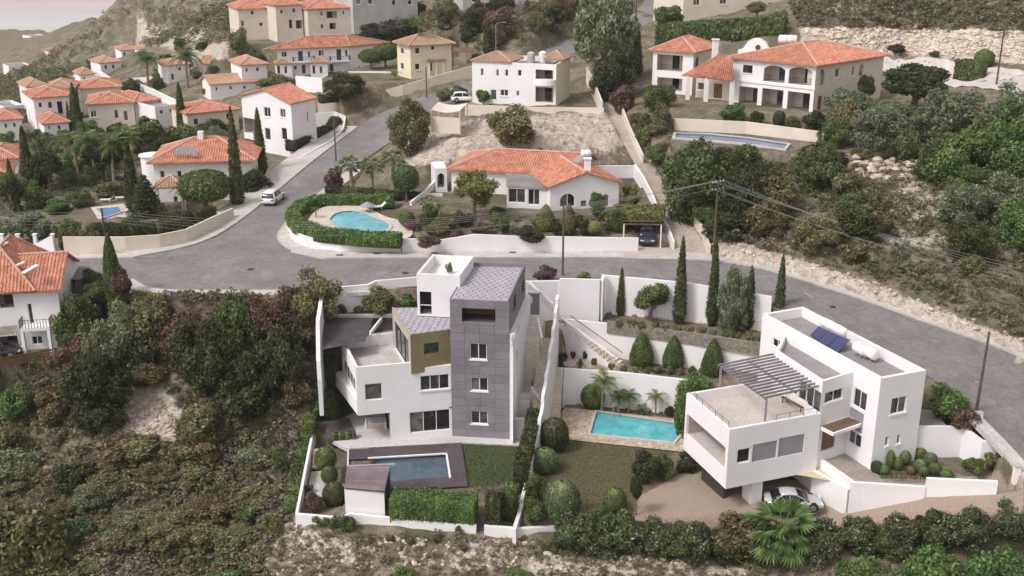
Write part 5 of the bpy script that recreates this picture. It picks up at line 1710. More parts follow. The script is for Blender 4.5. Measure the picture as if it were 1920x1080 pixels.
# ---- white house with flat roof and rounded balcony
wz, we = 7.7, 13.7
wh = thing('house', 'white two storey house with rounded balcony and brown roof corners beside the vacant lot', 'house', (2, 167, wz))
A, B, C = X(885, 114, we), X(1043, 121, we), X(1069, 108, we); D = (A[0] + C[0] - B[0], A[1] + C[1] - B[1])
face(wh, A, B, wz - .8, we, [(901, 128, 907, 142, 'ws', 1), (930, 130, 936, 143, 'ws', 1), (947, 130, 953, 143, 'ws', 1), (971, 131, 978, 143, 'ws', 1), (895, 168, 906, 186, 'ws', 1), (920, 168, 931, 187, 'ws', 1), (938, 168, 953, 180, 'w', 2), (968, 170, 974, 180, 'ws', 1),
     (1004, 131, 1037, 149, 'o', 1, dict(depth=2, back=TAUPE)), (1004, 164, 1037, 192, 'o', 1, dict(depth=2, back=TAUPE))], WHITE)
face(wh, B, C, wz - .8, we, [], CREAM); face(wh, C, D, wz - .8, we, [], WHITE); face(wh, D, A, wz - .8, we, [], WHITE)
parapet(wh, [A, B, C, D], we, we - .7, .22, WHITE, ROOFGREY)
u0, u1, z0, z1 = rectpx(A, B, (1002, 149, 1042, 159))
mid = (u0 + u1) / 2
arc = [along(A, B, mid + (u1 - u0) / 2 * math.cos(t_), -.02 - 1.3 * math.sin(t_)) for t_ in np.linspace(math.pi, 0, 9)]
MB().prism([tuple(p) for p in arc], z0, z1 + .05).build('balcony', WHITE, wh)
L = math.hypot(B[0] - A[0], B[1] - A[1])
h1 = [along(A, B, .1, .1), along(A, B, L * .45, .1), along(A, B, L * .45, 5.5), along(A, B, .1, 5.5)]
hip(wh, h1, we + .05, 1.1, .3, (True, True), TERRAB)
h2 = [along(A, B, L * .80, 3.5), along(A, B, L * .99, 3.5), along(A, B, L * .99, 7.5), along(A, B, L * .80, 7.5)]
hip(wh, h2, we + .3, 1.1, .3, (True, True), TERRAB)
for px, py, lab in ((996, 118, 'grey water drum on the flat roof of the white house by the vacant lot'), (1018, 117, 'white water drum on the flat roof of the white house by the vacant lot')):
    q = G(px, py, we - .65)
    T = thing('water_tank', lab, 'tank', tuple(q)); q2 = (q.x, q.y + .5, we - .68)
    mbb = MB().cyl(q2, (q2[0], q2[1], we + .75), .62, .62, 14).cyl((q2[0], q2[1], we + .75), (q2[0], q2[1], we + 1.0), .62, .2, 14)
    mbb.build('drum', TANK if px > 1000 else CONC, T, smooth=False)
# ---- yellow house
yz, ye = 7.2, 13.0
A, B, Dm = X(769, 85, ye), X(846, 81, ye), X(744, 79, ye)
C = (B[0] + Dm[0] - A[0], B[1] + Dm[1] - A[1])
yh = simple_house('house', 'pale yellow two storey house with brown hip roof behind a tall palm', A, B, C, yz, ye,
    {0: [(778, 89, 787, 101, 'w', 1), (808, 86, 815, 94, 'w', 1), (778, 119, 787, 131, 'w', 1), (803, 117, 811, 134, 'w', 1)], 3: [(751, 90, 757, 101, 'w', 1), (751, 118, 757, 130, 'w', 1)]}, 1.5, YELLOW, TERRAB, .6)
pA, pB = X(803, 114, 10.2), X(833, 112, 10.2)
pr_ = [along(pA, pB, -.2, -.3), along(pA, pB, math.hypot(pB[0] - pA[0], pB[1] - pA[1]) + .2, -.3)]
hip(yh, [pA, pB, along(pA, pB, math.hypot(pB[0] - pA[0], pB[1] - pA[1]), 2.2), along(pA, pB, 0, 2.2)], 10.2, .9, .3, (True, True), TERRAB)
for t_ in (.05, .5, .95):
    q = (pA[0] + (pB[0] - pA[0]) * t_, pA[1] + (pB[1] - pA[1]) * t_)
    MB().box((q[0], q[1], 8.6), (.35, .35, 3.3)).build('column', YELLOW, yh)
ca = thing('carport', 'dark timber carport right of the yellow house', 'carport', tuple(G(870, 122, 7.8)))
q4 = [G(848, 96, 10.6), G(897, 99, 10.6), G(895, 92, 10.6), G(850, 89, 10.6)]
MB().prism([xy(p) for p in q4], 10.5, 10.65).build('roof', WOOD, ca)
for p in q4: MB().bar((p.x, p.y, 7.0), (p.x, p.y, 10.5), .16).build('post', WOOD, ca)
# ---- white twin gabled house with balconies
tz, te = 4.6, 10.2
A, B, C = X(519, 92, te), X(655, 86, te), X(708, 81, te)
th = simple_house('house', 'white house with long orange roof and two balconies up the side street', A, B, C, tz, te,
    {0: [(528, 97, 538, 107, 'ws', 2), (559, 96, 568, 115, 'd', 1, dict(mat=DFRAME)), (577, 96, 582, 108, 'ws', 1), (597, 94, 608, 105, 'ws', 2), (631, 92, 640, 113, 'd', 1, dict(mat=DFRAME)), (647, 93, 652, 105, 'ws', 1), (566, 121, 573, 138, 'd', 1, dict(mat=DFRAME)), (551, 123, 557, 131, 'ws', 1), (600, 121, 604, 140, 'ws', 1), (618, 120, 625, 134, 'd', 1, dict(mat=DFRAME))],
     1: [(671, 101, 675, 111, 'ws', 1), (672, 124, 676, 132, 'ws', 1)]}, 2.0, WHITE, TERRA, .5)
for x0, x1, y in ((549, 588, 113), (618, 654, 112)):
    u0, u1, z0, z1 = rectpx(A, B, (x0, y - 8, x1, y + 1))
    MB().prism([along(A, B, u0, -1.2), along(A, B, u1, -1.2), along(A, B, u1, -.01), along(A, B, u0, -.01)], z0 - .2, z0).build('balcony', WHITE, th)
    railing(th, [(*along(A, B, u0, -.05), z0), (*along(A, B, u0, -1.15), z0), (*along(A, B, u1, -1.15), z0), (*along(A, B, u1, -.05), z0)], .9, sp=.3, rails=(.88,), r=.03)
for x0, x1, y in ((517, 547, 120), (583, 614, 118)):
    a, b2 = X(x0, y, 7.6), X(x1, y - 1, 7.6)
    Lx = math.hypot(b2[0] - a[0], b2[1] - a[1])
    ft = [a, b2, along(a, b2, Lx, 2.4), along(a, b2, 0, 2.4)]
    hip(th, ft, 7.6, .75, .2, (True, True), TERRAB)
    face(th, a, b2, tz - .5, 7.6, [(x0 + 3, 123, x0 + 8, 138, 'ws', 1, dict(frame=DFRAME)), (x0 + 16, 124, x0 + 22, 138, 'ws', 1)], WHITE)
    face(th, b2, ft[2], tz - .5, 7.6, [], WHITE); face(th, ft[3], a, tz - .5, 7.6, [], WHITE)
# ---- tall white house at the bend
az, ae = .2, 8.3
A, B, C = X(452, 179, ae), X(545, 194, ae), X(590, 183, ae)
ah = simple_house('house', 'tall white house with orange gable roof at the bend of the hill road', A, B, C, az, ae,
    {0: [(495, 201, 507, 219, 'w', 2), (525, 204, 535, 220, 'w', 2), (497, 240, 507, 262, 'ws', 1), (528, 240, 538, 262, 'ws', 1), (457, 222, 480, 250, 'o', 1, dict(depth=1.6, back=TAUPE)), (460, 262, 486, 292, 'o', 1, dict(depth=2, back=TAUPE))], 1: [(576, 210, 579, 228, 'ws', 1)]}, 1.6, WHITE, TERRA, .35, (False, False), axis=True)
# ---- round cornered house with palms, left of the hill road
A, B, C = X(287, 304, 4.2), X(405, 301, 4.2), X(468, 287, 4.2)
rz2 = thing('house', 'white house with broad orange hip roof behind the layered conifer', 'house', (A[0] + 5, A[1] + 5, -1.0))
D = along(A, B, 0, 9.5); C = along(A, B, math.hypot(B[0] - A[0], B[1] - A[1]) + 4.5, 9.5)
B2 = along(A, B, math.hypot(B[0] - A[0], B[1] - A[1]) + 4.5)
face(rz2, A, B2, -1.6, 4.2, [(300, 320, 309, 334, 'w', 1), (332, 320, 341, 334, 'w', 1), (326, 368, 334, 388, 'w', 1)], WHITE)
face(rz2, B2, C, -1.6, 4.2, [], CREAM); face(rz2, C, D, -1.6, 4.2, [], WHITE); face(rz2, D, A, -1.6, 4.2, [], WHITE)
ro, r0, r1 = hip(rz2, [A, B2, C, D], 4.2, 2.2, .7, (True, True), TERRA)
q = r0.lerp(r1, .3)
MB().box((q.x, q.y - .3, q.z + .3), (.7, .7, 1.1)).build('chimney', WHITE, ro)
sl = [G(325, 292, 4.9), G(372, 292, 4.9), G(366, 277, 5.9), G(337, 277, 5.9)]
for k in range(4):
    a, b2 = k / 4 + .01, (k + 1) / 4 - .01
    MB().poly([sl[0].lerp(sl[1], a) + Vector((0, -.35, .25)), sl[0].lerp(sl[1], b2) + Vector((0, -.35, .25)), sl[3].lerp(sl[2], b2) + Vector((0, -.35, .25)), sl[3].lerp(sl[2], a) + Vector((0, -.35, .25))]).build('roof_panel', STEEL, rz2)
q = G(281, 310, 2.5)
mb = MB().cyl((q.x, q.y + 1.2, -1.5), (q.x, q.y + 1.2, 3.6), 1.5, 1.5, 20).cyl((q.x, q.y + 1.2, 3.6), (q.x, q.y + 1.2, 3.75), 1.75, 1.75, 20)
mb.build('round_bay', WHITE, rz2)
pA, pB = X(292, 352, 2.0), X(343, 350, 2.0)
Lp = math.hypot(pB[0] - pA[0], pB[1] - pA[1])
hip(rz2, [pA, pB, along(pA, pB, Lp, 3.2), along(pA, pB, 0, 3.2)], 2.0, 1.1, .3, (True, True), TERRAB)
for t_ in (.03, .97):
    q = (pA[0] + (pB[0] - pA[0]) * t_, pA[1] + (pB[1] - pA[1]) * t_)
    MB().box((q[0], q[1], .3), (.35, .35, 3.4)).build('column', WHITE, rz2)
# ---- house at the lower left edge
lz, le = -5.2, .8
A, B, C = X(-70, 551, le), X(107, 541, le), X(146, 497, le)
lh = thing('house', 'white house with bright orange roof at the left edge below the street', 'house', (-40, 101, lz))
C = along(A, B, math.hypot(B[0] - A[0], B[1] - A[1]), 10.0); D = along(A, B, 0, 10.0)
face(lh, A, B, lz - .6, le, [(53, 569, 62, 607, 'ws', 1, dict(frame=FRAME)), (-2, 548, 25, 578, 'o', 1, dict(depth=1.5, back=TAUPE)), (60, 630, 80, 646, 'ws', 2), (-10, 615, 33, 655, 'o', 1, dict(depth=2.5, back=TAUPE))], WHITE)
face(lh, B, C, lz - .6, le, [(0, 0, 0, 0, 'w', 1, None, (2, 3, -1.6, -.4)), (0, 0, 0, 0, 'w', 1, None, (5, 6, -4.4, -2.6))], WHITE)
face(lh, C, D, lz - .6, le, [], WHITE); face(lh, D, A, lz - .6, le, [], WHITE)
Lh_ = math.hypot(B[0] - A[0], B[1] - A[1])
ro, r0, r1 = hip(lh, [A, along(A, B, Lh_ * .72), along(A, B, Lh_ * .72, 10), D], le + .03, 3.5, .5, (True, True), TERRA)
hip(lh, [along(A, B, Lh_ * .5), B, along(A, B, Lh_, 8.5), along(A, B, Lh_ * .5, 8.5)], le, 2.3, .5, (False, False), TERRA, axis=False)
q = G(3, 488, 2.6); MB().box((q.x, q.y, 3.0), (1.1, .9, 2.4)).box((q.x, q.y, 4.25), (1.35, 1.15, .14)).build('chimney', WHITE, ro)
for x0, y0, x1, y1 in ((27, 499, 46, 491), (44, 512, 70, 497)):
    a, b2 = G(x0, y0, 2.75), G(x1, y1, 3.1)
    MB().bar(a, b2, .5, .12).build('skylight', FRAME, ro)
bx0, bx1 = G(43, 607, -2.2), G(100, 603, -2.2)
u0, u1, z0, z1 = rectpx(A, B, (42, 590, 98, 607))
MB().prism([along(A, B, u0, -1.4), along(A, B, u1, -1.4), along(A, B, u1, -.01), along(A, B, u0, -.01)], z0 - .25, z0).build('balcony', WHITE, lh)
railing(lh, [(*along(A, B, u0, -.05), z0), (*along(A, B, u0, -1.35), z0), (*along(A, B, u1, -1.35), z0), (*along(A, B, u1, -.05), z0)], .9, sp=.25, rails=(.88,), r=.02)
for t_ in (u0 + .15, u1 - .15):
    q = along(A, B, t_, -1.25); MB().box((q[0], q[1], (lz + z0) / 2 - .2), (.28, .28, z0 - lz)).build('column', WHITE, lh)
LATT = surf('lattice_stone', (.55, .48, .40), (.63, .56, .48), 1, .8, 6, .2, .1)
a, b2 = X(-6, 610, -2.4), X(31, 607, -2.4)
lt = thing('lattice_screen', 'beige stone lattice screen at the left edge house', 'screen', (*a, -3.4))
Ll = math.hypot(b2[0] - a[0], b2[1] - a[1]); mb = MB()
for k in range(10):
    for s_ in (1, -1):
        u_a = Ll * k / 10; u_b = min(Ll, max(0, u_a + s_ * .75))
        mb.bar((*along(a, b2, u_a, -.2), -3.4), (*along(a, b2, u_b, -.2), -2.5), .07, .09)
mb.bar((*along(a, b2, 0, -.2), -3.42), (*along(a, b2, Ll, -.2), -3.42), .12).bar((*along(a, b2, 0, -.2), -2.48), (*along(a, b2, Ll, -.2), -2.48), .12)
mb.build('screen', LATT, lt)
fe = thing('fence', 'dark timber fence in front of the left edge house', 'fence', tuple(G(60, 685, -5.3)))
f0, f1 = G(-20, 693, -5.3), G(126, 668, -5.3)
for k in range(4):
    MB().bar(f0 + Vector((0, 0, .15 + .25 * k)), f1 + Vector((0, 0, .15 + .25 * k)), .05, .17).build('board', WOOD, fe)
for k in range(7):
    p = f0.lerp(f1, k / 6); MB().bar(p - Vector((0, 0, .6)), p + Vector((0, .08, 1.1)), .1).build('post', WOOD, fe)
# ---- far houses of the village
def far(label, x0, y0, x1, y1, z0, h, depth, wins, rise=1.2, mat=WHITE, rm=TERRA, tilt=0.0, hipped=(True, True), name='house', roof=True, over=.35, cat='house', group='houses of the village'):
    A, B = X(x0, y0, z0 + h), X(x1, y1, z0 + h)
    C = quadC(A, B, depth)
    return simple_house(name, label, A, B, C, z0, z0 + h, {0: wins}, rise, mat, rm, over, hipped, cat, group=group, roof=roof)
far('white villa with orange roof left of the cypress pair', 62, 184, 136, 178, -4, 7.4, 9, [(72, 192, 79, 202, 'ws', 1), (90, 191, 98, 203, 'ws', 1), (108, 190, 118, 214, 'o', 1, dict(depth=1.5, back=CREAM)), (76, 216, 84, 232, 'd', 1, dict(mat=DFRAME)), (96, 218, 112, 234, 'o', 1, dict(depth=1.5, back=CREAM))])
far('cream block with orange roof right of the cypress pair', 252, 192, 298, 186, -2.8, 4.6, 9, [(262, 200, 268, 210, 'ws', 1), (280, 198, 288, 212, 'o', 1, dict(depth=1.2, back=CREAM))], mat=CREAM)
far('white flat roofed block behind the lone cypress', 290, 200, 338, 194, -2.2, 4.0, 8, [(300, 206, 306, 214, 'ws', 1), (318, 204, 324, 212, 'ws', 1)], roof=False)
far('white house with faded roof above the long village wall', 188, 118, 226, 115, -7.5, 5.2, 8, [(196, 122, 201, 130, 'ws', 1), (210, 121, 215, 129, 'ws', 1)], rm=TERRA2)
far('small white house with orange roof at the left edge of the village', -10, 226, 40, 222, -5, 4.6, 8, [(8, 231, 14, 240, 'ws', 1), (24, 230, 30, 239, 'ws', 1)])
far('white house with orange roof between village and palm grove', 82, 232, 128, 228, -3.6, 3.4, 7, [(90, 236, 95, 243, 'ws', 1), (108, 235, 114, 243, 'ws', 1)])
far('white roofed house high on the terraced slope', 452, 122, 500, 119, 2.2, 4.4, 8, [(460, 127, 465, 135, 'ws', 1), (480, 126, 486, 134, 'ws', 1)], rm=TERRA2)
far('tiny white house with faded roof on the far slope', 150, 140, 178, 138, -9, 4.6, 7, [(156, 144, 160, 150, 'ws', 1)], rm=TERRA2)
far('small upper villa with faded roof above the white left villa', 52, 163, 88, 160, -5, 5.2, 8, [(58, 168, 64, 176, 'ws', 1), (74, 168, 80, 176, 'ws', 1)], rm=TERRA2)
far('white villa block with faded orange roof behind the twin cypresses', 88, 166, 138, 164, -4, 6.2, 8, [(100, 178, 106, 188, 'ws', 1)], rm=TERRA2)
far('cream villa with orange hip roof between the cypresses', 164, 195, 250, 191, -3.2, 5.2, 10, [(170, 208, 181, 220, 'w', 2), (214, 206, 222, 222, 'ws', 1), (232, 208, 240, 226, 'ws', 1)], mat=CREAM)
far('cream villa with flat orange roof behind the cypress villa', 150, 166, 226, 162, -3.4, 5.0, 10, [(165, 177, 172, 186, 'ws', 1), (190, 176, 197, 185, 'ws', 1)], mat=CREAM)
far('cream house with orange roof and grey solar strip by the lone cypress', 350, 213, 446, 204, -1.2, 4.2, 9, [(363, 222, 372, 234, 'ws', 1), (424, 212, 432, 224, 'ws', 1)], mat=CREAM)
far('long white house with grey and orange roof up the slope', 380, 120, 471, 118, 1.2, 3.4, 8, [(403, 126, 408, 134, 'ws', 1), (422, 124, 427, 130, 'ws', 1), (433, 124, 438, 130, 'ws', 1), (452, 123, 460, 131, 'ws', 2)], rm=TERRA2, hipped=(False, False))
far('white low house with pink roof below the long white house', 394, 158, 488, 152, .2, 3.2, 8, [(404, 163, 408, 170, 'ws', 1), (430, 161, 435, 168, 'ws', 1), (456, 160, 461, 167, 'ws', 1)], rm=TERRA2, hipped=(False, False))
far('row house with faded roof at the left end of the terrace row', 227, 94, 262, 92, -9, 5.5, 9, [(231, 98, 236, 106, 'ws', 1), (247, 98, 252, 108, 'ws', 1)], .9, rm=TERRA2)
far('row house with faded roof in the middle of the terrace row', 264, 95, 300, 93, -8, 5.5, 9, [(270, 100, 275, 108, 'ws', 1), (286, 99, 291, 108, 'ws', 1)], .9, rm=TERRA2)
far('row house with faded roof at the right end of the terrace row', 302, 99, 336, 97, -6.5, 5, 9, [(309, 104, 314, 112, 'ws', 1), (324, 103, 329, 112, 'ws', 1)], .9, rm=TERRA2)
far('narrow white house between the two tall date palms', 313, 122, 354, 119, -2, 5.5, 7, [(321, 138, 327, 150, 'ws', 1), (334, 126, 340, 133, 'ws', 1)], .8, rm=TERRA2)
far('flat roofed white house by the left edge of the village', 6, 200, 44, 196, -7, 3.8, 8, [(12, 204, 40, 209, 'ws', 2)], roof=False)
far('orange roofed house cut off by the left edge of the picture', -40, 300, 32, 296, -3.5, 3.0, 9, [(4, 306, 12, 316, 'ws', 1)])
far('second orange roofed house at the left edge below the cypresses', -40, 334, 18, 330, -3.0, 2.8, 8, [(2, 338, 8, 346, 'ws', 1)])
far('tiny pink house on the slope above the field', 108, 96, 133, 93, -26, 5, 9, [(113, 100, 117, 105, 'ws', 1), (124, 99, 128, 104, 'ws', 1)], rm=TERRA2)
far('tiny white flat house beside the far field', 16, 124, 56, 121, -30, 5, 10, [(24, 127, 29, 132, 'ws', 1), (42, 126, 47, 131, 'ws', 1)], roof=False)
far('tiny white farm house near the far shore', 58, 68, 84, 66, -54, 7, 14, [(63, 71, 67, 75, 'ws', 1)], roof=False)
# beige apartment blocks
gA_ = 'beige apartment blocks on the hill'
far('beige apartment block with orange roof, leftmost of three', 446, 17, 508, 15, 8.6, 6.6, 12, [(452, 38, 458, 50, 'w', 1), (486, 42, 493, 50, 'w', 1), (506, 34, 515, 52, 'o', 1, dict(depth=1.5, back=BEIGE)), (470, 20, 476, 28, 'w', 1)], 1.6, BEIGE, TERRA, group=gA_)
far('beige apartment block with orange roof, middle of three', 516, 10, 566, 8, 8.6, 7.6, 10, [(548, 15, 554, 24, 'w', 1), (542, 37, 548, 53, 'o', 1, dict(depth=1.5, back=BEIGE)), (555, 38, 567, 54, 'o', 1, dict(depth=1.5, back=BEIGE)), (525, 18, 531, 26, 'w', 1)], 1.6, BEIGE, TERRA, group=gA_)
far('beige apartment block with orange roof, rightmost of three', 576, 17, 656, 14, 8.4, 7.0, 12, [(600, 22, 606, 30, 'w', 1), (601, 45, 607, 54, 'w', 1), (612, 21, 632, 34, 'o', 1, dict(depth=1.5, back=BEIGE)), (618, 43, 630, 55, 'o', 1, dict(depth=1.5, back=BEIGE)), (642, 20, 646, 28, 'w', 1)], 1.6, BEIGE, TERRA, group=gA_)
far('pale concrete building at the top edge right of the apartments', 660, -22, 782, -26, 10.5, 9, 12, [(668, -2, 676, 8, 'w', 1), (690, -2, 698, 8, 'w', 1), (735, 0, 742, 10, 'ws', 1), (765, 0, 772, 9, 'w', 1)], mat=CONC, roof=False, group=None)
far('low pale building at the top edge beside the dark shrubs', 868, -10, 1010, -14, 12, 6, 12, [(885, -4, 893, 4, 'w', 1), (930, -4, 940, 6, 'w', 1)], mat=CONC, roof=False, group=None)
far('cream house with white balcony at the top edge above the clipped hedge', 1283, -30, 1478, -34, 13, 8.2, 14, [(1300, -5, 1312, 10, 'w', 2), (1350, -6, 1362, 8, 'w', 2), (1392, 12, 1402, 28, 'd', 1, dict(mat=FRAME)), (1440, 5, 1452, 20, 'w', 1)], mat=CREAM, roof=False, group=None)
# ================================================================ walls and small structures of the other plots
def base_top(label, base, top, t=.25, mat=WHITE, nm='garden_wall', cat='wall', down=.8, group=None):
    """wall from the photo rows of its foot (px,py,z) and of its top (py at the same place)"""
    line, zb = [], []
    for (px, py, z), ty in zip(base, top):
        p = G(px, py, z)
        line.append((p.x, p.y, zat(p.x, p.y, ty)))
        zb.append(z - down)
    return top_of(nm, label, line, zb=zb, t=t, mat=mat, cat=cat, group=group)
base_top('curved white wall under the bright hedge of the kidney pool', [(540, 425, .15), (546, 445, .15), (575, 462, .15), (640, 470, .15), (752, 471, .15)], [415, 428, 443, 452, 459])
base_top('white street wall of the bungalow garden', [(754, 471, .15), (830, 471, .15), (890, 471, .15), (960, 471, .15), (1080, 471, .15), (1196, 470, .15)], [447, 449, 439, 442, 444, 446])
base_top('white wall right of the parked dark blue car', [(1262, 470, .1), (1252, 440, .5), (1238, 418, 1.2)], [452, 424, 402])
base_top('white stepped wall along the lane beside the bungalow', [(1232, 402, 2.0), (1222, 378, 2.5), (1205, 345, 3.3), (1190, 322, 3.8)], [388, 362, 330, 308])
base_top('white back wall between bungalow and vacant lot', [(1190, 322, 3.8), (1110, 322, 4.2)], [310, 311])
base_top('pale rough wall on the right side of the lane', [(1330, 478, .1), (1318, 440, 1.0), (1290, 400, 1.8), (1262, 360, 2.7)], [462, 425, 388, 350], mat=BEIGE)
base_top('long cream wall below the hedge along the bend of the street', [(122, 477, -.2), (237, 472, 0), (300, 465, .05), (350, 453, .1), (400, 428, .15), (437, 405, .25)], [444, 444, 440, 430, 407, 390], mat=CREAM)
base_top('white wall with pillars at the left edge of the street', [(-20, 474, -.6), (60, 475, -.4), (104, 476, -.2)], [462, 462, 440])
base_top('long beige wall climbing along the upper road', [(597, 207, 3.0), (675, 201, 3.6), (755, 181, 5.2), (820, 163, 6.4), (886, 145, 7.6)], [187, 182, 160, 141, 123], mat=CREAM)
base_top('curved white wall at the corner below the tall white house', [(588, 224, 2.2), (628, 222, 2.3), (648, 232, 2.2), (644, 252, 1.8), (622, 272, 1.3), (560, 306, .6)], [212, 209, 218, 240, 262, 296], down=1.2)
base_top('beige wall along the back of the vacant lot', [(872, 206, 7.4), (1010, 212, 7.3), (1132, 216, 7.2)], [196, 201, 202], mat=CREAM)
base_top('white sloping wall from the bungalow porch', [(770, 385, 1.2), (800, 370, 1.5), (822, 352, 1.8)], [378, 355, 330])
base_top('low wall behind the kidney pool garden', [(610, 362, 1.2), (740, 372, 1.2), (830, 376, 1.2)], [352, 360, 363], mat=CREAM)
base_top('long white stepped wall through the village, upper part', [(176, 138, -6.5), (232, 176, -3.2)], [124, 162], t=.4)
base_top('long white wall through the village, lower part', [(241, 166, -3.5), (290, 184, -2.2), (336, 206, -1.2)], [147, 168, 190], t=.4)
base_top('white garden wall below the balcony house', [(556, 162, 4.0), (604, 168, 4.0), (615, 160, 4.2)], [142, 146, 140])
base_top('white garden wall behind the dark bushy tree', [(655, 165, 4.4), (735, 160, 5.0)], [134, 134])
base_top('white terrace wall in the village below the date palms', [(244, 160, -3.0), (312, 158, -2.5)], [147, 141])
base_top('beige wall between lane and white house', [(1128, 215, 7.2), (1112, 180, 7.8), (1100, 155, 8.4)], [190, 150, 126], mat=CREAM)
base_top('pale wall along the right of the lane top', [(1205, 300, 4.6), (1180, 245, 6.2), (1165, 205, 7.4)], [290, 236, 196], mat=CREAM)
base_top('beige terrace wall of the villa garden, right part', [(1540, 262, 7.0), (1700, 268, 7.6)], [244, 252], mat=BEIGE)
# pillars of the left street wall
for px in (8, 38, 70, 103):
    p = G(px, 474, -.5)
    tag(MB().box((p.x, p.y, .55), (.35, .35, 2.0)).box((p.x, p.y, 1.6), (.45, .45, .1)).build('wall_pillar', WHITE), 'white pillar of the street wall at the left edge', 'pillar', 'white pillars of the left street wall')
# cream shade canopy on the vacant lot edge
T = thing('shade_canopy', 'cream shade canopy with arched side at the edge of the vacant lot', 'canopy', tuple(G(845, 222, 6.6)))
c4 = [G(806, 212, 6.9), G(868, 216, 6.9), G(876, 196, 9.2), G(812, 193, 9.2)]
c4 = [G(808, 205, 9.0), G(862, 208, 9.0), G(876, 193, 9.4), G(822, 191, 9.4)]
mb = MB()
n_ = 8
for k in range(n_):
    a, b2 = k / n_, (k + 1) / n_
    sag = lambda t_: -.35 * math.sin(math.pi * t_)
    q = [c4[0].lerp(c4[1], a), c4[0].lerp(c4[1], b2), c4[3].lerp(c4[2], b2), c4[3].lerp(c4[2], a)]
    q = [q[0] + Vector((0, 0, sag(a))), q[1] + Vector((0, 0, sag(b2))), q[2] + Vector((0, 0, sag(b2))), q[3] + Vector((0, 0, sag(a)))]
    mb.poly(q).poly([p - Vector((0, 0, .05)) for p in q][::-1])
mb.build('sail', CREAM, T)
for p in c4: MB().bar((p.x, p.y, 5.8), p, .14).build('post', CREAM, T)
for k in (0,):
    a, b2 = c4[0], c4[1]
    MB().prism([xy(a), xy(b2), along(a, b2, (b2 - a).length, .2), along(a, b2, 0, .2)], 5.8, 8.0).build('screen', CREAM, T)
# drive and car bay of the bungalow
DRV = surf('drive_concrete', (.40, .35, .31), (.50, .45, .41), .6, .85, 6, .25, .1)
dv4 = [G(1197, 470, .16), G(1258, 472, .16), G(1240, 425, .5), G(1188, 425, .5)]
stamp([(p.x, p.y, p.z - .1) for p in dv4], .2)
tag(MB().poly([(p.x, p.y, p.z + .03) for p in dv4]).poly([G(1160, 484, .04), G(1285, 487, .04), G(1275, 472, .19), G(1160, 468, .19)]).build('driveway', DRV), kind='structure')
# pale drive and yard right of the villa
yp = [G(*p, 0) for p in ()]
for pts in ([(1600, 98), (1672, 108), (1920, 178), (2050, 215)],):
    pass
def sheet(name, px, mat, lift=.12, n=26, m=8):
    """ground-following sheet between two photo lines"""
    La, Lb = px
    A_ = resample([GT(*p) for p in La], n); B_ = resample([GT(*p) for p in Lb], n)
    mb = MB()
    for k in range(n):
        for j in range(m):
            q = A_[k].lerp(B_[k], j / (m - 1))
            mb.v.append((q.x, q.y, Hs(q.x, q.y) + lift))
    for k in range(n - 1):
        for j in range(m - 1):
            i = k * m + j
            mb.f.append((i, i + m, i + m + 1, i + 1))
    return tag(mb.build(name, mat), kind='structure')
PALE = surf('pale_concrete_yard', (.46, .42, .39), (.56, .52, .49), .3, .9, 4, .2, .1)
sheet('driveway', ([(1655, 98), (1740, 108), (1920, 134), (2000, 148)], [(1655, 135), (1740, 150), (1920, 182), (2000, 196)]), PALE)
SANDY = surf('pool_apron', (.52, .44, .38), (.62, .54, .47), .6, .85, 5, .2, .1)
ap = thing('pool_terrace', 'sandy paved apron round the kidney shaped pool', 'terrace', tuple(G(680, 420, 1.2)))
ring = []
ctr = sum(pk, Vector()) / len(pk)
mb = MB()
for i in range(len(pk)):
    a, b2 = pk[i], pk[(i + 1) % len(pk)]
    oa, ob = ctr + (a - ctr) * 1.75, ctr + (b2 - ctr) * 1.75
    mb.poly([(a.x, a.y, 1.22), (b2.x, b2.y, 1.22), (ob.x, ob.y, 1.22), (oa.x, oa.y, 1.22)])
mb.build('paving', SANDY, ap)
pool('swimming_pool', 'pale blue kidney shaped pool inside the curved hedge', pk, 1.25, .12, WATERB, flat('pale_blue_basin', (.35, .6, .68), .5), PAVE, .35)
ap2 = [G(*p, -1.0) for p in ((170, 388), (236, 380), (250, 395), (240, 412), (190, 420))]
tag(MB().poly([(p.x, p.y, -1.06) for p in ap2]).build('pool_terrace', SANDY), 'pinkish terrace round the small blue pool left of the conifer', 'terrace')
pool('swimming_pool', 'small bright blue pool in the garden left of the conifer', pl, -.93, .04, watermat('bright_blue_water', (.10, .24, .55), (.16, .32, .62)), flat('blue_basin_small', (.2, .35, .6), .5), PAVE, .3)
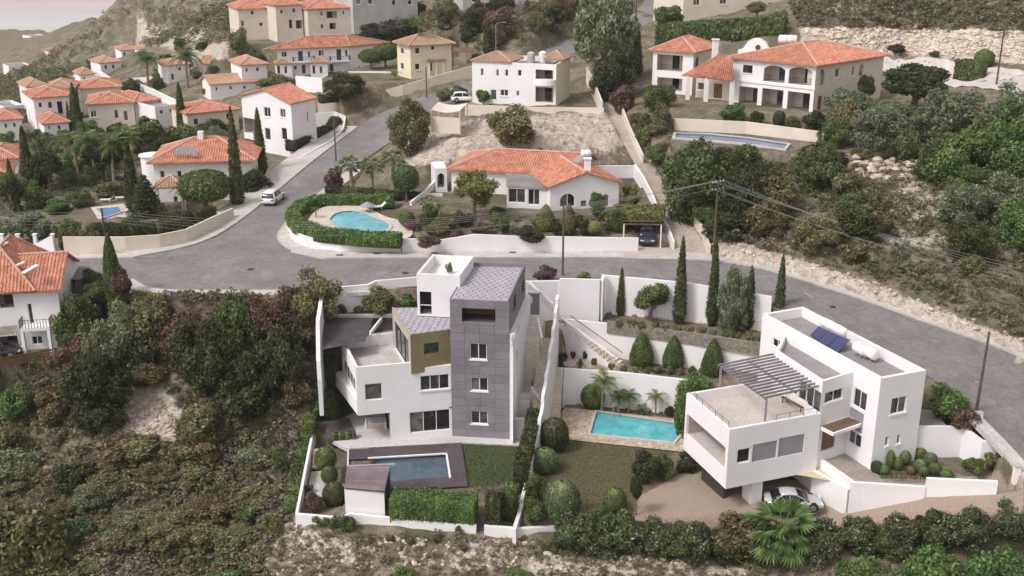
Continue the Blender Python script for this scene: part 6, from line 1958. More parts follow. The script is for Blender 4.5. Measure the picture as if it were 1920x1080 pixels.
# sun umbrella and loungers by the kidney pool
def parasol(px, py, z, lab, mat, r=1.3, h=2.2):
    p = G(px, py, z)
    T = thing('parasol', lab, 'parasol', tuple(p))
    MB().cyl(p, p + Vector((0, 0, h)), .04, .03, 6).build('pole', STEEL, T)
    mb = MB(); n = 10
    for k in range(n):
        a, b2 = 2 * math.pi * k / n, 2 * math.pi * (k + 1) / n
        mb.poly([tuple(p + Vector((0, 0, h + .25))), tuple(p + Vector((r * math.cos(a), r * math.sin(a), h - .25))), tuple(p + Vector((r * math.cos(b2), r * math.sin(b2), h - .25)))])
    mb.build('canopy', mat, T)
    MB().cyl(p, p + Vector((0, 0, .1)), .3, .3, 10).build('base', CONC, T)
parasol(690, 397, 1.2, 'folded-down grey parasol behind the kidney shaped pool', STEEL, 1.0, 1.0)
def lounger(px, py, z, rz, lab):
    p = G(px, py, z)
    T = thing('sun_lounger', lab, 'lounger', tuple(p), 'pale loungers on the garden terraces')
    c, s = math.cos(rz), math.sin(rz)
    L = lambda x, y, zz: (p.x + x * c - y * s, p.y + x * s + y * c, p.z + zz)
    MB().box(L(0, 0, .3), (1.3, .6, .08), rz).build('seat', FRAME, T)
    MB().bar(L(.65, 0, .32), L(1.15, 0, .75), .6, .06).build('backrest', FRAME, T)
    for x in (-.55, .55):
        for y in (-.25, .25):
            MB().bar(L(x, y, 0), L(x, y, .28), .06).build('leg', FRAME, T)
lounger(706, 392, 1.2, .4, 'pale sun lounger behind the kidney shaped pool')
lounger(198, 378, -1.0, .1, 'pale sun lounger left of the small blue pool')
lounger(226, 374, -1.0, .3, 'pale sun lounger behind the small blue pool')
# boulder wall below the villa garden
def boulder(r, seed):
    rr = random.Random(seed)
    mb = MB()
    n, m = 7, 5
    for i in range(m + 1):
        th = math.pi * i / m
        for k in range(n):
            ph = 2 * math.pi * k / n
            q = r * rr.uniform(.82, 1.08)
            mb.v.append((q * math.sin(th) * math.cos(ph), q * math.sin(th) * math.sin(ph) * .8, q * math.cos(th) * .8))
    for i in range(m):
        for k in range(n):
            mb.f.append((i * n + k, i * n + (k + 1) % n, (i + 1) * n + (k + 1) % n, (i + 1) * n + k))
    return mb
BOULD = surf('limestone', (.36, .29, .22), (.55, .47, .38), 1.2, .9, 6, .45, .4, None, .3)
bms = [boulder(1.0, s).mesh('boulder', BOULD) for s in range(6)]
bw = thing('boulder_wall', 'retaining wall of big pale boulders below the villa garden', 'wall', tuple(GT(1670, 335)))
O = ORG[bw.name]
for k in range(46):
    px = 1600 + 140 * ((k % 12) + rng.random()) / 12
    py = 298 + 36 * (k // 12) / 3 + rng.uniform(-4, 4)
    p = GT(px, py)
    o = link('boulder', bms[k % 6], bw)
    s = rng.uniform(.42, .85)
    o.location = (p.x - O.x, p.y - O.y, p.z - O.z + .1)
    o.scale = (s * rng.uniform(.9, 1.5), s, s * rng.uniform(.7, 1))
    o.rotation_euler = (0, 0, rng.uniform(0, 3))
# loose pale rocks along the street bank and the stony upper bank
def rockfield(name, label, poly, n, smin, smax, seed=1, rows=None):
    rr = np.random.default_rng(seed)
    xs = [p[0] for p in poly]; ys = [p[1] for p in poly]
    corners = [GT(*p) for p in poly]
    x0, x1 = min(c.x for c in corners), max(c.x for c in corners)
    y0, y1 = min(c.y for c in corners), max(c.y for c in corners)
    Vs, Fs = [], []
    tv = [np.array(boulder(1.0, s + 20).v) for s in range(5)]
    tf = np.array(boulder(1.0, 1).f)
    k = 0
    tries = 0
    while k < n and tries < 40:
        X_ = rr.uniform(x0, x1, n * 3); Y_ = rr.uniform(y0, y1, n * 3)
        Z_ = H(X_, Y_)
        u, v, zc = proj(X_, Y_, Z_)
        ok = inpoly(u, v, poly)
        for x, y, z in zip(X_[ok], Y_[ok], Z_[ok]):
            if k >= n: break
            s = rr.uniform(smin, smax) * (1 if rr.random() < .85 else 1.7)
            a = rr.uniform(0, 6.28)
            q = tv[k % 5] * np.array([s * rr.uniform(.8, 1.4), s, s * rr.uniform(.5, .9)])
            q = np.stack([q[:, 0] * math.cos(a) - q[:, 1] * math.sin(a), q[:, 0] * math.sin(a) + q[:, 1] * math.cos(a), q[:, 2]], 1)
            Vs.append(q + np.array([x, y, z]))
            Fs.append(tf + k * len(tv[0]))
            k += 1
        tries += 1
    if not Vs: return None
    return tag(link(name, raw_mesh(name, np.concatenate(Vs), np.concatenate(Fs), BOULD)), label, 'rocks', kind='stuff')
rockfield('rocks', 'loose pale stones along the far side of the street', [(1340, 440), (1440, 470), (1600, 515), (1920, 632), (1920, 648), (1600, 534), (1430, 486), (1335, 478)], 200, .06, .24, 3)
rockfield('rocks', 'rough stone bank along the upper yard at top right', [(1500, 55), (1700, 50), (1920, 62), (1920, 122), (1740, 104), (1560, 96)], 1500, .15, .5, 4)
rockfield('rocks', 'pale stones on the bare patch of the lower left slope', [(225, 735), (300, 725), (330, 790), (320, 830), (260, 850), (195, 845)], 300, .06, .25, 5)
rockfield('rocks', 'loose stones on the dry ground below the gardens', [(480, 1000), (560, 990), (680, 1010), (900, 1010), (1050, 1020), (1400, 1060), (1400, 1080), (480, 1080)], 420, .05, .22, 6)
# ================================================================ plants
def unit(v):
    return v / np.maximum(1e-9, np.linalg.norm(v, axis=-1, keepdims=True))
def leafquads(P, N, L, W, r, up=0.0):
    """diamond leaves at P facing N; up > 0 turns their length upright"""
    n = len(P)
    rnd = r.normal(size=(n, 3))
    if up: rnd = rnd * (1 - up) + np.array([0, 0, 1.0]) * up * 2
    T = unit(rnd - N * (rnd * N).sum(1, keepdims=True))
    B = np.cross(N, T)
    L = np.broadcast_to(L, (n,))[:, None]; W = np.broadcast_to(W, (n,))[:, None]
    V = np.stack([P - T * L, P + B * W, P + T * L, P - B * W], 1).reshape(-1, 3)
    F = np.arange(n * 4).reshape(n, 4)
    return V, F
def cat_mesh(parts):
    Vs, Fs, k = [], [], 0
    for V, F in parts:
        Vs.append(V); Fs.append(F + k); k += len(V)
    return np.concatenate(Vs), np.concatenate(Fs)
def lobed(seed, nl, n, leaf, c, rad, lr=(.30, .46), spread=.62, zmin=.01, thick=.35):
    """crown made of leafy lobes inside the ellipsoid c, rad"""
    r = np.random.default_rng(seed)
    d = unit(r.normal(size=(nl, 3)) * np.array([1, 1, .9]) + np.array([0, 0, .15]))
    C = d * r.uniform(.45, 1.0, (nl, 1)) * spread
    R_ = r.uniform(*lr, nl)
    k = r.choice(nl, n, p=(R_ ** 2) / (R_ ** 2).sum())
    dd = unit(r.normal(size=(n, 3)) + d[k] * .75)
    q = C[k] + dd * (R_[k] * (1 - thick * r.random(n) ** 1.6))[:, None]
    q = q * (1 + .05 * r.normal(size=(n, 1)))
    P = np.array(c) + q * np.array(rad)
    N = unit(dd + .75 * r.normal(size=(n, 3)))
    ok = P[:, 2] > zmin
    s = leaf * r.uniform(.6, 1.25, n)
    V, F = leafquads(P[ok], N[ok], s[ok], s[ok] * .55, r)
    return V, F
def revolve(prof, n=14, jit=0.0, seed=0):
    r = np.random.default_rng(seed)
    V = []
    for rr, z in prof:
        for k in range(n):
            a = 2 * math.pi * k / n
            q = rr * (1 + jit * r.normal())
            V.append((q * math.cos(a), q * math.sin(a), z))
    F = [(i * n + k, i * n + (k + 1) % n, (i + 1) * n + (k + 1) % n, (i + 1) * n + k) for i in range(len(prof) - 1) for k in range(n)]
    return np.array(V), np.array(F)
def skin(prof_r, n, leaf, seed, jit=.06, up=.3, core=.93, out=.0, asp=1.0):
    """closely clipped or columnar crown: leaves over a surface of revolution r(t), plus a core"""
    r = np.random.default_rng(seed)
    t = r.random(n * 3)
    w = prof_r(t)
    t = t[r.random(n * 3) < w / w.max()][:n]
    n = len(t)
    a = r.uniform(0, 2 * math.pi, n)
    rad = prof_r(t)
    dr = (prof_r(np.clip(t + .01, 0, 1)) - prof_r(np.clip(t - .01, 0, 1))) / .02 / asp
    N = unit(np.stack([np.cos(a), np.sin(a), -dr], 1))
    rr = rad * (1 + jit * r.normal(size=n)) + out
    P = np.stack([rr * np.cos(a), rr * np.sin(a), t * asp], 1)
    N = unit(N + .55 * r.normal(size=(n, 3)))
    s = leaf * r.uniform(.6, 1.3, n)
    V, F = leafquads(P, N, s, s * .55, r, up)
    V[:, 2] /= asp
    ts = np.linspace(.005, .995, 12)
    cv, cf = revolve([(float(prof_r(np.array([x]))[0]) * core, x) for x in ts], 12, .02, seed)
    return cat_mesh([(V, F), (cv, cf)])
CR = {}
DUMMY = bpy.data.materials.new('leaf')
def crown(kind, i):
    key = (kind, i)
    if key in CR: return CR[key]
    s = 100 * (hash_kind[kind]) + i
    if kind == 'tree': V, F = lobed(s, 18, 7000, .031, (0, 0, .62), (.5, .5, .38), (.28, .44), .66)
    elif kind == 'loose': V, F = lobed(s, 24, 6000, .028, (0, 0, .60), (.5, .5, .40), (.22, .36), .75, thick=.6)
    elif kind == 'mass': V, F = lobed(s, 30, 8000, .026, (0, 0, .47), (.5, .5, .52), (.2, .36), .72, thick=.45)
    elif kind == 'bush': V, F = lobed(s, 16, 4200, .038, (0, 0, .46), (.5, .5, .52))
    elif kind == 'small': V, F = lobed(s, 10, 1300, .060, (0, 0, .46), (.5, .5, .52))
    elif kind == 'ball': V, F = skin(lambda t: .5 * np.sqrt(np.clip(1 - (2 * t - 1) ** 2, 0, 1)), 3000, .032, s, .03, .0, .92)
    elif kind == 'cone': V, F = skin(lambda t: .5 * np.clip(1 - t ** 1.7, 0, 1) ** .72 * np.clip(.78 + t / 1.0, 0, 1), 3600, .034, s, .02, .2, .94, asp=1.7)
    elif kind == 'cyp': V, F = skin(lambda t: .5 * np.clip(1 - t, 0, 1) ** .55 * np.clip(.45 + t / .22, 0, 1), 4200, .085, s, .16, .5, .78, asp=6.5)
    elif kind == 'dome': V, F = skin(lambda t: np.where(t < .35, .03, .5 * np.sqrt(np.clip(1 - ((t - .64) / .36) ** 2, 0, 1)) ** .8), 5200, .030, s, .05, .0, .93)
    elif kind == 'pine':
        r = np.random.default_rng(s)
        parts = []
        for k in range(11):
            t = k / 11
            rad = .5 * (1 - t) ** .85 + .03
            m_ = int(420 * (1 - t) + 60)
            a = r.uniform(0, 2 * math.pi, m_)
            q = rad * np.sqrt(r.random(m_)) * (1 + .12 * np.sin(a * 7 + k))
            P = np.stack([q * np.cos(a), q * np.sin(a), .10 + .88 * t - .06 * (q / rad) + .012 * r.normal(size=m_)], 1)
            N = unit(np.stack([np.cos(a) * .4, np.sin(a) * .4, np.ones(m_)], 1) + .4 * r.normal(size=(m_, 3)))
            parts.append(leafquads(P, N, .045, .02, r))
        V, F = cat_mesh(parts)
    CR[key] = raw_mesh(kind + '_crown', V, F, DUMMY)
    return CR[key]
hash_kind = {k: i + 1 for i, k in enumerate(('tree', 'loose', 'mass', 'bush', 'small', 'ball', 'cone', 'cyp', 'dome', 'pine'))}
def trunkmesh(i, lean=.05):
    key = ('trunk', i)
    if key in CR: return CR[key]
    rr = random.Random(i)
    mb = MB()
    top = Vector((rr.uniform(-.04, .04), rr.uniform(-.04, .04), .42))
    mb.tube([Vector((0, 0, -.06)), Vector((rr.uniform(-.02, .02), rr.uniform(-.02, .02), .2)), top], [.055, .042, .034], 8)
    for k in range(6):
        a = k * 1.05 + rr.uniform(-.3, .3)
        mid = top + Vector((math.cos(a) * .13, math.sin(a) * .13, rr.uniform(.08, .16)))
        end = top + Vector((math.cos(a) * rr.uniform(.24, .34), math.sin(a) * rr.uniform(.24, .34), rr.uniform(.2, .38)))
        mb.tube([top - Vector((0, 0, rr.uniform(0, .1))), mid, end], [.026, .016, .006], 5)
    CR[key] = mb.mesh('trunk', BARK)
    return CR[key]
LM = {
    'green': leafmat('leaf_green', (.033, .046, .020), (.076, .096, .043), (.135, .156, .076)),
    'bright': leafmat('leaf_bright', (.040, .064, .025), (.082, .122, .050), (.140, .188, .088)),
    'dark': leafmat('leaf_dark', (.015, .018, .010), (.038, .043, .022), (.080, .084, .046)),
    'olive': leafmat('leaf_olive', (.055, .055, .028), (.115, .112, .061), (.190, .182, .108)),
    'grey': leafmat('leaf_grey_green', (.060, .070, .046), (.120, .136, .090), (.195, .212, .150)),
    'brown': leafmat('leaf_brown', (.048, .040, .023), (.105, .088, .053), (.180, .156, .102)),
    'rust': leafmat('leaf_rust', (.050, .032, .026), (.105, .072, .058), (.165, .125, .100)),
    'yellow': leafmat('leaf_yellow_green', (.062, .068, .028), (.120, .128, .056), (.195, .198, .098)),
    'purple': leafmat('leaf_bougainvillea', (.05, .055, .03), (.11, .055, .085), (.20, .10, .15)),
    'cyp': leafmat('leaf_cypress', (.022, .028, .014), (.056, .066, .032), (.105, .114, .060)),
    'flower': leafmat('leaf_oleander', (.026, .033, .018), (.066, .078, .043), (.120, .130, .078), (.45, .40, .38)),
    'palm': leafmat('leaf_palm', (.045, .062, .028), (.095, .122, .056), (.165, .190, .098)),
    'blue': leafmat('leaf_fresh_green', (.040, .056, .030), (.090, .116, .062), (.155, .186, .105)),
}
PCOUNT = [0]
def putmat(o, m):
    o.material_slots[0].link = 'OBJECT'
    o.material_slots[0].material = m
KINDINFO = {'tree': ('tree', 'tree'), 'loose': ('tree', 'tree'), 'bush': ('shrub', 'shrub'), 'mass': ('tree', 'tree'), 'small': ('shrub', 'shrub'), 'ball': ('topiary_ball', 'topiary'), 'cone': ('topiary_cone', 'topiary'),
            'cyp': ('cypress_tree', 'cypress'), 'dome': ('clipped_tree', 'tree'), 'pine': ('conifer_tree', 'conifer')}
def plant(kind, box, mat, label, z=None, group=None, name=None, cat=None, near=0.0):
    x0, y0, x1, y1 = box
    i = PCOUNT[0]; PCOUNT[0] += 1
    cx = (x0 + x1) / 2
    v = (y1 - 540) / FPX
    phi = PITCH + math.atan(v)
    sp_, cp_ = math.sin(phi), math.cos(phi)
    round_ = kind in ('bush', 'small', 'ball', 'mass')
    yb = y1 - (x1 - x0) * .28 * sp_ if round_ else y1 - (x1 - x0) * (.3 * sp_ if kind in ('cone', 'pine') else .12 * sp_)
    p = GT(cx, yb, near) if z is None else G(cx, yb, z)
    zc = proj(p.x, p.y, p.z)[2]
    w = (x1 - x0) * zc / FPX
    hp = (yb - y0) * zc / FPX
    h = (hp - w * (.30 if round_ else .12) * sp_) / cp_
    h = max(h, w * .38)
    nm, ct = KINDINFO[kind]
    nm, ct = name or nm, cat or ct
    if kind == 'cyp': w *= .86
    nvar = {'tree': 4, 'loose': 3, 'mass': 4, 'bush': 5, 'small': 4}.get(kind, 2)
    rz = rng.uniform(0, 6.28)
    if kind in ('tree', 'loose', 'dome', 'pine'):
        T = thing(nm, label, ct, tuple(p), group)
        T.scale = (w, w, h); T.rotation_euler = (0, 0, rz)
        c = link('crown', crown(kind, i % nvar), T)
        putmat(c, LM[mat])
        link('trunk', trunkmesh(i % 3), T)
        return T
    o = link(nm, crown(kind, i % nvar), None, tuple(p - Vector((0, 0, .08 * h if round_ else .02))))
    o.scale = (w, w, h * (1.08 if round_ else 1)); o.rotation_euler = (0, 0, rz)
    putmat(o, LM[mat])
    tag(o, label, ct, group)
    return o
# ---------------------------------------------------------------- palms
def frondmesh(kind):
    key = ('frond', kind)
    if key in CR: return CR[key]
    mb = MB()
    if kind == 'date':
        n = 9
        pts = []
        for k in range(n + 1):
            t = k / n
            pts.append(Vector((t * .95, 0, .42 * t - .78 * t * t)))
        for k in range(n):
            mb.bar(pts[k], pts[k + 1], .016 * (1 - k / n) + .004)
        for k in range(1, n * 2 + 1):
            t = k / (n * 2)
            c = Vector((t * .95, 0, .42 * t - .78 * t * t))
            L = .26 * math.sin(math.pi * min(1, .15 + t * .85)) + .05
            for s_ in (-1, 1):
                tip = c + Vector((L * .55, s_ * L * .8, -.10 * L - .05))
                mb.poly([c + Vector((-.018, 0, 0)), c + Vector((.022, 0, 0)), tip + Vector((.01, 0, 0)), tip + Vector((-.01, 0, 0))])
    else:                                               # fan leaf
        stem = Vector((.5, 0, .12))
        mb.bar((0, 0, 0), stem, .016)
        for k in range(13):
            a = -1.25 + 2.5 * k / 12
            d = Vector((math.cos(a), math.sin(a) * .9, -.25 - .12 * abs(a)))
            L = .44 * (1 - .12 * abs(a))
            e = Vector((-math.sin(a), math.cos(a), 0)) * .035
            m_ = stem + d * (L * .55)
            mb.poly([stem, m_ - e, stem + d * L + Vector((0, 0, -.06)), m_ + e])
    CR[key] = mb.mesh('frond', LM['palm'])
    return CR[key]
def palm(px, py, h, r, label, kind='date', n=22, z=None, mat='palm', group=None, tr=.16, skirt=False, near=0.0):
    p = GT(px, py, near) if z is None else G(px, py, z)
    T = thing('palm_tree', label, 'palm', tuple(p), group)
    T.rotation_euler = (0, 0, rng.uniform(0, 6.28))
    O = ORG[T.name]
    mb = MB()
    segs = max(3, int(h / .6))
    lx, ly = rng.uniform(-.05, .05), rng.uniform(-.05, .05)
    for k in range(segs):
        a, b2 = k / segs, (k + 1) / segs
        q0 = O + Vector((lx * h * a * a, ly * h * a * a, h * a - (.2 if k == 0 else 0)))
        q1 = O + Vector((lx * h * b2 * b2, ly * h * b2 * b2, h * b2))
        mb.cyl(q0, q1, tr * (1.15 - .3 * a), tr * (.95 - .3 * a), 8)
    mb.build('trunk', PALMBARK, T)
    top = Vector((lx * h, ly * h, h))
    fm = frondmesh(kind)
    for k in range(n):
        f = link('frond', fm, T)
        t = k / n
        tilt = -1.0 + 1.55 * t if kind == 'date' else -1.05 + 1.6 * t
        s = r * rng.uniform(.85, 1.1)
        f.location = top + Vector((0, 0, .05))
        f.scale = (s, s, s)
        f.rotation_euler = (rng.uniform(-.25, .25), -(-tilt) if False else -(.95 - 1.5 * t), k * 2.4)
        putmat(f, LM[mat])
    return T
# ---------------------------------------------------------------- hedges: dense leaf boxes along a line
def hedge(label, line, width, height, mat, z=None, seed=1, leaf=.11, dens=70, name='hedge', cat='hedge', arch=.12, posts=False):
    """line of (px,py) foot points (or Vectors); clipped box of leaves over a core"""
    r = np.random.default_rng(seed)
    P = [p if isinstance(p, Vector) else (GT(*p) if z is None else G(*p, z)) for p in line]
    P = resample(P, max(6, len(P) * 4))
    parts = []
    core = MB()
    for a, b2 in zip(P, P[1:]):
        d = b2 - a
        L = d.length
        d2 = Vector((d.x, d.y, 0)).normalized()
        nn = Vector((-d2.y, d2.x, 0))
        hw, ht = width / 2, height
        core.prism([xy(a - nn * hw * .9), xy(b2 - nn * hw * .9), xy(b2 + nn * hw * .9), xy(a + nn * hw * .9)], [a.z - .3, b2.z - .3, b2.z - .3, a.z - .3], [a.z + ht * .93, b2.z + ht * .93, b2.z + ht * .93, a.z + ht * .93])
        for (m, mk) in ((int(L * width * dens), 't'), (int(L * height * dens), 'l'), (int(L * height * dens), 'r')):
            m = max(4, m)
            u = r.random(m)
            base = np.array(a)[None] + np.array(d)[None] * u[:, None]
            if mk == 't':
                s = r.uniform(-1, 1, m)
                Q = base + np.array(nn)[None] * (s * hw)[:, None]
                Q[:, 2] += ht + .05 * r.normal(size=m) * (1 + arch) + .06 * np.sin(base[:, 0] * 1.7 + base[:, 1])
                N = np.tile([0, 0, 1.0], (m, 1))
            else:
                sg = 1 if mk == 'l' else -1
                Q = base + np.array(nn)[None] * (sg * hw * (1 + .07 * r.normal(size=m)))[:, None]
                Q[:, 2] += r.random(m) * ht
                N = np.tile(np.array(nn) * sg, (m, 1))
            N = unit(N + .6 * r.normal(size=(m, 3)))
            s = leaf * r.uniform(.6, 1.3, m)
            parts.append(leafquads(Q, N, s, s * .6, r))
    for e, d in ((P[0], P[0] - P[1]), (P[-1], P[-1] - P[-2])):      # ends
        d = Vector((d.x, d.y, 0)).normalized()
        nn = Vector((-d.y, d.x, 0))
        m = int(width * height * dens) + 4
        Q = np.array(e)[None] + np.array(nn)[None] * (r.uniform(-.5, .5, m) * width)[:, None]
        Q[:, 2] += r.random(m) * height
        N = unit(np.tile(np.array(d), (m, 1)) + .6 * r.normal(size=(m, 3)))
        s = leaf * r.uniform(.6, 1.3, m)
        parts.append(leafquads(Q, N, s, s * .6, r))
    parts.append((np.array(core.v), np.array([f if len(f) == 4 else f for f in core.f])))
    V, F = cat_mesh(parts)
    c = V.mean(0); c[2] = V[:, 2].min()
    o = link(name, raw_mesh(name, V - c, F, LM[mat]), None, tuple(c))
    return tag(o, label, cat)
# ---------------------------------------------------------------- scrub: low growth nobody could count
m, nt, b = newmat('scrub_leaf')
tn = nd(nt, 'ShaderNodeAttribute', attribute_name='tint').outputs['Fac']
c = ramp(nt, tn, [(0, (.052, .066, .034)), (.22, (.125, .138, .07)), (.42, (.205, .195, .11)), (.6, (.190, .168, .105)), (.78, (.245, .215, .145)), (.92, (.24, .215, .16)), (1, (.33, .30, .235))])
gi = nd(nt, 'ShaderNodeNewGeometry').outputs['Random Per Island']
c = mixc(nt, .6, c, ramp(nt, gi, [(0, (.12, .12, .12)), (1, (.85, .85, .85))]), 'OVERLAY')
nt.links.new(c, b.inputs['Base Color'])
b.inputs['Roughness'].default_value = .75
b.inputs['Specular IOR Level'].default_value = .15
translucent(nt, b, c, .3)
SCRUB = m
def scrub(name, label, poly, n, smin, smax, seed, tint=(0, 1), leaves=80, avoid=(), flat_=.7, leaf=.095):
    rr = np.random.default_rng(seed)
    tv = []
    for s in range(6):
        V, F = lobed(900 + s, 7, leaves, leaf, (0, 0, .42), (.5, .5, .5), (.3, .5), .7, .0, .6)
        tv.append((V, F))
    cor = [GT(*p) for p in poly]
    x0, x1 = min(c.x for c in cor), max(c.x for c in cor)
    y0, y1 = min(c.y for c in cor), max(c.y for c in cor)
    a0_, a1_ = min(c.x / c.y for c in cor), max(c.x / c.y for c in cor)
    pts = []
    for _ in range(14):
        Y_ = np.exp(rr.uniform(math.log(y0), math.log(y1), 9000)); X_ = Y_ * rr.uniform(a0_, a1_, 9000)
        Z_ = H(X_, Y_)
        u, v, zc = proj(X_, Y_, Z_)
        ok = inpoly(u, v, poly)
        for q in avoid: ok &= ~inpoly(u, v, q)
        pts += list(zip(X_[ok], Y_[ok], Z_[ok]))
        if len(pts) >= n: break
    pts = pts[:n]
    Vs, Fs, Ts, k = [], [], [], 0
    for j, (x, y, z) in enumerate(pts):
        V, F = tv[j % 6]
        patch = .5 + .5 * math.sin(x * .35 + 2 * math.sin(y * .22)) * math.cos(y * .31 + x * .12)
        t = np.clip(tint[0] + (tint[1] - tint[0]) * (.55 * patch + .45 * rr.random()) + .06 * rr.normal(), 0, 1)
        s = smin + (smax - smin) * rr.random() ** 2.2
        a = rr.uniform(0, 6.28)
        q = V * np.array([s, s, s * flat_ * rr.uniform(.6, 1.25)])
        q = np.stack([q[:, 0] * math.cos(a) - q[:, 1] * math.sin(a), q[:, 0] * math.sin(a) + q[:, 1] * math.cos(a), q[:, 2]], 1) + np.array([x, y, z - .05 * s])
        Vs.append(q); Fs.append(F + k); Ts.append(np.full(len(V), t)); k += len(V)
    me = raw_mesh(name, np.concatenate(Vs), np.concatenate(Fs), SCRUB, np.concatenate(Ts))
    return tag(link(name, me), label, 'scrub', kind='stuff')

TONE = {'dark': 'dark green', 'green': 'mid green', 'olive': 'olive', 'brown': 'brown', 'rust': 'reddish brown', 'grey': 'grey green', 'bright': 'bright green', 'yellow': 'yellow green', 'flower': 'deep green'}
def thicket(label, group, poly, n, smin, smax, mats, seed, kinds=('mass', 'bush'), near=0.0, hw=1.0, name='shrub', cat='shrub'):
    """single shrubs and small trees growing close together"""
    rr = random.Random(seed)
    P = np.array(poly)
    x0, x1, y0, y1 = P[:, 0].min(), P[:, 0].max(), P[:, 1].min(), P[:, 1].max()
    k = 0
    while k < n:
        x, y = rr.uniform(x0, x1), rr.uniform(y0, y1)
        if not inpoly(np.array([x]), np.array([y]), poly)[0]: continue
        w = rr.uniform(smin, smax)
        h = w * rr.uniform(.72, 1.05) * hw
        mt = rr.choice(mats)
        fx, fy = (x - x0) / (x1 - x0), (y - y0) / (y1 - y0)
        lb = TONE[mt] + ' ' + label + ', ' + ('upper' if fy < .5 else 'lower') + ' ' + ('left' if fx < .34 else 'middle' if fx < .67 else 'right') + ' part'
        plant(kinds[k % len(kinds)], (x - w / 2, y - h, x + w / 2, y), mt, lb, None, group, name, cat, near)
        k += 1
# ---------------------------------------------------------------- gardens of the two modern houses
plant('cone', (1178, 620, 1226, 690), 'green', 'bullet shaped clipped topiary on the terrace, leftmost of three', -6.1)
plant('cone', (1240, 627, 1283, 695), 'green', 'bullet shaped clipped topiary on the terrace, middle of three', -6.1)
plant('cone', (1312, 633, 1358, 711), 'green', 'bullet shaped clipped topiary nearest the pergola, rightmost of three', -6.1)
plant('cyp', (1154, 501, 1173, 592), 'cyp', 'small thin cypress left of the round orange tree', -3.3)
plant('cyp', (1259, 446, 1287, 608), 'cyp', 'tall slim cypress against the white street wall, right of the round tree', -3.3)
plant('cyp', (1321, 450, 1347, 612), 'cyp', 'tall slim cypress left of the pale green tree by the street wall', -3.3)
plant('cyp', (1389, 498, 1415, 618), 'cyp', 'cypress just right of the pale green tree by the street wall', -3.3)
plant('cyp', (1445, 478, 1470, 622), 'cyp', 'cypress rising behind the left corner of the white flat roof', -3.3)
plant('tree', (1182, 526, 1260, 604), 'green', 'small round crowned tree against the white street wall', -3.3)
plant('mass', (1338, 486, 1412, 630), 'grey', 'pale green loose tree between two cypresses by the street wall', -3.3)
plant('bush', (678, 525, 752, 594), 'olive', 'broad olive green shrub behind the roof of the grey house', -1.9)
plant('small', (744, 543, 786, 585), 'bright', 'bright green shrub beside the white stair house', -1.9)
plant('small', (620, 563, 654, 592), 'brown', 'brownish shrub at the left street wall of the grey house', -1.9)
plant('small', (664, 568, 688, 592), 'brown', 'small brown shrub beside the broad olive shrub', -1.9)
plant('bush', (996, 492, 1049, 530), 'purple', 'purple flowering shrub above the entrance stairs', .15)
plant('small', (1078, 506, 1112, 528), 'yellow', 'low yellow green shrub on the street edge by the pole', .1)
plant('ball', (1089, 716, 1132, 768), 'green', 'dark clipped ball beside the turquoise pool', -9.5)
palm(1128, 771, 2.9, 1.7, 'tallest small palm at the far rim of the turquoise pool', 'date', 16, -9.5, 'yellow', tr=.10)
palm(1160, 771, 1.3, 1.3, 'bushy small palm behind the turquoise pool, second from left', 'date', 16, -9.5, tr=.10)
palm(1179, 772, 1.5, 1.2, 'small dark palm behind the turquoise pool, third from left', 'date', 16, -9.5, 'green', tr=.10)
palm(1229, 777, 1.7, 1.2, 'slender small palm near the right end of the white pool wall', 'date', 12, -9.5, 'yellow', tr=.08)
palm(1205, 775, .2, .9, 'spiky low agave behind the turquoise pool', 'date', 14, -9.5, 'green', tr=.12)
plant('small', (1240, 757, 1266, 782), 'dark', 'dark low shrub at the right end of the white pool wall', -9.5)
plant('mass', (1262, 684, 1352, 800), 'bright', 'feathery bright green shrub left of the pergola', -9.5)
plant('mass', (1256, 728, 1302, 822), 'bright', 'feathery green bamboo overhanging the turquoise pool', -9.5)
plant('small', (1276, 790, 1300, 832), 'yellow', 'small yellow green plant at the pool end by the white house', -9.5)
for k, (bx, mt, lab) in enumerate((((1046, 656, 1068, 680), 'dark', 'dark round potted shrub nearest the stepped wall'), ((1069, 653, 1079, 674), 'dark', 'thin potted topiary with a ball head under the balustrade'), ((1079, 669, 1096, 692), 'brown', 'brownish potted shrub on the topiary terrace'), ((1090, 653, 1103, 675), 'dark', 'small potted topiary in the middle under the balustrade'), ((1108, 664, 1122, 692), 'brown', 'sparse brown potted shrub below the balustrade foot'), ((1140, 676, 1154, 694), 'grey', 'grey low shrub at the foot of the balustraded stairs'))):
    plant('small', bx, mt, lab, -6.1)
for k, x in enumerate(range(1160, 1330, 21)):
    plant('small', (x, 681 + (k % 3) * 2, x + 17 + (k * 7) % 8, 699 + k), ('grey', 'olive', 'green', 'brown')[k % 4], 'low planting at the foot of the bullet shaped topiaries', -6.1, 'low plants under the topiary cones', 'bedding_plant', 'plant')
for k, x in enumerate(range(1150, 1430, 22)):
    plant('small', (x, 592 + (x - 1150) * .105, x + 20 + (k * 5) % 10, 616 + (x - 1150) * .105), ('grey', 'olive', 'brown', 'yellow')[(k * 3) % 4], 'low dry planting along the stone planter under the cypresses', -2.9, 'low plants in the cypress planter', 'bedding_plant', 'plant')
hedge('dark clipped hedge along the left of the dividing wall', [Vector((*xy(G(a, b2, -9.6)), -9.6)) for a, b2 in ((1000, 838), (988, 880), (976, 925))], 1.1, 2.7, 'dark', seed=2)
hedge('tall dark clipped hedge by the tower foot at the dividing wall', [Vector((*xy(G(a, b2, -9.6)), -9.6)) for a, b2 in ((1004, 822), (999, 836))], 1.3, 2.9, 'dark', seed=3)
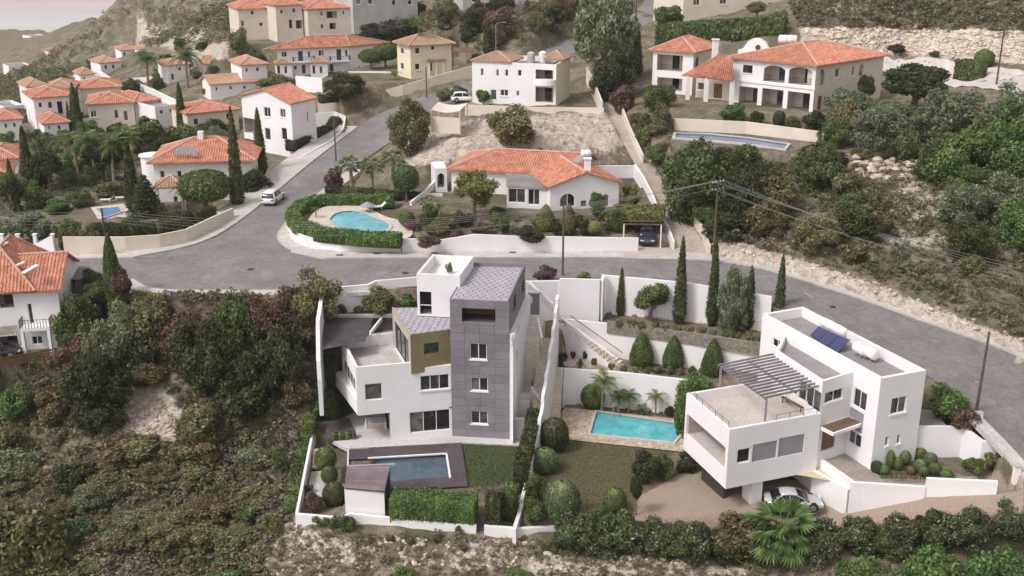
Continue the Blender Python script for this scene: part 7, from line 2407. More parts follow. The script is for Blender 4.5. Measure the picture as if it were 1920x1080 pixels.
hedge('light green leafy hedge in front of the pool deck', [Vector((*xy(G(a, b2, -9.6)), -9.6)) for a, b2 in ((736, 962), (815, 967), (893, 972))], 2.0, 1.75, 'bright', seed=4, leaf=.085, dens=150)
hedge('black green clipped block left of the lower garden steps', [Vector((*xy(G(a, b2, -9.6)), -9.6)) for a, b2 in ((912, 976), (940, 978))], 1.1, 2.4, 'dark', seed=5)
hedge('narrow dark clipped block at the foot of the dividing wall', [Vector((*xy(G(a, b2, -9.6)), -9.6)) for a, b2 in ((951, 972), (962, 958))], 1.0, 2.5, 'green', seed=6)
hedge('low hedge in the slate bed by the light terrace', [Vector((*xy(G(a, b2, -9.35)), -9.35)) for a, b2 in ((622, 821), (666, 817))], .6, .45, 'green', seed=7, leaf=.08)
hedge('overgrown green hedge outside the thin white wall', [(584, 795), (570, 850), (555, 910), (545, 965)], 1.1, .9, 'green', seed=8, leaf=.13)
plant('ball', (1012, 778, 1066, 850), 'dark', 'large dark clipped ball at the foot of the straight stairs', -9.6)
plant('ball', (992, 834, 1047, 890), 'blue', 'large light green clipped ball beside the dividing wall', -9.6)
plant('ball', (1018, 893, 1087, 982), 'blue', 'biggest round clipped bush at the lower end of the lawn', -9.6)
plant('bush', (982, 880, 1032, 950), 'green', 'loose green shrub between the two light clipped balls', -9.6)
plant('bush', (980, 920, 1028, 985), 'green', 'loose shrub left of the biggest clipped bush', -9.6)
plant('bush', (1168, 832, 1240, 908), 'dark', 'broad dark clipped shrub at the edge of the lawn', -9.6)
plant('bush', (1222, 842, 1272, 902), 'green', 'glossy green shrub right of the broad dark shrub', -9.6)
plant('bush', (1262, 838, 1318, 890), 'dark', 'dark shrub in the shade under the white house', -9.6)
plant('tree', (1174, 892, 1210, 968), 'dark', 'small thin tree at the corner between lawn and gravel', -9.6)
plant('ball', (1130, 910, 1174, 968), 'green', 'egg shaped clipped bush at the lower lawn corner', -9.7)
plant('bush', (1085, 945, 1150, 1000), 'green', 'green shrub below the egg shaped bush', -10)
plant('small', (1152, 945, 1182, 985), 'dark', 'dark little shrub beside the gravel edge', -9.9)
plant('ball', (591, 834, 631, 884), 'green', 'green clipped ball beside the garden steps', -9.9)
plant('ball', (603, 870, 634, 908), 'green', 'smaller clipped ball below the garden steps', -10.5)
plant('small', (568, 903, 592, 928), 'green', 'little round shrub by the thin white wall', -10.6)
plant('bush', (563, 915, 609, 966), 'rust', 'brown red round shrub in the corner of the low garden', -10.6)
plant('ball', (606, 900, 648, 952), 'dark', 'dark clipped ball left of the pool house', -10.6)
plant('small', (584, 958, 622, 990), 'green', 'low green shrub hanging over the low corner wall')
plant('small', (612, 962, 646, 994), 'green', 'low shrub below the corner wall, middle one')
plant('bush', (634, 956, 672, 1000), 'green', 'upright green shrub at the corner below the pool house')
plant('bush', (578, 718, 650, 790), 'bright', 'bright green round shrub left of the grey house', -9.4)
plant('bush', (620, 748, 650, 786), 'dark', 'dark shrub beside the bright green round shrub', -9.4)
plant('bush', (590, 640, 640, 720), 'green', 'green shrub at the left wall of the grey house', -6.5)
plant('small', (834, 486, 850, 514), 'grey', 'thin grey plant in the open white roof box', 3.42)
# topiary bed of the right house
tb = [((1632, 862, 1654, 888), 'dark'), ((1645, 868, 1666, 890), 'bright'), ((1660, 842, 1676, 880), 'green'), ((1672, 856, 1692, 882), 'green'), ((1684, 842, 1706, 872), 'blue'), ((1694, 834, 1716, 856), 'dark'), ((1710, 836, 1736, 862), 'green'),
      ((1712, 858, 1735, 886), 'blue'), ((1730, 846, 1756, 876), 'blue'), ((1731, 822, 1745, 846), 'dark'), ((1738, 866, 1764, 890), 'green'), ((1760, 878, 1786, 896), 'bright'), ((1650, 848, 1664, 870), 'green'), ((1720, 872, 1742, 892), 'green'), ((1698, 872, 1716, 890), 'brown')]
tl = ['dark low ball at the left end of the topiary bed by the white house', 'bright little ball near the left end of the topiary bed', 'upright clipped bush in the topiary bed, below the slit windows', 'round bush in the front of the topiary bed', 'pale ball in the back of the topiary bed', 'dark flat ball at the back of the topiary bed', 'wide ball at the back of the topiary bed', 'grey green ball in the centre front of the topiary bed',
      'largest ball in the topiary bed', 'small dark cone behind the topiary bed', 'green ball at the front right of the topiary bed', 'bright bush at the right end of the topiary bed', 'thin clipped bush near the house wall in the topiary bed', 'low green bush at the very front of the topiary bed', 'brown low bush inside the topiary bed']
for (bx, mt), lab in zip(tb, tl):
    plant('cone' if bx[0] == 1731 else 'ball', bx, mt, lab, -7.05)
plant('bush', (1732, 702, 1816, 790), 'bright', 'big bright green shrub between the white house and the street', -4.2)
plant('bush', (1774, 758, 1838, 812), 'rust', 'brown green shrub in front of the leaning street pole', -4.6)
plant('bush', (1798, 848, 1850, 894), 'green', 'clipped green shrub in the bed by the drive', -7.0)
plant('bush', (1838, 836, 1880, 884), 'olive', 'loose olive shrub against the white bed wall', -6.9)
# ---------------------------------------------------------------- lower hedge row and foreground trees
fl = [((1040, 948, 1135, 1042), 'green'), ((1110, 940, 1200, 1046), 'green'), ((1180, 958, 1270, 1048), 'flower'), ((1262, 955, 1345, 1052), 'flower'), ((1318, 945, 1440, 1058), 'brown'), ((1380, 970, 1470, 1060), 'flower'), ((1500, 960, 1590, 1058), 'flower'), ((1568, 958, 1660, 1050), 'flower'), ((1640, 950, 1735, 1046), 'flower'), ((1715, 940, 1800, 1040), 'flower'), ((1780, 938, 1865, 1030), 'flower'), ((1845, 925, 1940, 1022), 'flower')]
ll = ['leafy shrub at the left end of the long lower hedge row', 'second shrub of the lower hedge row, below the lawn corner', 'third shrub of the lower hedge row, below the gravel drive', 'fourth shrub of the lower hedge row, before the brown one', 'brown tinged big shrub of the lower hedge row by the carport', 'dark shrub left of the fan palm in the lower hedge row', 'dark oleander right of the fan palm', 'second oleander right of the fan palm', 'oleander below the middle of the white sloping wall', 'oleander below the raised wall end', 'oleander near the right end of the drive', 'oleander at the right end of the lower hedge row']
for (bx, mt), lab in zip(fl, ll): plant('bush', bx, mt, lab)
palm(1460, 1038, 1.7, 3.5, 'big bright fan palm in front of the carport', 'fan', 30, None, 'bright', tr=.25)
for bx, lab in (((1540, 1032, 1690, 1200), 'bright green tree crown at the bottom edge, left of three'), ((1655, 1004, 1815, 1200), 'bright green tree crown at the bottom edge, middle of three'), ((1770, 1000, 1960, 1210), 'bright green tree crown at the bottom right corner'), ((365, 1050, 500, 1160), 'bright green bush at the bottom edge left of centre'), ((735, 1055, 790, 1100), 'small bright bush at the bottom edge below the pool house'), ((940, 1062, 1000, 1100), 'small green bush at the bottom edge below the garden steps'), ((1010, 1000, 1050, 1040), 'dry pale bush left of the lower hedge row')):
    plant('mass' if 'crown' in lab else 'bush', bx, 'bright' if 'pale' not in lab else 'yellow', lab)
# ---------------------------------------------------------------- big trees of the lower left slope
ls_ = [((98, 528, 200, 680), 'mass', 'green', 'green tree beside the left edge house'), ((165, 560, 290, 720), 'mass', 'grey', 'grey green tree on the slope right of the left edge house'), ((120, 630, 260, 815), 'mass', 'dark', 'large dark tree in the middle of the lower left slope'),
       ((235, 560, 345, 690), 'bush', 'olive', 'round olive shrub below the street at left'), ((305, 570, 450, 745), 'mass', 'dark', 'dark spreading tree below the street'), ((360, 610, 490, 770), 'mass', 'dark', 'dark tree above the pale bare patch'), ((395, 528, 500, 700), 'mass', 'green', 'green tree at the street edge left of the grey house'),
       ((440, 540, 560, 690), 'mass', 'rust', 'reddish brown tree at the street edge left of the grey house'), ((480, 600, 590, 760), 'mass', 'dark', 'dark tree against the side wall of the grey house'), ((498, 532, 572, 640), 'mass', 'olive', 'olive tree at the upper corner beside the street wall'), ((400, 690, 520, 800), 'bush', 'dark', 'dark shrub under the trees left of the grey house'),
       ((325, 740, 435, 850), 'bush', 'olive', 'light olive shrub right of the pale bare patch'), ((0, 705, 75, 800), 'bush', 'bright', 'bright green shrub at the left edge below the fence'), ((-20, 790, 60, 880), 'bush', 'olive', 'olive shrub at the left edge of the slope'), ((-20, 905, 140, 1090), 'bush', 'olive', 'largest olive shrub in the lower left corner'),
       ((60, 715, 150, 800), 'bush', 'brown', 'brown dry shrub left of the large dark tree'), ((120, 960, 180, 1020), 'small', 'blue', 'blue green shrub on the lower slope'), ((370, 900, 420, 960), 'small', 'green', 'green shrub low on the left slope'), ((435, 935, 490, 985), 'small', 'green', 'small green shrub near the stony edge of the slope'),
       ((490, 950, 530, 1010), 'small', 'yellow', 'yellow green shrub beside the overgrown hedge'), ((508, 830, 545, 890), 'small', 'green', 'upright green shrub outside the thin white wall'), ((20, 1040, 140, 1120), 'bush', 'yellow', 'yellowish bush at the bottom left edge'), ((520, 690, 590, 770), 'bush', 'brown', 'dry brown shrub by the bright green round shrub'), ((235, 672, 320, 728), 'bush', 'brown', 'brown shrub just above the pale bare patch'), ((90, 850, 200, 930), 'bush', 'dark', 'dark low shrub below the large dark tree')]
for bx, kd, mt, lab in ls_: plant(kd, bx, mt, lab)
plant('cone', (197, 436, 234, 562), 'green', 'conical evergreen at the street corner', -.3)
plant('bush', (200, 490, 254, 570), 'rust', 'reddish shrub at the foot of the conical evergreen', -.5)
plant('bush', (150, 495, 200, 545), 'dark', 'dark shrub beside the orange roof at left', -1.0)
plant('bush', (160, 520, 215, 570), 'green', 'green shrub under the conical evergreen', -1.5)
for k, (x, y) in enumerate(((733, 1002), (768, 1006), (818, 1003), (860, 985), (930, 988), (870, 1020))):
    plant('small', (x - 9, y - 4, x + 9, y + 16), 'brown', 'small dark round tuft below the lower white wall', group='dark tufts below the lower wall')
# ---------------------------------------------------------------- bungalow garden
hedge('bright clipped hedge curving round the kidney shaped pool', [Vector((*xy(G(a, b2, 1.2)), 1.2)) for a, b2 in ((738, 383), (650, 383), (590, 384), (562, 398), (548, 416), (560, 432), (600, 446), (680, 455), (752, 458))], 1.5, 1.15, 'bright', seed=11, leaf=.14, dens=55)
bgv = [('loose', (836, 314, 942, 412), 'yellow', 'loose yellow green tree in front of the bungalow'), ('dome', (738, 310, 786, 378), 'blue', 'blue green round headed tree beside the garden terrace'), ('bush', (606, 302, 648, 358), 'rust', 'brownish shrub at the kerb by the fan palms'), ('cone', (1004, 381, 1043, 432), 'yellow', 'yellow green cone shrub in front of the bungalow'), ('cone', (1050, 380, 1082, 438), 'olive', 'olive cone shrub behind the street pole'),
       ('bush', (955, 414, 1028, 456), 'dark', 'dark shrub spilling over the bungalow street wall'), ('ball', (1098, 412, 1130, 440), 'yellow', 'small yellow ball shrub behind the bungalow wall'), ('bush', (1080, 405, 1112, 440), 'dark', 'dark shrub left of the yellow ball'), ('bush', (1135, 388, 1172, 436), 'green', 'green shrub near the car bay'), ('tree', (1100, 358, 1140, 420), 'bright', 'small bright green tree against the bungalow gable'), ('ball', (748, 394, 778, 424), 'green', 'clipped ball right of the kidney shaped pool', ), ('small', (752, 408, 782, 432), 'purple', 'purple flowering shrub right of the kidney shaped pool'),
       ('bush', (775, 432, 832, 466), 'rust', 'reddish shrub hanging over the white wall step'), ('bush', (855, 398, 885, 425), 'dark', 'dark round shrub below the loose tree'), ('bush', (915, 380, 955, 412), 'green', 'green shrub before the bungalow porch'), ('bush', (880, 412, 930, 440), 'brown', 'brown shrub row behind the street wall'), ('bush', (930, 405, 962, 438), 'green', 'low green shrub behind the street wall'), ('bush', (790, 415, 850, 442), 'olive', 'olive low shrub beside the terrace'), ('bush', (840, 428, 880, 450), 'rust', 'rust coloured low shrub on the wall top'), ('small', (995, 405, 1015, 428), 'bright', 'little bright shrub beside the cone'), ('bush', (1160, 335, 1205, 390), 'yellow', 'yellow green climber on the lane wall'), ('bush', (1028, 412, 1056, 440), 'dark', 'dark shrub between the two cone shrubs')]
for a in bgv: plant(a[0], a[1], a[2], a[3], 1.3 if a[0] != 'loose' else 1.6)
palm(660, 356, 3.0, 1.9, 'fan palm left of three beside the hill road', 'fan', 22, 1.4, tr=.26)
palm(698, 360, 3.1, 2.0, 'fan palm in the middle of three beside the hill road', 'fan', 22, 1.4, tr=.26)
palm(738, 352, 3.4, 2.0, 'fan palm right of three, next to the vacant lot', 'fan', 22, 2.0, tr=.26)
palm(797, 411, 1.8, 1.1, 'small fan palm on the terrace right of the pool', 'fan', 14, 1.2, 'green', tr=.12)
palm(824, 415, 1.7, 1.3, 'bright banana like palm on the bungalow terrace', 'date', 12, 1.2, 'bright', tr=.12)
palm(593, 408, .9, .7, 'tiny palm inside the curved hedge', 'date', 10, 1.2, 'yellow', tr=.08)
# vine covered car bay
T = thing('car_bay', 'vine covered car bay over the dark blue car', 'pergola', tuple(G(1208, 448, .4)))
cb = [G(1170, 420, 2.9), G(1240, 421, 2.9), G(1222, 385, 3.2), G(1158, 386, 3.2)]
for p in cb: MB().bar((p.x, p.y, 0), p, .12).build('post', FRAME, T)
for k in range(7):
    MB().bar(cb[0].lerp(cb[3], k / 6), cb[1].lerp(cb[2], k / 6), .08, .12).build('beam', WOOD, T)
hedge('yellow green vine canopy over the car bay', [Vector((p.x, p.y, 2.75)) for p in (G(1168, 403, 2.9), G(1205, 400, 2.9), G(1246, 402, 2.9))], 4.6, .7, 'yellow', seed=12, name='vine', cat='vine', leaf=.15, dens=45)
# ---------------------------------------------------------------- left gardens
plant('pine', (240, 318, 312, 414), 'dark', 'layered dark conifer in the garden of the round bay house', -1.0)
plant('cyp', (236, 262, 268, 400), 'dark', 'dark cypress behind the layered conifer', -1.2)
plant('dome', (342, 318, 434, 404), 'green', 'big clipped round headed tree by the street bend', -.6)
cyl = [((432, 204, 462, 394), -.4, 'tall cypress by the parked white car, left of the road'), ((477, 204, 504, 330), .2, 'tall cypress in front of the tall white house'), ((332, 155, 356, 262), None, 'lone cypress above the hip roofed house'), ((133, 157, 162, 262), None, 'thick cypress left of the cream villas'), ((189, 176, 204, 238), None, 'left cypress of the pair before the cream villa'), ((202, 175, 220, 240), None, 'right cypress of the pair before the cream villa'), ((42, 236, 70, 352), None, 'dark cypress at far left, nearer one'), ((72, 258, 98, 352), None, 'dark cypress at far left beside the nearer one'), ((18, 298, 40, 396), None, 'slim cypress at the left edge'), ((904, 35, 926, 102), None, 'cypress on the hill behind the white house'), ((1174, 36, 1206, 146), None, 'dark cypress beside the big pale tree'), ((128, 190, 140, 262), None, 'thin cypress beside the thick one')]
for bx, z, lab in cyl: plant('cyp', bx, 'cyp', lab, z)
lg = [('bush', (40, 342, 104, 394), 'green', 'big round green shrub at left'), ('bush', (75, 368, 135, 402), 'bright', 'bright shrub beside the big round shrub'), ('bush', (-10, 400, 60, 468), 'grey', 'grey green shrub at the left edge of the street wall'), ('bush', (30, 385, 110, 450), 'grey', 'broad pale shrub left of the hedge'), ('bush', (95, 400, 170, 462), 'green', 'green shrub over the left street wall'), ('bush', (110, 420, 160, 478), 'rust', 'brownish climber on the cream street wall'), ('bush', (150, 415, 200, 472), 'olive', 'yellowish shrub by the electric pole'), ('tree', (60, 270, 130, 360), 'dark', 'dark tree between the left cypresses'), ('tree', (230, 225, 330, 300), 'green', 'green tree behind the hip roofed house'), ('bush', (355, 215, 440, 275), 'dark', 'dark palm like shrub before the cream house'), ('tree', (150, 255, 260, 345), 'dark', 'dark tree among the palm grove'), ('bush', (170, 345, 250, 375), 'olive', 'low shrubs behind the small blue pool'), ('bush', (120, 350, 180, 390), 'green', 'green shrub left of the small blue pool'), ('bush', (225, 400, 262, 430), 'dark', 'dark shrub at the foot of the conifer'), ('tree', (0, 320, 50, 400), 'green', 'green tree at the left edge'), ('small', (470, 295, 500, 340), 'dark', 'dark shrub by the drive of the tall white house'), ('bush', (436, 310, 520, 382), 'dark', 'dark shrub mass beside the parked white car'), ('bush', (60, 240, 130, 290), 'green', 'green shrub below the left villa'), ('tree', (330, 235, 395, 290), 'green', 'green tree above the hip roofed house roof'), ('bush', (300, 335, 350, 372), 'green', 'green shrub at the porch of the hip roofed house')]
for kd, bx, mt, lab in lg: plant(kd, bx, mt, lab, near=100)
hedge('long dark clipped hedge above the cream street wall', [Vector((*xy(G(a, b2, 1.0)), 1.0)) for a, b2 in ((172, 442), (230, 442), (300, 438), (348, 428))], 1.6, 1.3, 'dark', seed=13)
hedge('dark hedge behind the long hedge at the street bend', [Vector((*xy(G(a, b2, .8)), .8)) for a, b2 in ((300, 415), (360, 415), (400, 403))], 1.2, 1.1, 'dark', seed=14)
for px, py, h, r, lab in ((150, 345, 6.0, 2.6, 'palm at the left of the palm grove'), (182, 350, 6.6, 2.8, 'palm in the middle of the palm grove'), (215, 352, 6.2, 2.7, 'palm at the right of the palm grove'), (132, 328, 5.0, 2.4, 'short palm behind the palm grove'), (240, 345, 6.8, 2.6, 'tall palm beside the dark cypress')):
    palm(px, py, h, r, lab, 'date', 26, None, 'palm', tr=.22, near=100)
palm(279, 165, 6.2, 3.4, 'date palm on the village terrace, left of two', 'date', 28, None, tr=.3, near=150)
palm(352, 165, 6.6, 3.6, 'date palm on the village terrace, right of two', 'date', 28, None, tr=.3, near=150)
palm(303, 150, 3.6, 2.4, 'shorter date palm between the two tall ones', 'date', 24, None, 'olive', tr=.3, near=150)
palm(790, 146, 9.3, 1.9, 'very tall thin palm before the yellow house', 'fan', 24, 7.0, 'bright', tr=.2)
palm(742, 168, 2.6, 1.5, 'small palm at the beige wall', 'date', 14, 5.4, 'yellow', tr=.12)
palm(425, 330, 4.2, 1.9, 'yellowish palm at the corner of the hip roofed house', 'date', 18, -.2, 'yellow', tr=.2)
palm(345, 400, 3.0, 1.6, 'small palm before the hip roofed house porch', 'date', 16, -.8, 'green', tr=.16)
# ---------------------------------------------------------------- upper hill
up = [('mass', (718, 168, 814, 292), 'olive', 'large olive brown tree at the corner of the vacant lot'), ('bush', (912, 190, 1020, 276), 'olive', 'broad olive bush on the vacant lot'), ('mass', (604, 128, 694, 188), 'dark', 'dark bushy tree below the balcony house'), ('dome', (676, 92, 716, 130), 'green', 'clipped umbrella tree left of the yellow house, smaller one'), ('dome', (700, 82, 746, 128), 'green', 'clipped umbrella tree touching the yellow house'), ('bush', (815, 160, 850, 190), 'olive', 'olive shrub left of the white house'), ('bush', (838, 158, 880, 188), 'green', 'green round shrub before the white house'), ('tree', (893, 165, 920, 202), 'bright', 'small bright tree before the white house'),
      ('loose', (1060, -25, 1200, 165), 'grey', 'huge pale green tree in the upper middle'), ('mass', (1095, 70, 1200, 190), 'dark', 'dark tree under the huge pale tree'), ('bush', (1135, 148, 1195, 215), 'rust', 'greyish brown bush beside the lane top'), ('mass', (1194, 148, 1268, 210), 'green', 'round green tree left of the villa'), ('bush', (1172, 205, 1215, 235), 'rust', 'wine red shrub at the villa corner'), ('bush', (1180, 225, 1230, 285), 'green', 'green shrub beside the lane'), ('bush', (1215, 190, 1262, 240), 'olive', 'olive shrub below the round tree'), ('bush', (1205, 262, 1262, 310), 'green', 'green bush beside the villa pool'), ('mass', (1228, 245, 1390, 420), 'green', 'large dark green tree between lane and electric pole'), ('mass', (1240, 300, 1345, 430), 'green', 'leaning green tree beside the lane'), ('mass', (1340, 290, 1440, 430), 'dark', 'dark tree behind the electric pole'), ('mass', (1300, 380, 1420, 455), 'dark', 'dark low tree at the foot of the electric pole'),
      ('bush', (1400, 310, 1500, 400), 'olive', 'olive brown shrub on the bank'), ('mass', (1500, 320, 1650, 440), 'dark', 'dark broad shrub tree in the middle of the bank'), ('bush', (1560, 380, 1650, 450), 'dark', 'dark shrub right of the middle bank'), ('bush', (1440, 400, 1560, 470), 'dark', 'dark shrub low on the bank'), ('bush', (1480, 290, 1530, 350), 'grey', 'grey thin shrub near the villa terrace end'), ('tree', (1636, 116, 1788, 215), 'dark', 'wide dark pine like tree right of the villa'), ('mass', (1590, 185, 1700, 285), 'grey', 'grey green feathery tree beside the villa corner'), ('mass', (1706, 150, 1860, 290), 'grey', 'large pale green feathery tree right of the wide dark tree'), ('mass', (1810, 165, 1950, 320), 'green', 'large green tree at the right edge'), ('mass', (1770, 270, 1900, 430), 'dark', 'huge dark tree on the right bank, left part'), ('mass', (1830, 320, 1960, 520), 'dark', 'huge dark tree on the right bank, right part'), ('mass', (1770, 370, 1870, 500), 'dark', 'dark tree low on the right bank'),
      ('ball', (1718, 278, 1770, 338), 'green', 'round clipped shrub on the boulder wall'), ('ball', (1826, 92, 1862, 124), 'bright', 'bright ball shrub on the upper yard'), ('bush', (1660, 85, 1705, 100), 'dark', 'low dark shrub on the stone bank'), ('bush', (1738, 92, 1764, 108), 'green', 'small shrub on the stone bank'), ('bush', (1840, 470, 1920, 560), 'green', 'green shrub at the right edge above the street'), ('bush', (1660, 460, 1740, 520), 'green', 'green shrub above the street bank'), ('bush', (1560, 440, 1640, 500), 'brown', 'dry brown shrub above the street bank'), ('bush', (1790, 470, 1850, 520), 'olive', 'pale dry shrub under the wires'), ('bush', (1345, 186, 1402, 230), 'bright', 'bright round shrub below the villa porch'), ('bush', (1400, 205, 1432, 236), 'dark', 'dark shrub right of the villa stairs'), ('ball', (1448, 206, 1472, 238), 'dark', 'dark ball shrub before the villa columns'), ('bush', (1470, 210, 1502, 242), 'olive', 'olive shrub before the villa columns'), ('bush', (1498, 202, 1550, 246), 'dark', 'big dark shrub at the villa corner'), ('tree', (1600, 138, 1640, 200), 'dark', 'slim dark tree at the villa side'), ('bush', (1570, 185, 1610, 230), 'rust', 'dark red shrub at the villa side'), ('bush', (1590, 270, 1640, 300), 'olive', 'olive shrub above the boulder wall'), ('bush', (1640, 262, 1690, 300), 'dark', 'dark shrub above the boulder wall'), ('bush', (1490, 268, 1560, 330), 'olive', 'olive shrub at the end of the villa terrace'),
      ('bush', (500, 30, 540, 60), 'green', 'green shrub among the apartment blocks'), ('bush', (430, 50, 480, 105), 'olive', 'olive shrub below the apartment blocks'), ('bush', (450, 85, 510, 135), 'green', 'green shrub above the balcony house'), ('bush', (700, 25, 800, 80), 'dark', 'dark scrub mass behind the yellow house'), ('bush', (660, 40, 740, 78), 'dark', 'dark shrub on the slope behind the balcony house'), ('bush', (810, 0, 870, 30), 'green', 'green shrub at the top edge'), ('bush', (900, 10, 990, 70), 'rust', 'rust brown shrub high on the hill'), ('bush', (1005, 0, 1070, 45), 'dark', 'dark shrub left of the huge pale tree'), ('bush', (1215, 0, 1290, 60), 'green', 'green shrub beside the upper road'), ('tree', (1398, 0, 1440, 36), 'yellow', 'small yellow tree before the top cream house'), ('bush', (1440, 15, 1480, 48), 'yellow', 'yellow green shrub right of the top cream house'), ('bush', (480, 150, 560, 172), 'olive', 'olive shrubs above the tall white house'), ('bush', (400, 205, 450, 245), 'dark', 'dark shrub left of the tall white house')]
for kd, bx, mt, lab in up: plant(kd, bx, mt, lab, near=112)
hedge('long clipped green hedge below the top cream house', [GT(a, b2, 120) for a, b2 in ((1232, 82), (1300, 76), (1380, 74), (1470, 66))], 3.0, 3.4, 'green', seed=15, leaf=.28, dens=16)
hedge('square clipped green block on the upper yard', [GT(a, b2, 120) for a, b2 in ((1797, 146), (1838, 150))], 2.4, 2.8, 'green', seed=16, leaf=.2, dens=26)
hedge('low hedge at the corner below the tall white house', [Vector((*xy(G(a, b2, 1.6)), 1.6)) for a, b2 in ((545, 280), (590, 262), (622, 250), (632, 232))], 1.8, 1.3, 'dark', seed=17, leaf=.16, dens=34)
hedge('low dark hedge along the beige wall', [Vector((*xy(G(a, b2, 5.0)), 5.0)) for a, b2 in ((600, 190), (680, 182), (735, 163))], 1.6, .9, 'dark', seed=18, leaf=.18, dens=28)
hedge('low hedge on the vacant lot terrace by the fan palms', [Vector((*xy(G(a, b2, 1.5)), 1.5)) for a, b2 in ((612, 358), (700, 366), (790, 372))], .9, .7, 'dark', seed=19, leaf=.14, dens=36)
# ---------------------------------------------------------------- scrub
scrub('scrub', 'brown and olive scrub covering the lower left slope', [(-60, 690), (130, 665), (250, 560), (590, 552), (600, 680), (580, 790), (535, 975), (480, 1100), (-60, 1100)], 3400, .4, 2.1, 1, (.36, .92), 130, avoid=[[(222, 728), (310, 718), (340, 780), (335, 830), (265, 852), (190, 848), (230, 790)]])
scrub('scrub', 'dry grass and scrub on the ground below the gardens', [(470, 1100), (545, 988), (660, 1002), (1040, 1008), (1100, 1055), (1930, 1060), (1960, 1130), (470, 1130)], 1700, .25, 1.1, 2, (.3, 1), 80)
scrub('scrub', 'scrub on the bank above the street at right', [(1345, 430), (1400, 310), (1500, 300), (1620, 335), (1940, 300), (1940, 640), (1600, 512), (1430, 470)], 1500, .5, 2.2, 3, (.05, 1), 80)
scrub('scrub', 'grey brown scrub on the hilltop at top right', [(1480, -10), (1930, -10), (1930, 62), (1500, 55)], 750, 1.2, 4.0, 4, (.25, .9), 80)
scrub('scrub', 'scrub on the hill behind the yellow and white houses', [(640, 62), (740, 84), (860, 80), (900, 100), (960, 92), (1080, 62), (1095, 0), (860, -10), (700, 30)], 650, 1.0, 3.4, 5, (.15, .95), 80)
scrub('scrub', 'scrub on the far hillside above the sea', [(150, 70), (250, -10), (460, -10), (450, 80), (330, 90), (220, 85), (150, 130), (60, 230), (-20, 240), (-20, 160), (80, 110)], 2600, 1.5, 6.0, 6, (.05, .8), 44)
scrub('scrub', 'sparse dry tufts on the vacant lot', [(760, 310), (815, 225), (870, 212), (1140, 218), (1180, 305), (1100, 300), (850, 285)], 260, .2, .8, 7, (.5, 1), 50)
scrub('scrub', 'garden undergrowth among the village houses', [(-20, 240), (130, 245), (340, 235), (450, 250), (440, 305), (270, 310), (230, 350), (130, 370), (-20, 440)], 900, .6, 2.2, 8, (0, .5), 70)
scrub('scrub', 'undergrowth round the villa and its garden', [(1200, 210), (1260, 225), (1262, 300), (1500, 300), (1560, 250), (1700, 240), (1780, 200), (1900, 210), (1930, 320), (1400, 330), (1260, 400), (1220, 300)], 800, .4, 1.6, 9, (0, .6), 70)
scrub('scrub', 'weeds between the street wall and the bungalow', [(770, 405), (1180, 405), (1190, 442), (900, 438), (760, 446)], 350, .3, 1.0, 10, (0, .7), 70)

thicket('bush on the bank between lane and boulder wall', 'thicket on the bank above the street', [(1250, 320), (1440, 320), (1640, 350), (1650, 470), (1440, 480), (1340, 450)], 20, 60, 115, ('dark', 'green', 'green', 'olive', 'brown'), 31, near=108, name='evergreen_bush', cat='bush')
thicket('bush at the right edge above the street', 'thicket at the right edge', [(1700, 290), (1940, 250), (1940, 560), (1800, 520), (1780, 400)], 22, 80, 140, ('dark', 'green', 'green', 'bright', 'grey'), 32, near=100, name='evergreen_bush', cat='bush')
thicket('bush between villa garden and boulder wall', 'thicket right of the villa', [(1560, 225), (1720, 215), (1930, 250), (1930, 310), (1760, 330), (1560, 290)], 16, 50, 100, ('grey', 'green', 'olive', 'grey'), 33, near=120, name='evergreen_bush', cat='bush')
thicket('shrub on the slope left of the grey house', 'thicket on the lower left slope', [(110, 640), (250, 600), (590, 600), (580, 760), (440, 770), (360, 700), (230, 690), (150, 760)], 22, 70, 130, ('dark', 'green', 'olive', 'rust', 'olive', 'dark'), 34)
thicket('low shrub on the dry lower left slope', 'dry shrubs on the lower left slope', [(0, 820), (180, 860), (480, 850), (500, 1000), (420, 1090), (0, 1090)], 30, 60, 130, ('olive', 'brown', 'olive', 'grey'), 35, ('bush', 'bush', 'mass'), hw=.7)
thicket('tree between the village houses at left', 'trees among the village houses', [(0, 260), (130, 265), (260, 250), (440, 250), (420, 300), (250, 330), (120, 380), (0, 430)], 34, 35, 75, ('green', 'dark', 'grey', 'green', 'bright'), 36, near=105, name='tree', cat='tree')
thicket('tree on the upper village slope', 'trees on the upper village slope', [(60, 150), (220, 110), (450, 85), (470, 150), (340, 205), (230, 185), (60, 240)], 26, 18, 42, ('green', 'dark', 'olive', 'grey'), 37, near=140, name='tree', cat='tree')
thicket('shrub in front of the lower hedge row', 'fill of the lower hedge row', [(1060, 1030), (1400, 1045), (1930, 1015), (1930, 1040), (1400, 1066), (1060, 1052)], 22, 75, 105, ('flower', 'green', 'flower', 'dark'), 38, hw=.95)
thicket('shrub on the hill behind the yellow house', 'shrubs on the upper hill', [(650, 70), (760, 80), (900, 95), (1080, 70), (1080, 10), (860, 5), (720, 40)], 24, 25, 60, ('dark', 'rust', 'olive', 'brown'), 39, near=190)
thicket('shrub beside the lane below the villa', 'shrubs of the villa front garden', [(1185, 215), (1255, 235), (1262, 300), (1210, 300)], 8, 25, 45, ('green', 'rust', 'olive'), 40, near=115)
thicket('shrub behind the bungalow street wall', 'shrubs of the bungalow front garden', [(780, 412), (1180, 410), (1185, 438), (900, 436), (770, 440)], 16, 22, 42, ('green', 'dark', 'olive', 'rust', 'yellow'), 41, ('bush', 'small'), near=108)

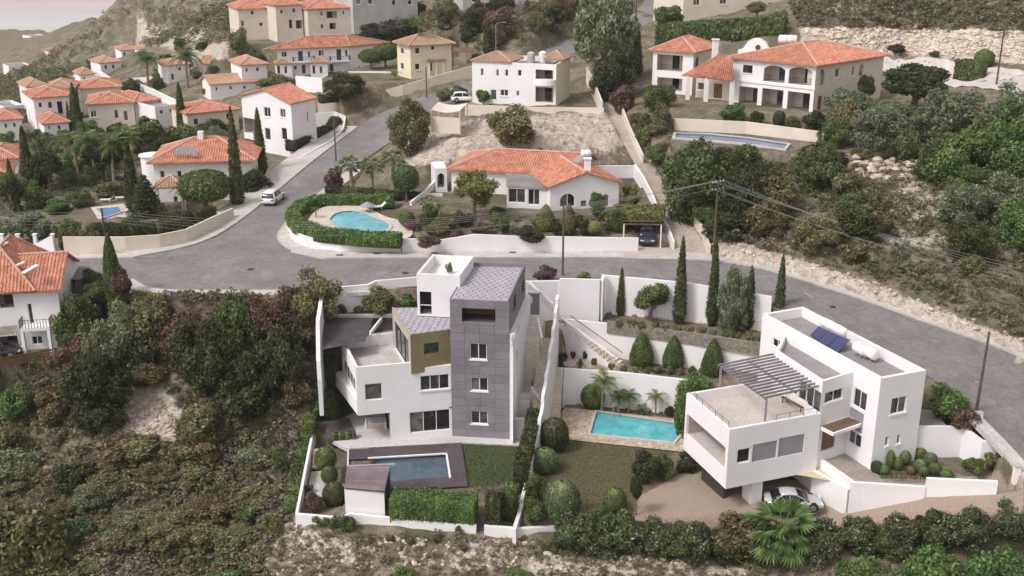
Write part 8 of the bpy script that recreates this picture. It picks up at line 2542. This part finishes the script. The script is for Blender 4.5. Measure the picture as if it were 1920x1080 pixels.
scrub('grass', 'short grass of the small green lawn by the dark deck', [(865, 830), (984, 834), (976, 930), (905, 930), (880, 912)], 2600, .10, .24, 51, (0, .22), 9, leaf=.2)
scrub('grass', 'short dry grass of the lawn beside the turquoise pool', [(1056, 826), (1262, 848), (1190, 905), (1175, 955), (1090, 950), (1045, 880)], 4200, .10, .24, 52, (.2, .5), 9, leaf=.2)
scrub('scrub', 'dry straw tufts on the lower left slope', [(-60, 720), (300, 700), (560, 780), (530, 960), (470, 1100), (-60, 1100)], 2200, .2, .6, 53, (.6, 1), 40, leaf=.11)
# ================================================================ cars, poles, wires
CARW = flat('car_white', (.78, .77, .77), .22)
CARS = flat('car_silver', (.60, .59, .60), .2, .25)
CARB = flat('car_dark_blue', (.045, .045, .085), .25)
CARD = flat('car_dark', (.03, .03, .035), .25)
TYRE = flat('tyre', (.025, .025, .025), .85)
RIM = flat('rim', (.45, .45, .46), .35, .7)
CGL = flat('car_glass', (.015, .016, .02), .06)
HEAD = flat('headlight', (.75, .75, .72), .15)
TAIL = flat('taillight', (.32, .02, .02), .25)
def car(p, rz, paint, label, suv=True, L=4.4, Wd=1.82, Hh=1.62, group=None):
    """p on the ground; rz = heading of the nose"""
    T = thing('car', label, 'car', tuple(p), group)
    T.rotation_euler = (0, 0, rz)
    O = ORG[T.name]
    h, hw = L / 2, Wd / 2
    def loft(secs, name, mat, par=T, smooth=True):
        mb = MB()
        n = len(secs[0])
        for s in secs: mb.v += [tuple(O + Vector(q)) for q in s]
        for i in range(len(secs) - 1):
            for k in range(n):
                m_ = (k + 1) % n
                mb.f.append((i * n + k, i * n + m_, (i + 1) * n + m_, (i + 1) * n + k))
        mb.f.append(tuple(range(n - 1, -1, -1))); mb.f.append(tuple(range((len(secs) - 1) * n, len(secs) * n)))
        return mb.build(name, mat, par, smooth)
    belt = Hh * .58
    # lower body, tail to nose
    prof = [(-h, .42, belt * .90, .80), (-h + .10, .26, belt * .98, .92), (-h * .7, .22, belt, .98), (-h * .1, .20, belt, 1.0), (h * .38, .20, belt * .98, .99), (h * .72, .22, belt * .86, .96), (h - .10, .26, belt * .72, .88), (h, .36, belt * .62, .74)]
    secs = []
    for x, z0, z1, w in prof:
        y = hw * w
        secs.append([(x, -y * .93, z0), (x, -y, z0 + (z1 - z0) * .35), (x, -y * .99, z1 * .92), (x, -y * .88, z1), (x, y * .88, z1), (x, y * .99, z1 * .92), (x, y, z0 + (z1 - z0) * .35), (x, y * .93, z0)])
    loft(secs, 'body', paint)
    # cabin: curved glass house under a painted roof
    b0, t0 = hw * .90, hw * .66
    bx0, bx1, rx0, rx1 = -h * .96, h * .50, -h * .72, h * .04
    if not suv: bx0, rx0 = -h * .80, -h * .46
    st = [(bx0, belt, 1.0), (bx0 * .55 + rx0 * .45, belt + (Hh - belt) * .62, .97), (rx0, Hh - .07, .97), ((rx0 + rx1) / 2, Hh - .02, 1), (rx1, Hh - .06, .98), (rx1 * .6 + bx1 * .4, belt + (Hh - belt) * .62, .95), (bx1, belt - .02, .9)]
    secs = []
    for x, z, w in st:
        k = (z - belt + .03) / (Hh - belt)
        tw = b0 + (t0 - b0) * max(0, k)
        secs.append([(x, -b0 * w, belt - .04), (x, -(b0 * .45 + tw * .55) * w, belt - .04 + (z - belt + .04) * .6), (x, -tw * w, z - .01), (x, -tw * .8 * w, z + .02 * k), (x, tw * .8 * w, z + .02 * k), (x, tw * w, z - .01), (x, (b0 * .45 + tw * .55) * w, belt - .04 + (z - belt + .04) * .6), (x, b0 * w, belt - .04)])
    loft(secs, 'windows', CGL)
    secs = []
    for x, z, w in ((rx0 - .16, Hh - .13, .9), (rx0, Hh - .045, .99), ((rx0 + rx1) / 2, Hh + .02, 1.02), (rx1, Hh - .035, .99), (rx1 + .10, Hh - .09, .95)):
        y = t0 * w
        secs.append([(x, -y * 1.06, z - .09), (x, -y, z), (x, -y * .6, z + .015), (x, y * .6, z + .015), (x, y, z), (x, y * 1.06, z - .09)])
    loft(secs, 'roof', paint)
    for s in (-1, 1):                                   # pillars
        for xb, xt, wd in ((bx0 + .10, rx0 + .02, .14), (bx1 - .12, rx1 + .02, .06), (-h * .18, -h * .20, .06)):
            m_ = O + Vector(((xb + xt) / 2, s * (b0 * .5 + t0 * .5) * 1.03, (belt + Hh) / 2))
            MB().bar(O + Vector((xb, s * b0 * 1.005, belt - .04)), m_, wd, .05).bar(m_, O + Vector((xt, s * t0 * 1.02, Hh - .10)), wd, .05).build('window_pillar', paint, T)
        o = MB().box(O + Vector((h * .30, s * (hw + .09), belt + .06)), (.12, .2, .14)).build('mirror', paint, T)
        for x in (-h * .62, h * .62):
            c = O + Vector((x, s * (hw - .10), .33))
            MB().cyl(c + Vector((0, -s * .1, .03)), c + Vector((0, s * .085, .03)), .40, .40, 18).build('wheel_arch', TYRE, T)
            w = MB().cyl(c - Vector((0, .12, 0)), c + Vector((0, .12, 0)), .34, .34, 18).build('wheel', TYRE, T)
            MB().cyl(c + Vector((0, s * .11, 0)), c + Vector((0, s * .14, 0)), .23, .21, 12).build('rim', RIM, w)
        MB().box(O + Vector((h - .16, s * hw * .62, belt * .66)), (.22, .38, .14)).build('headlight', HEAD, T)
        MB().box(O + Vector((-h + .06, s * hw * .70, belt * .78)), (.14, .26, .20)).build('taillight', TAIL, T)
    MB().box(O + Vector((-h - .005, 0, belt * .62)), (.03, .5, .12)).build('number_plate', FRAME, T)
    return T
p = G(513, 379, .35)
p.z = .42
car(p, math.atan2(-(L_up[5] - L_up[4]).y, -(L_up[5] - L_up[4]).x) + math.pi, CARW, 'white car driving up the hill road near the cypresses')
p = G(1487, 948, -9.6); p.z = -9.62
car(p, math.atan2(qR[1] - qF[1], qR[0] - qF[0]) - .42, CARS, 'silver white car parked under the carport of the white house', suv=False, Hh=1.36, L=4.45)
p = G(1212, 452, .35); p.z = .42
car(p, -1.65, CARB, 'dark blue car parked under the vine covered car bay', suv=False, Hh=1.45)
p = GT(154, 146, 100); car(p, .3, CARW, 'white car parked in the village above the faded roofs', Hh=1.5)
p = GT(872, 190, 100); car(p, .1, CARW, 'white car parked beside the white two storey house', Hh=1.5)
p = G(-4, 668, -5.1); car(p, .2, CARD, 'dark car cut off by the left edge near the lattice screen', Hh=1.5)
p = GT(5, 250, 100); car(p, 1.2, CARW, 'white car at the left edge of the village', Hh=1.5)
# ---- utility poles
def pole(bx, by, ty, label, z=None, r=.13, arms=2, rz=0.0, lean=0.0, lamp=False, near=0, insul=True, mat=POLEWOOD):
    p = GT(bx, by, near) if z is None else G(bx, by, z)
    top = zat(p.x, p.y, ty)
    T = thing('utility_pole' if not lamp else 'street_lamp', label, 'pole' if not lamp else 'street lamp', tuple(p))
    a = Vector((p.x, p.y, p.z - .5)); b2 = Vector((p.x + lean, p.y, top))
    MB().cyl(a, b2, r, r * .68, 10).build('pole', mat, T)
    pts = []
    d = Vector((math.cos(rz), math.sin(rz), 0))
    if lamp:
        MB().tube([b2, b2 + Vector((.5, 0, .35)), b2 + Vector((1.4, 0, .45))], [.05, .045, .04], 6).build('arm', STEEL, T)
        MB().box(b2 + Vector((1.6, 0, .42)), (.6, .22, .12)).build('lamp_head', STEEL, T)
    for k in range(arms):
        c = b2 - Vector((0, 0, .25 + .75 * k))
        MB().bar(c - d * .85, c + d * .85, .09, .11).build('crossarm', mat, T)
        for s in (-.75, -.3, .3, .75):
            q = c + d * s
            if insul: MB().cyl(q + Vector((0, 0, .05)), q + Vector((0, 0, .22)), .045, .03, 6).build('insulator', FRAME, T)
            pts.append(q + Vector((0, 0, .2)))
    if not arms:
        for k in range(5):
            q = b2 - Vector((0, 0, .2 + .3 * k)); pts.append(q)
            MB().bar(q - Vector((.14, 0, 0)), q + Vector((.14, 0, 0)), .04).build('bracket', STEEL, T)
    return pts
P1 = pole(1337, 492, 338, 'tall electric pole with crossarms beside the lane', .2, .16, 2, .6)
P2 = pole(198, 452, 390, 'electric pole behind the street wall at left', .6, .13, 0)
pole(1055, 515, 385, 'dark pole on the street edge behind the entrance stairs', .05, .12, 0, insul=False)
pole(1829, 778, 622, 'dark leaning pole beside the street at right', -4.0, .13, 0, lean=.1)
pole(630, 298, 222, 'pole beside the hill road at the bend', 1.6, .12, 0)
pole(800, 178, 125, 'pole at the beige wall below the yellow house', 6.0, .12, 0)
pole(1868, 160, 58, 'dark pole on the upper yard at right', None, .14, 1, .3, near=120)
pole(1190, 96, -20, 'pole beside the huge pale tree', None, .15, 1, .3, near=150)
pole(930, 105, 46, 'curved street lamp on the hill behind the white house', None, .08, 0, lamp=True, near=150, mat=STEEL)
pole(1919, 190, 80, 'dark pole at the right edge of the upper yard', None, .14, 0, near=120)
def wire(a, b2, sag, label, grp):
    a, b2 = Vector(a), Vector(b2)
    n = 22
    pts = []
    for k in range(n + 1):
        t = k / n
        q = a.lerp(b2, t); q.z -= sag * 4 * t * (1 - t)
        pts.append(q)
    mb = MB()
    for u, v in zip(pts, pts[1:]): mb.cyl(u, v, .014, .014, 4, caps=False)
    return tag(mb.build('power_line', WIRE), label, 'wire', grp)
ORD = ('topmost', 'second', 'third', 'fourth', 'fifth', 'lowest')
for k in range(6):
    e = G(1935, 502 + k * 7, 5.2 - k * .08)
    wire(P1[k], e, .6, ORD[k] + ' of the six wires at the right edge, from the tall pole', 'wires right of the electric pole')
for k in range(5):
    wire(P1[k], P2[k], 2.6 + .12 * k, ORD[k] + ' wire at the left pole, spanning the bungalow garden', 'wires between the electric poles')
    wire(P2[k], G(-60, 388 + k * 6, 4.6), .5, ORD[k] + ' wire at the left edge of the picture, from the left pole', 'wires left of the left electric pole')
# satellite dish on the bank
p = GT(1378, 452)
T = thing('satellite_dish', 'small pale satellite dish on the bank beside the electric pole', 'dish', tuple(p))
MB().cyl(p, p + Vector((0, 0, .9)), .04, .04, 8).build('mast', STEEL, T)
V_, F_ = revolve([(.02, 0), (.22, .03), (.38, .09), (.46, .15)], 16)
mb = MB()
for v in V_:
    q = Vector(v); q = Vector((q.x, -q.z, q.y)); mb.v.append(tuple(p + Vector((0, -.05, 1.0)) + q))
mb.f = [tuple(f) for f in F_.tolist()]
mb.build('dish', FRAME, T)
# drain grates on the pavement
for px, py in ((637, 478), (707, 475), (961, 473), (815, 474)):
    q = G(px, py, .16)
    tag(MB().box((q.x, q.y, .155), (.7, .35, .05)).build('drain_grate', DARK), 'dark drain grate in the pavement before the bungalow wall', 'grate', 'pavement drain grates')
# air conditioning units at the flank of the grey house
for k, (px, py, z) in enumerate(((975, 702, -6.3), (978, 690, -5.4), (994, 566, -.4))):
    q = G(px, py, z)
    T = thing('air_conditioner', ('lower white air conditioner beside the grey tower flank', 'upper white air conditioner beside the grey tower flank', 'white air conditioner beside the entrance door')[k], 'air conditioner', tuple(q))
    MB().box((q.x, q.y, z + .35), (.4, .9, .65)).build('case', FRAME, T)
    MB().cyl((q.x + .2, q.y, z + .35), (q.x + .225, q.y, z + .35), .24, .24, 12).build('fan', DARK, T)
dr = G(1002, 592, -1.6)
ed_ = thing('entrance_door', 'grey entrance door beside the upper stone landing', 'door', (dr.x, dr.y, -1.6))
MB().box((dr.x, dr.y + .2, -.5), (.95, .08, 2.1)).build('leaf', GREYWALL, ed_)
MB().box((dr.x - .55, dr.y + .2, -.45), (.14, .16, 2.3)).box((dr.x + .55, dr.y + .2, -.45), (.14, .16, 2.3)).box((dr.x, dr.y + .2, .65), (1.24, .16, .14)).build('frame', FRAME, ed_)

# manhole covers and asphalt repairs
for k, (px, py, z, lab) in enumerate(((470, 505, 0, 'round manhole cover in the junction'), (760, 512, 0, 'round manhole cover in the street above the grey house'), (1560, 575, -.95, 'round manhole cover in the street behind the white flat roof'))):
    q = G(px, py, z)
    tag(MB().cyl((q.x, q.y, z - .05), (q.x, q.y, z + .03), .36, .36, 16).build('manhole_cover', DARK), lab, 'manhole cover')
# ================================================================ thin haze over everything
hz, nt, b = newmat('haze')
nt.nodes.remove(b)
vp = nd(nt, 'ShaderNodeVolumePrincipled')
vp.inputs['Color'].default_value = (.93, .91, .91, 1)
vp.inputs['Density'].default_value = .00014
nt.links.new(vp.outputs[0], nt.nodes['Material Output'].inputs['Volume'])
tag(MB().prism([(-6200, -80), (4200, -80), (4200, 6200), (-6200, 6200)], -420, 190).build('haze', hz), 'thin pale haze over the whole hillside', kind='stuff')
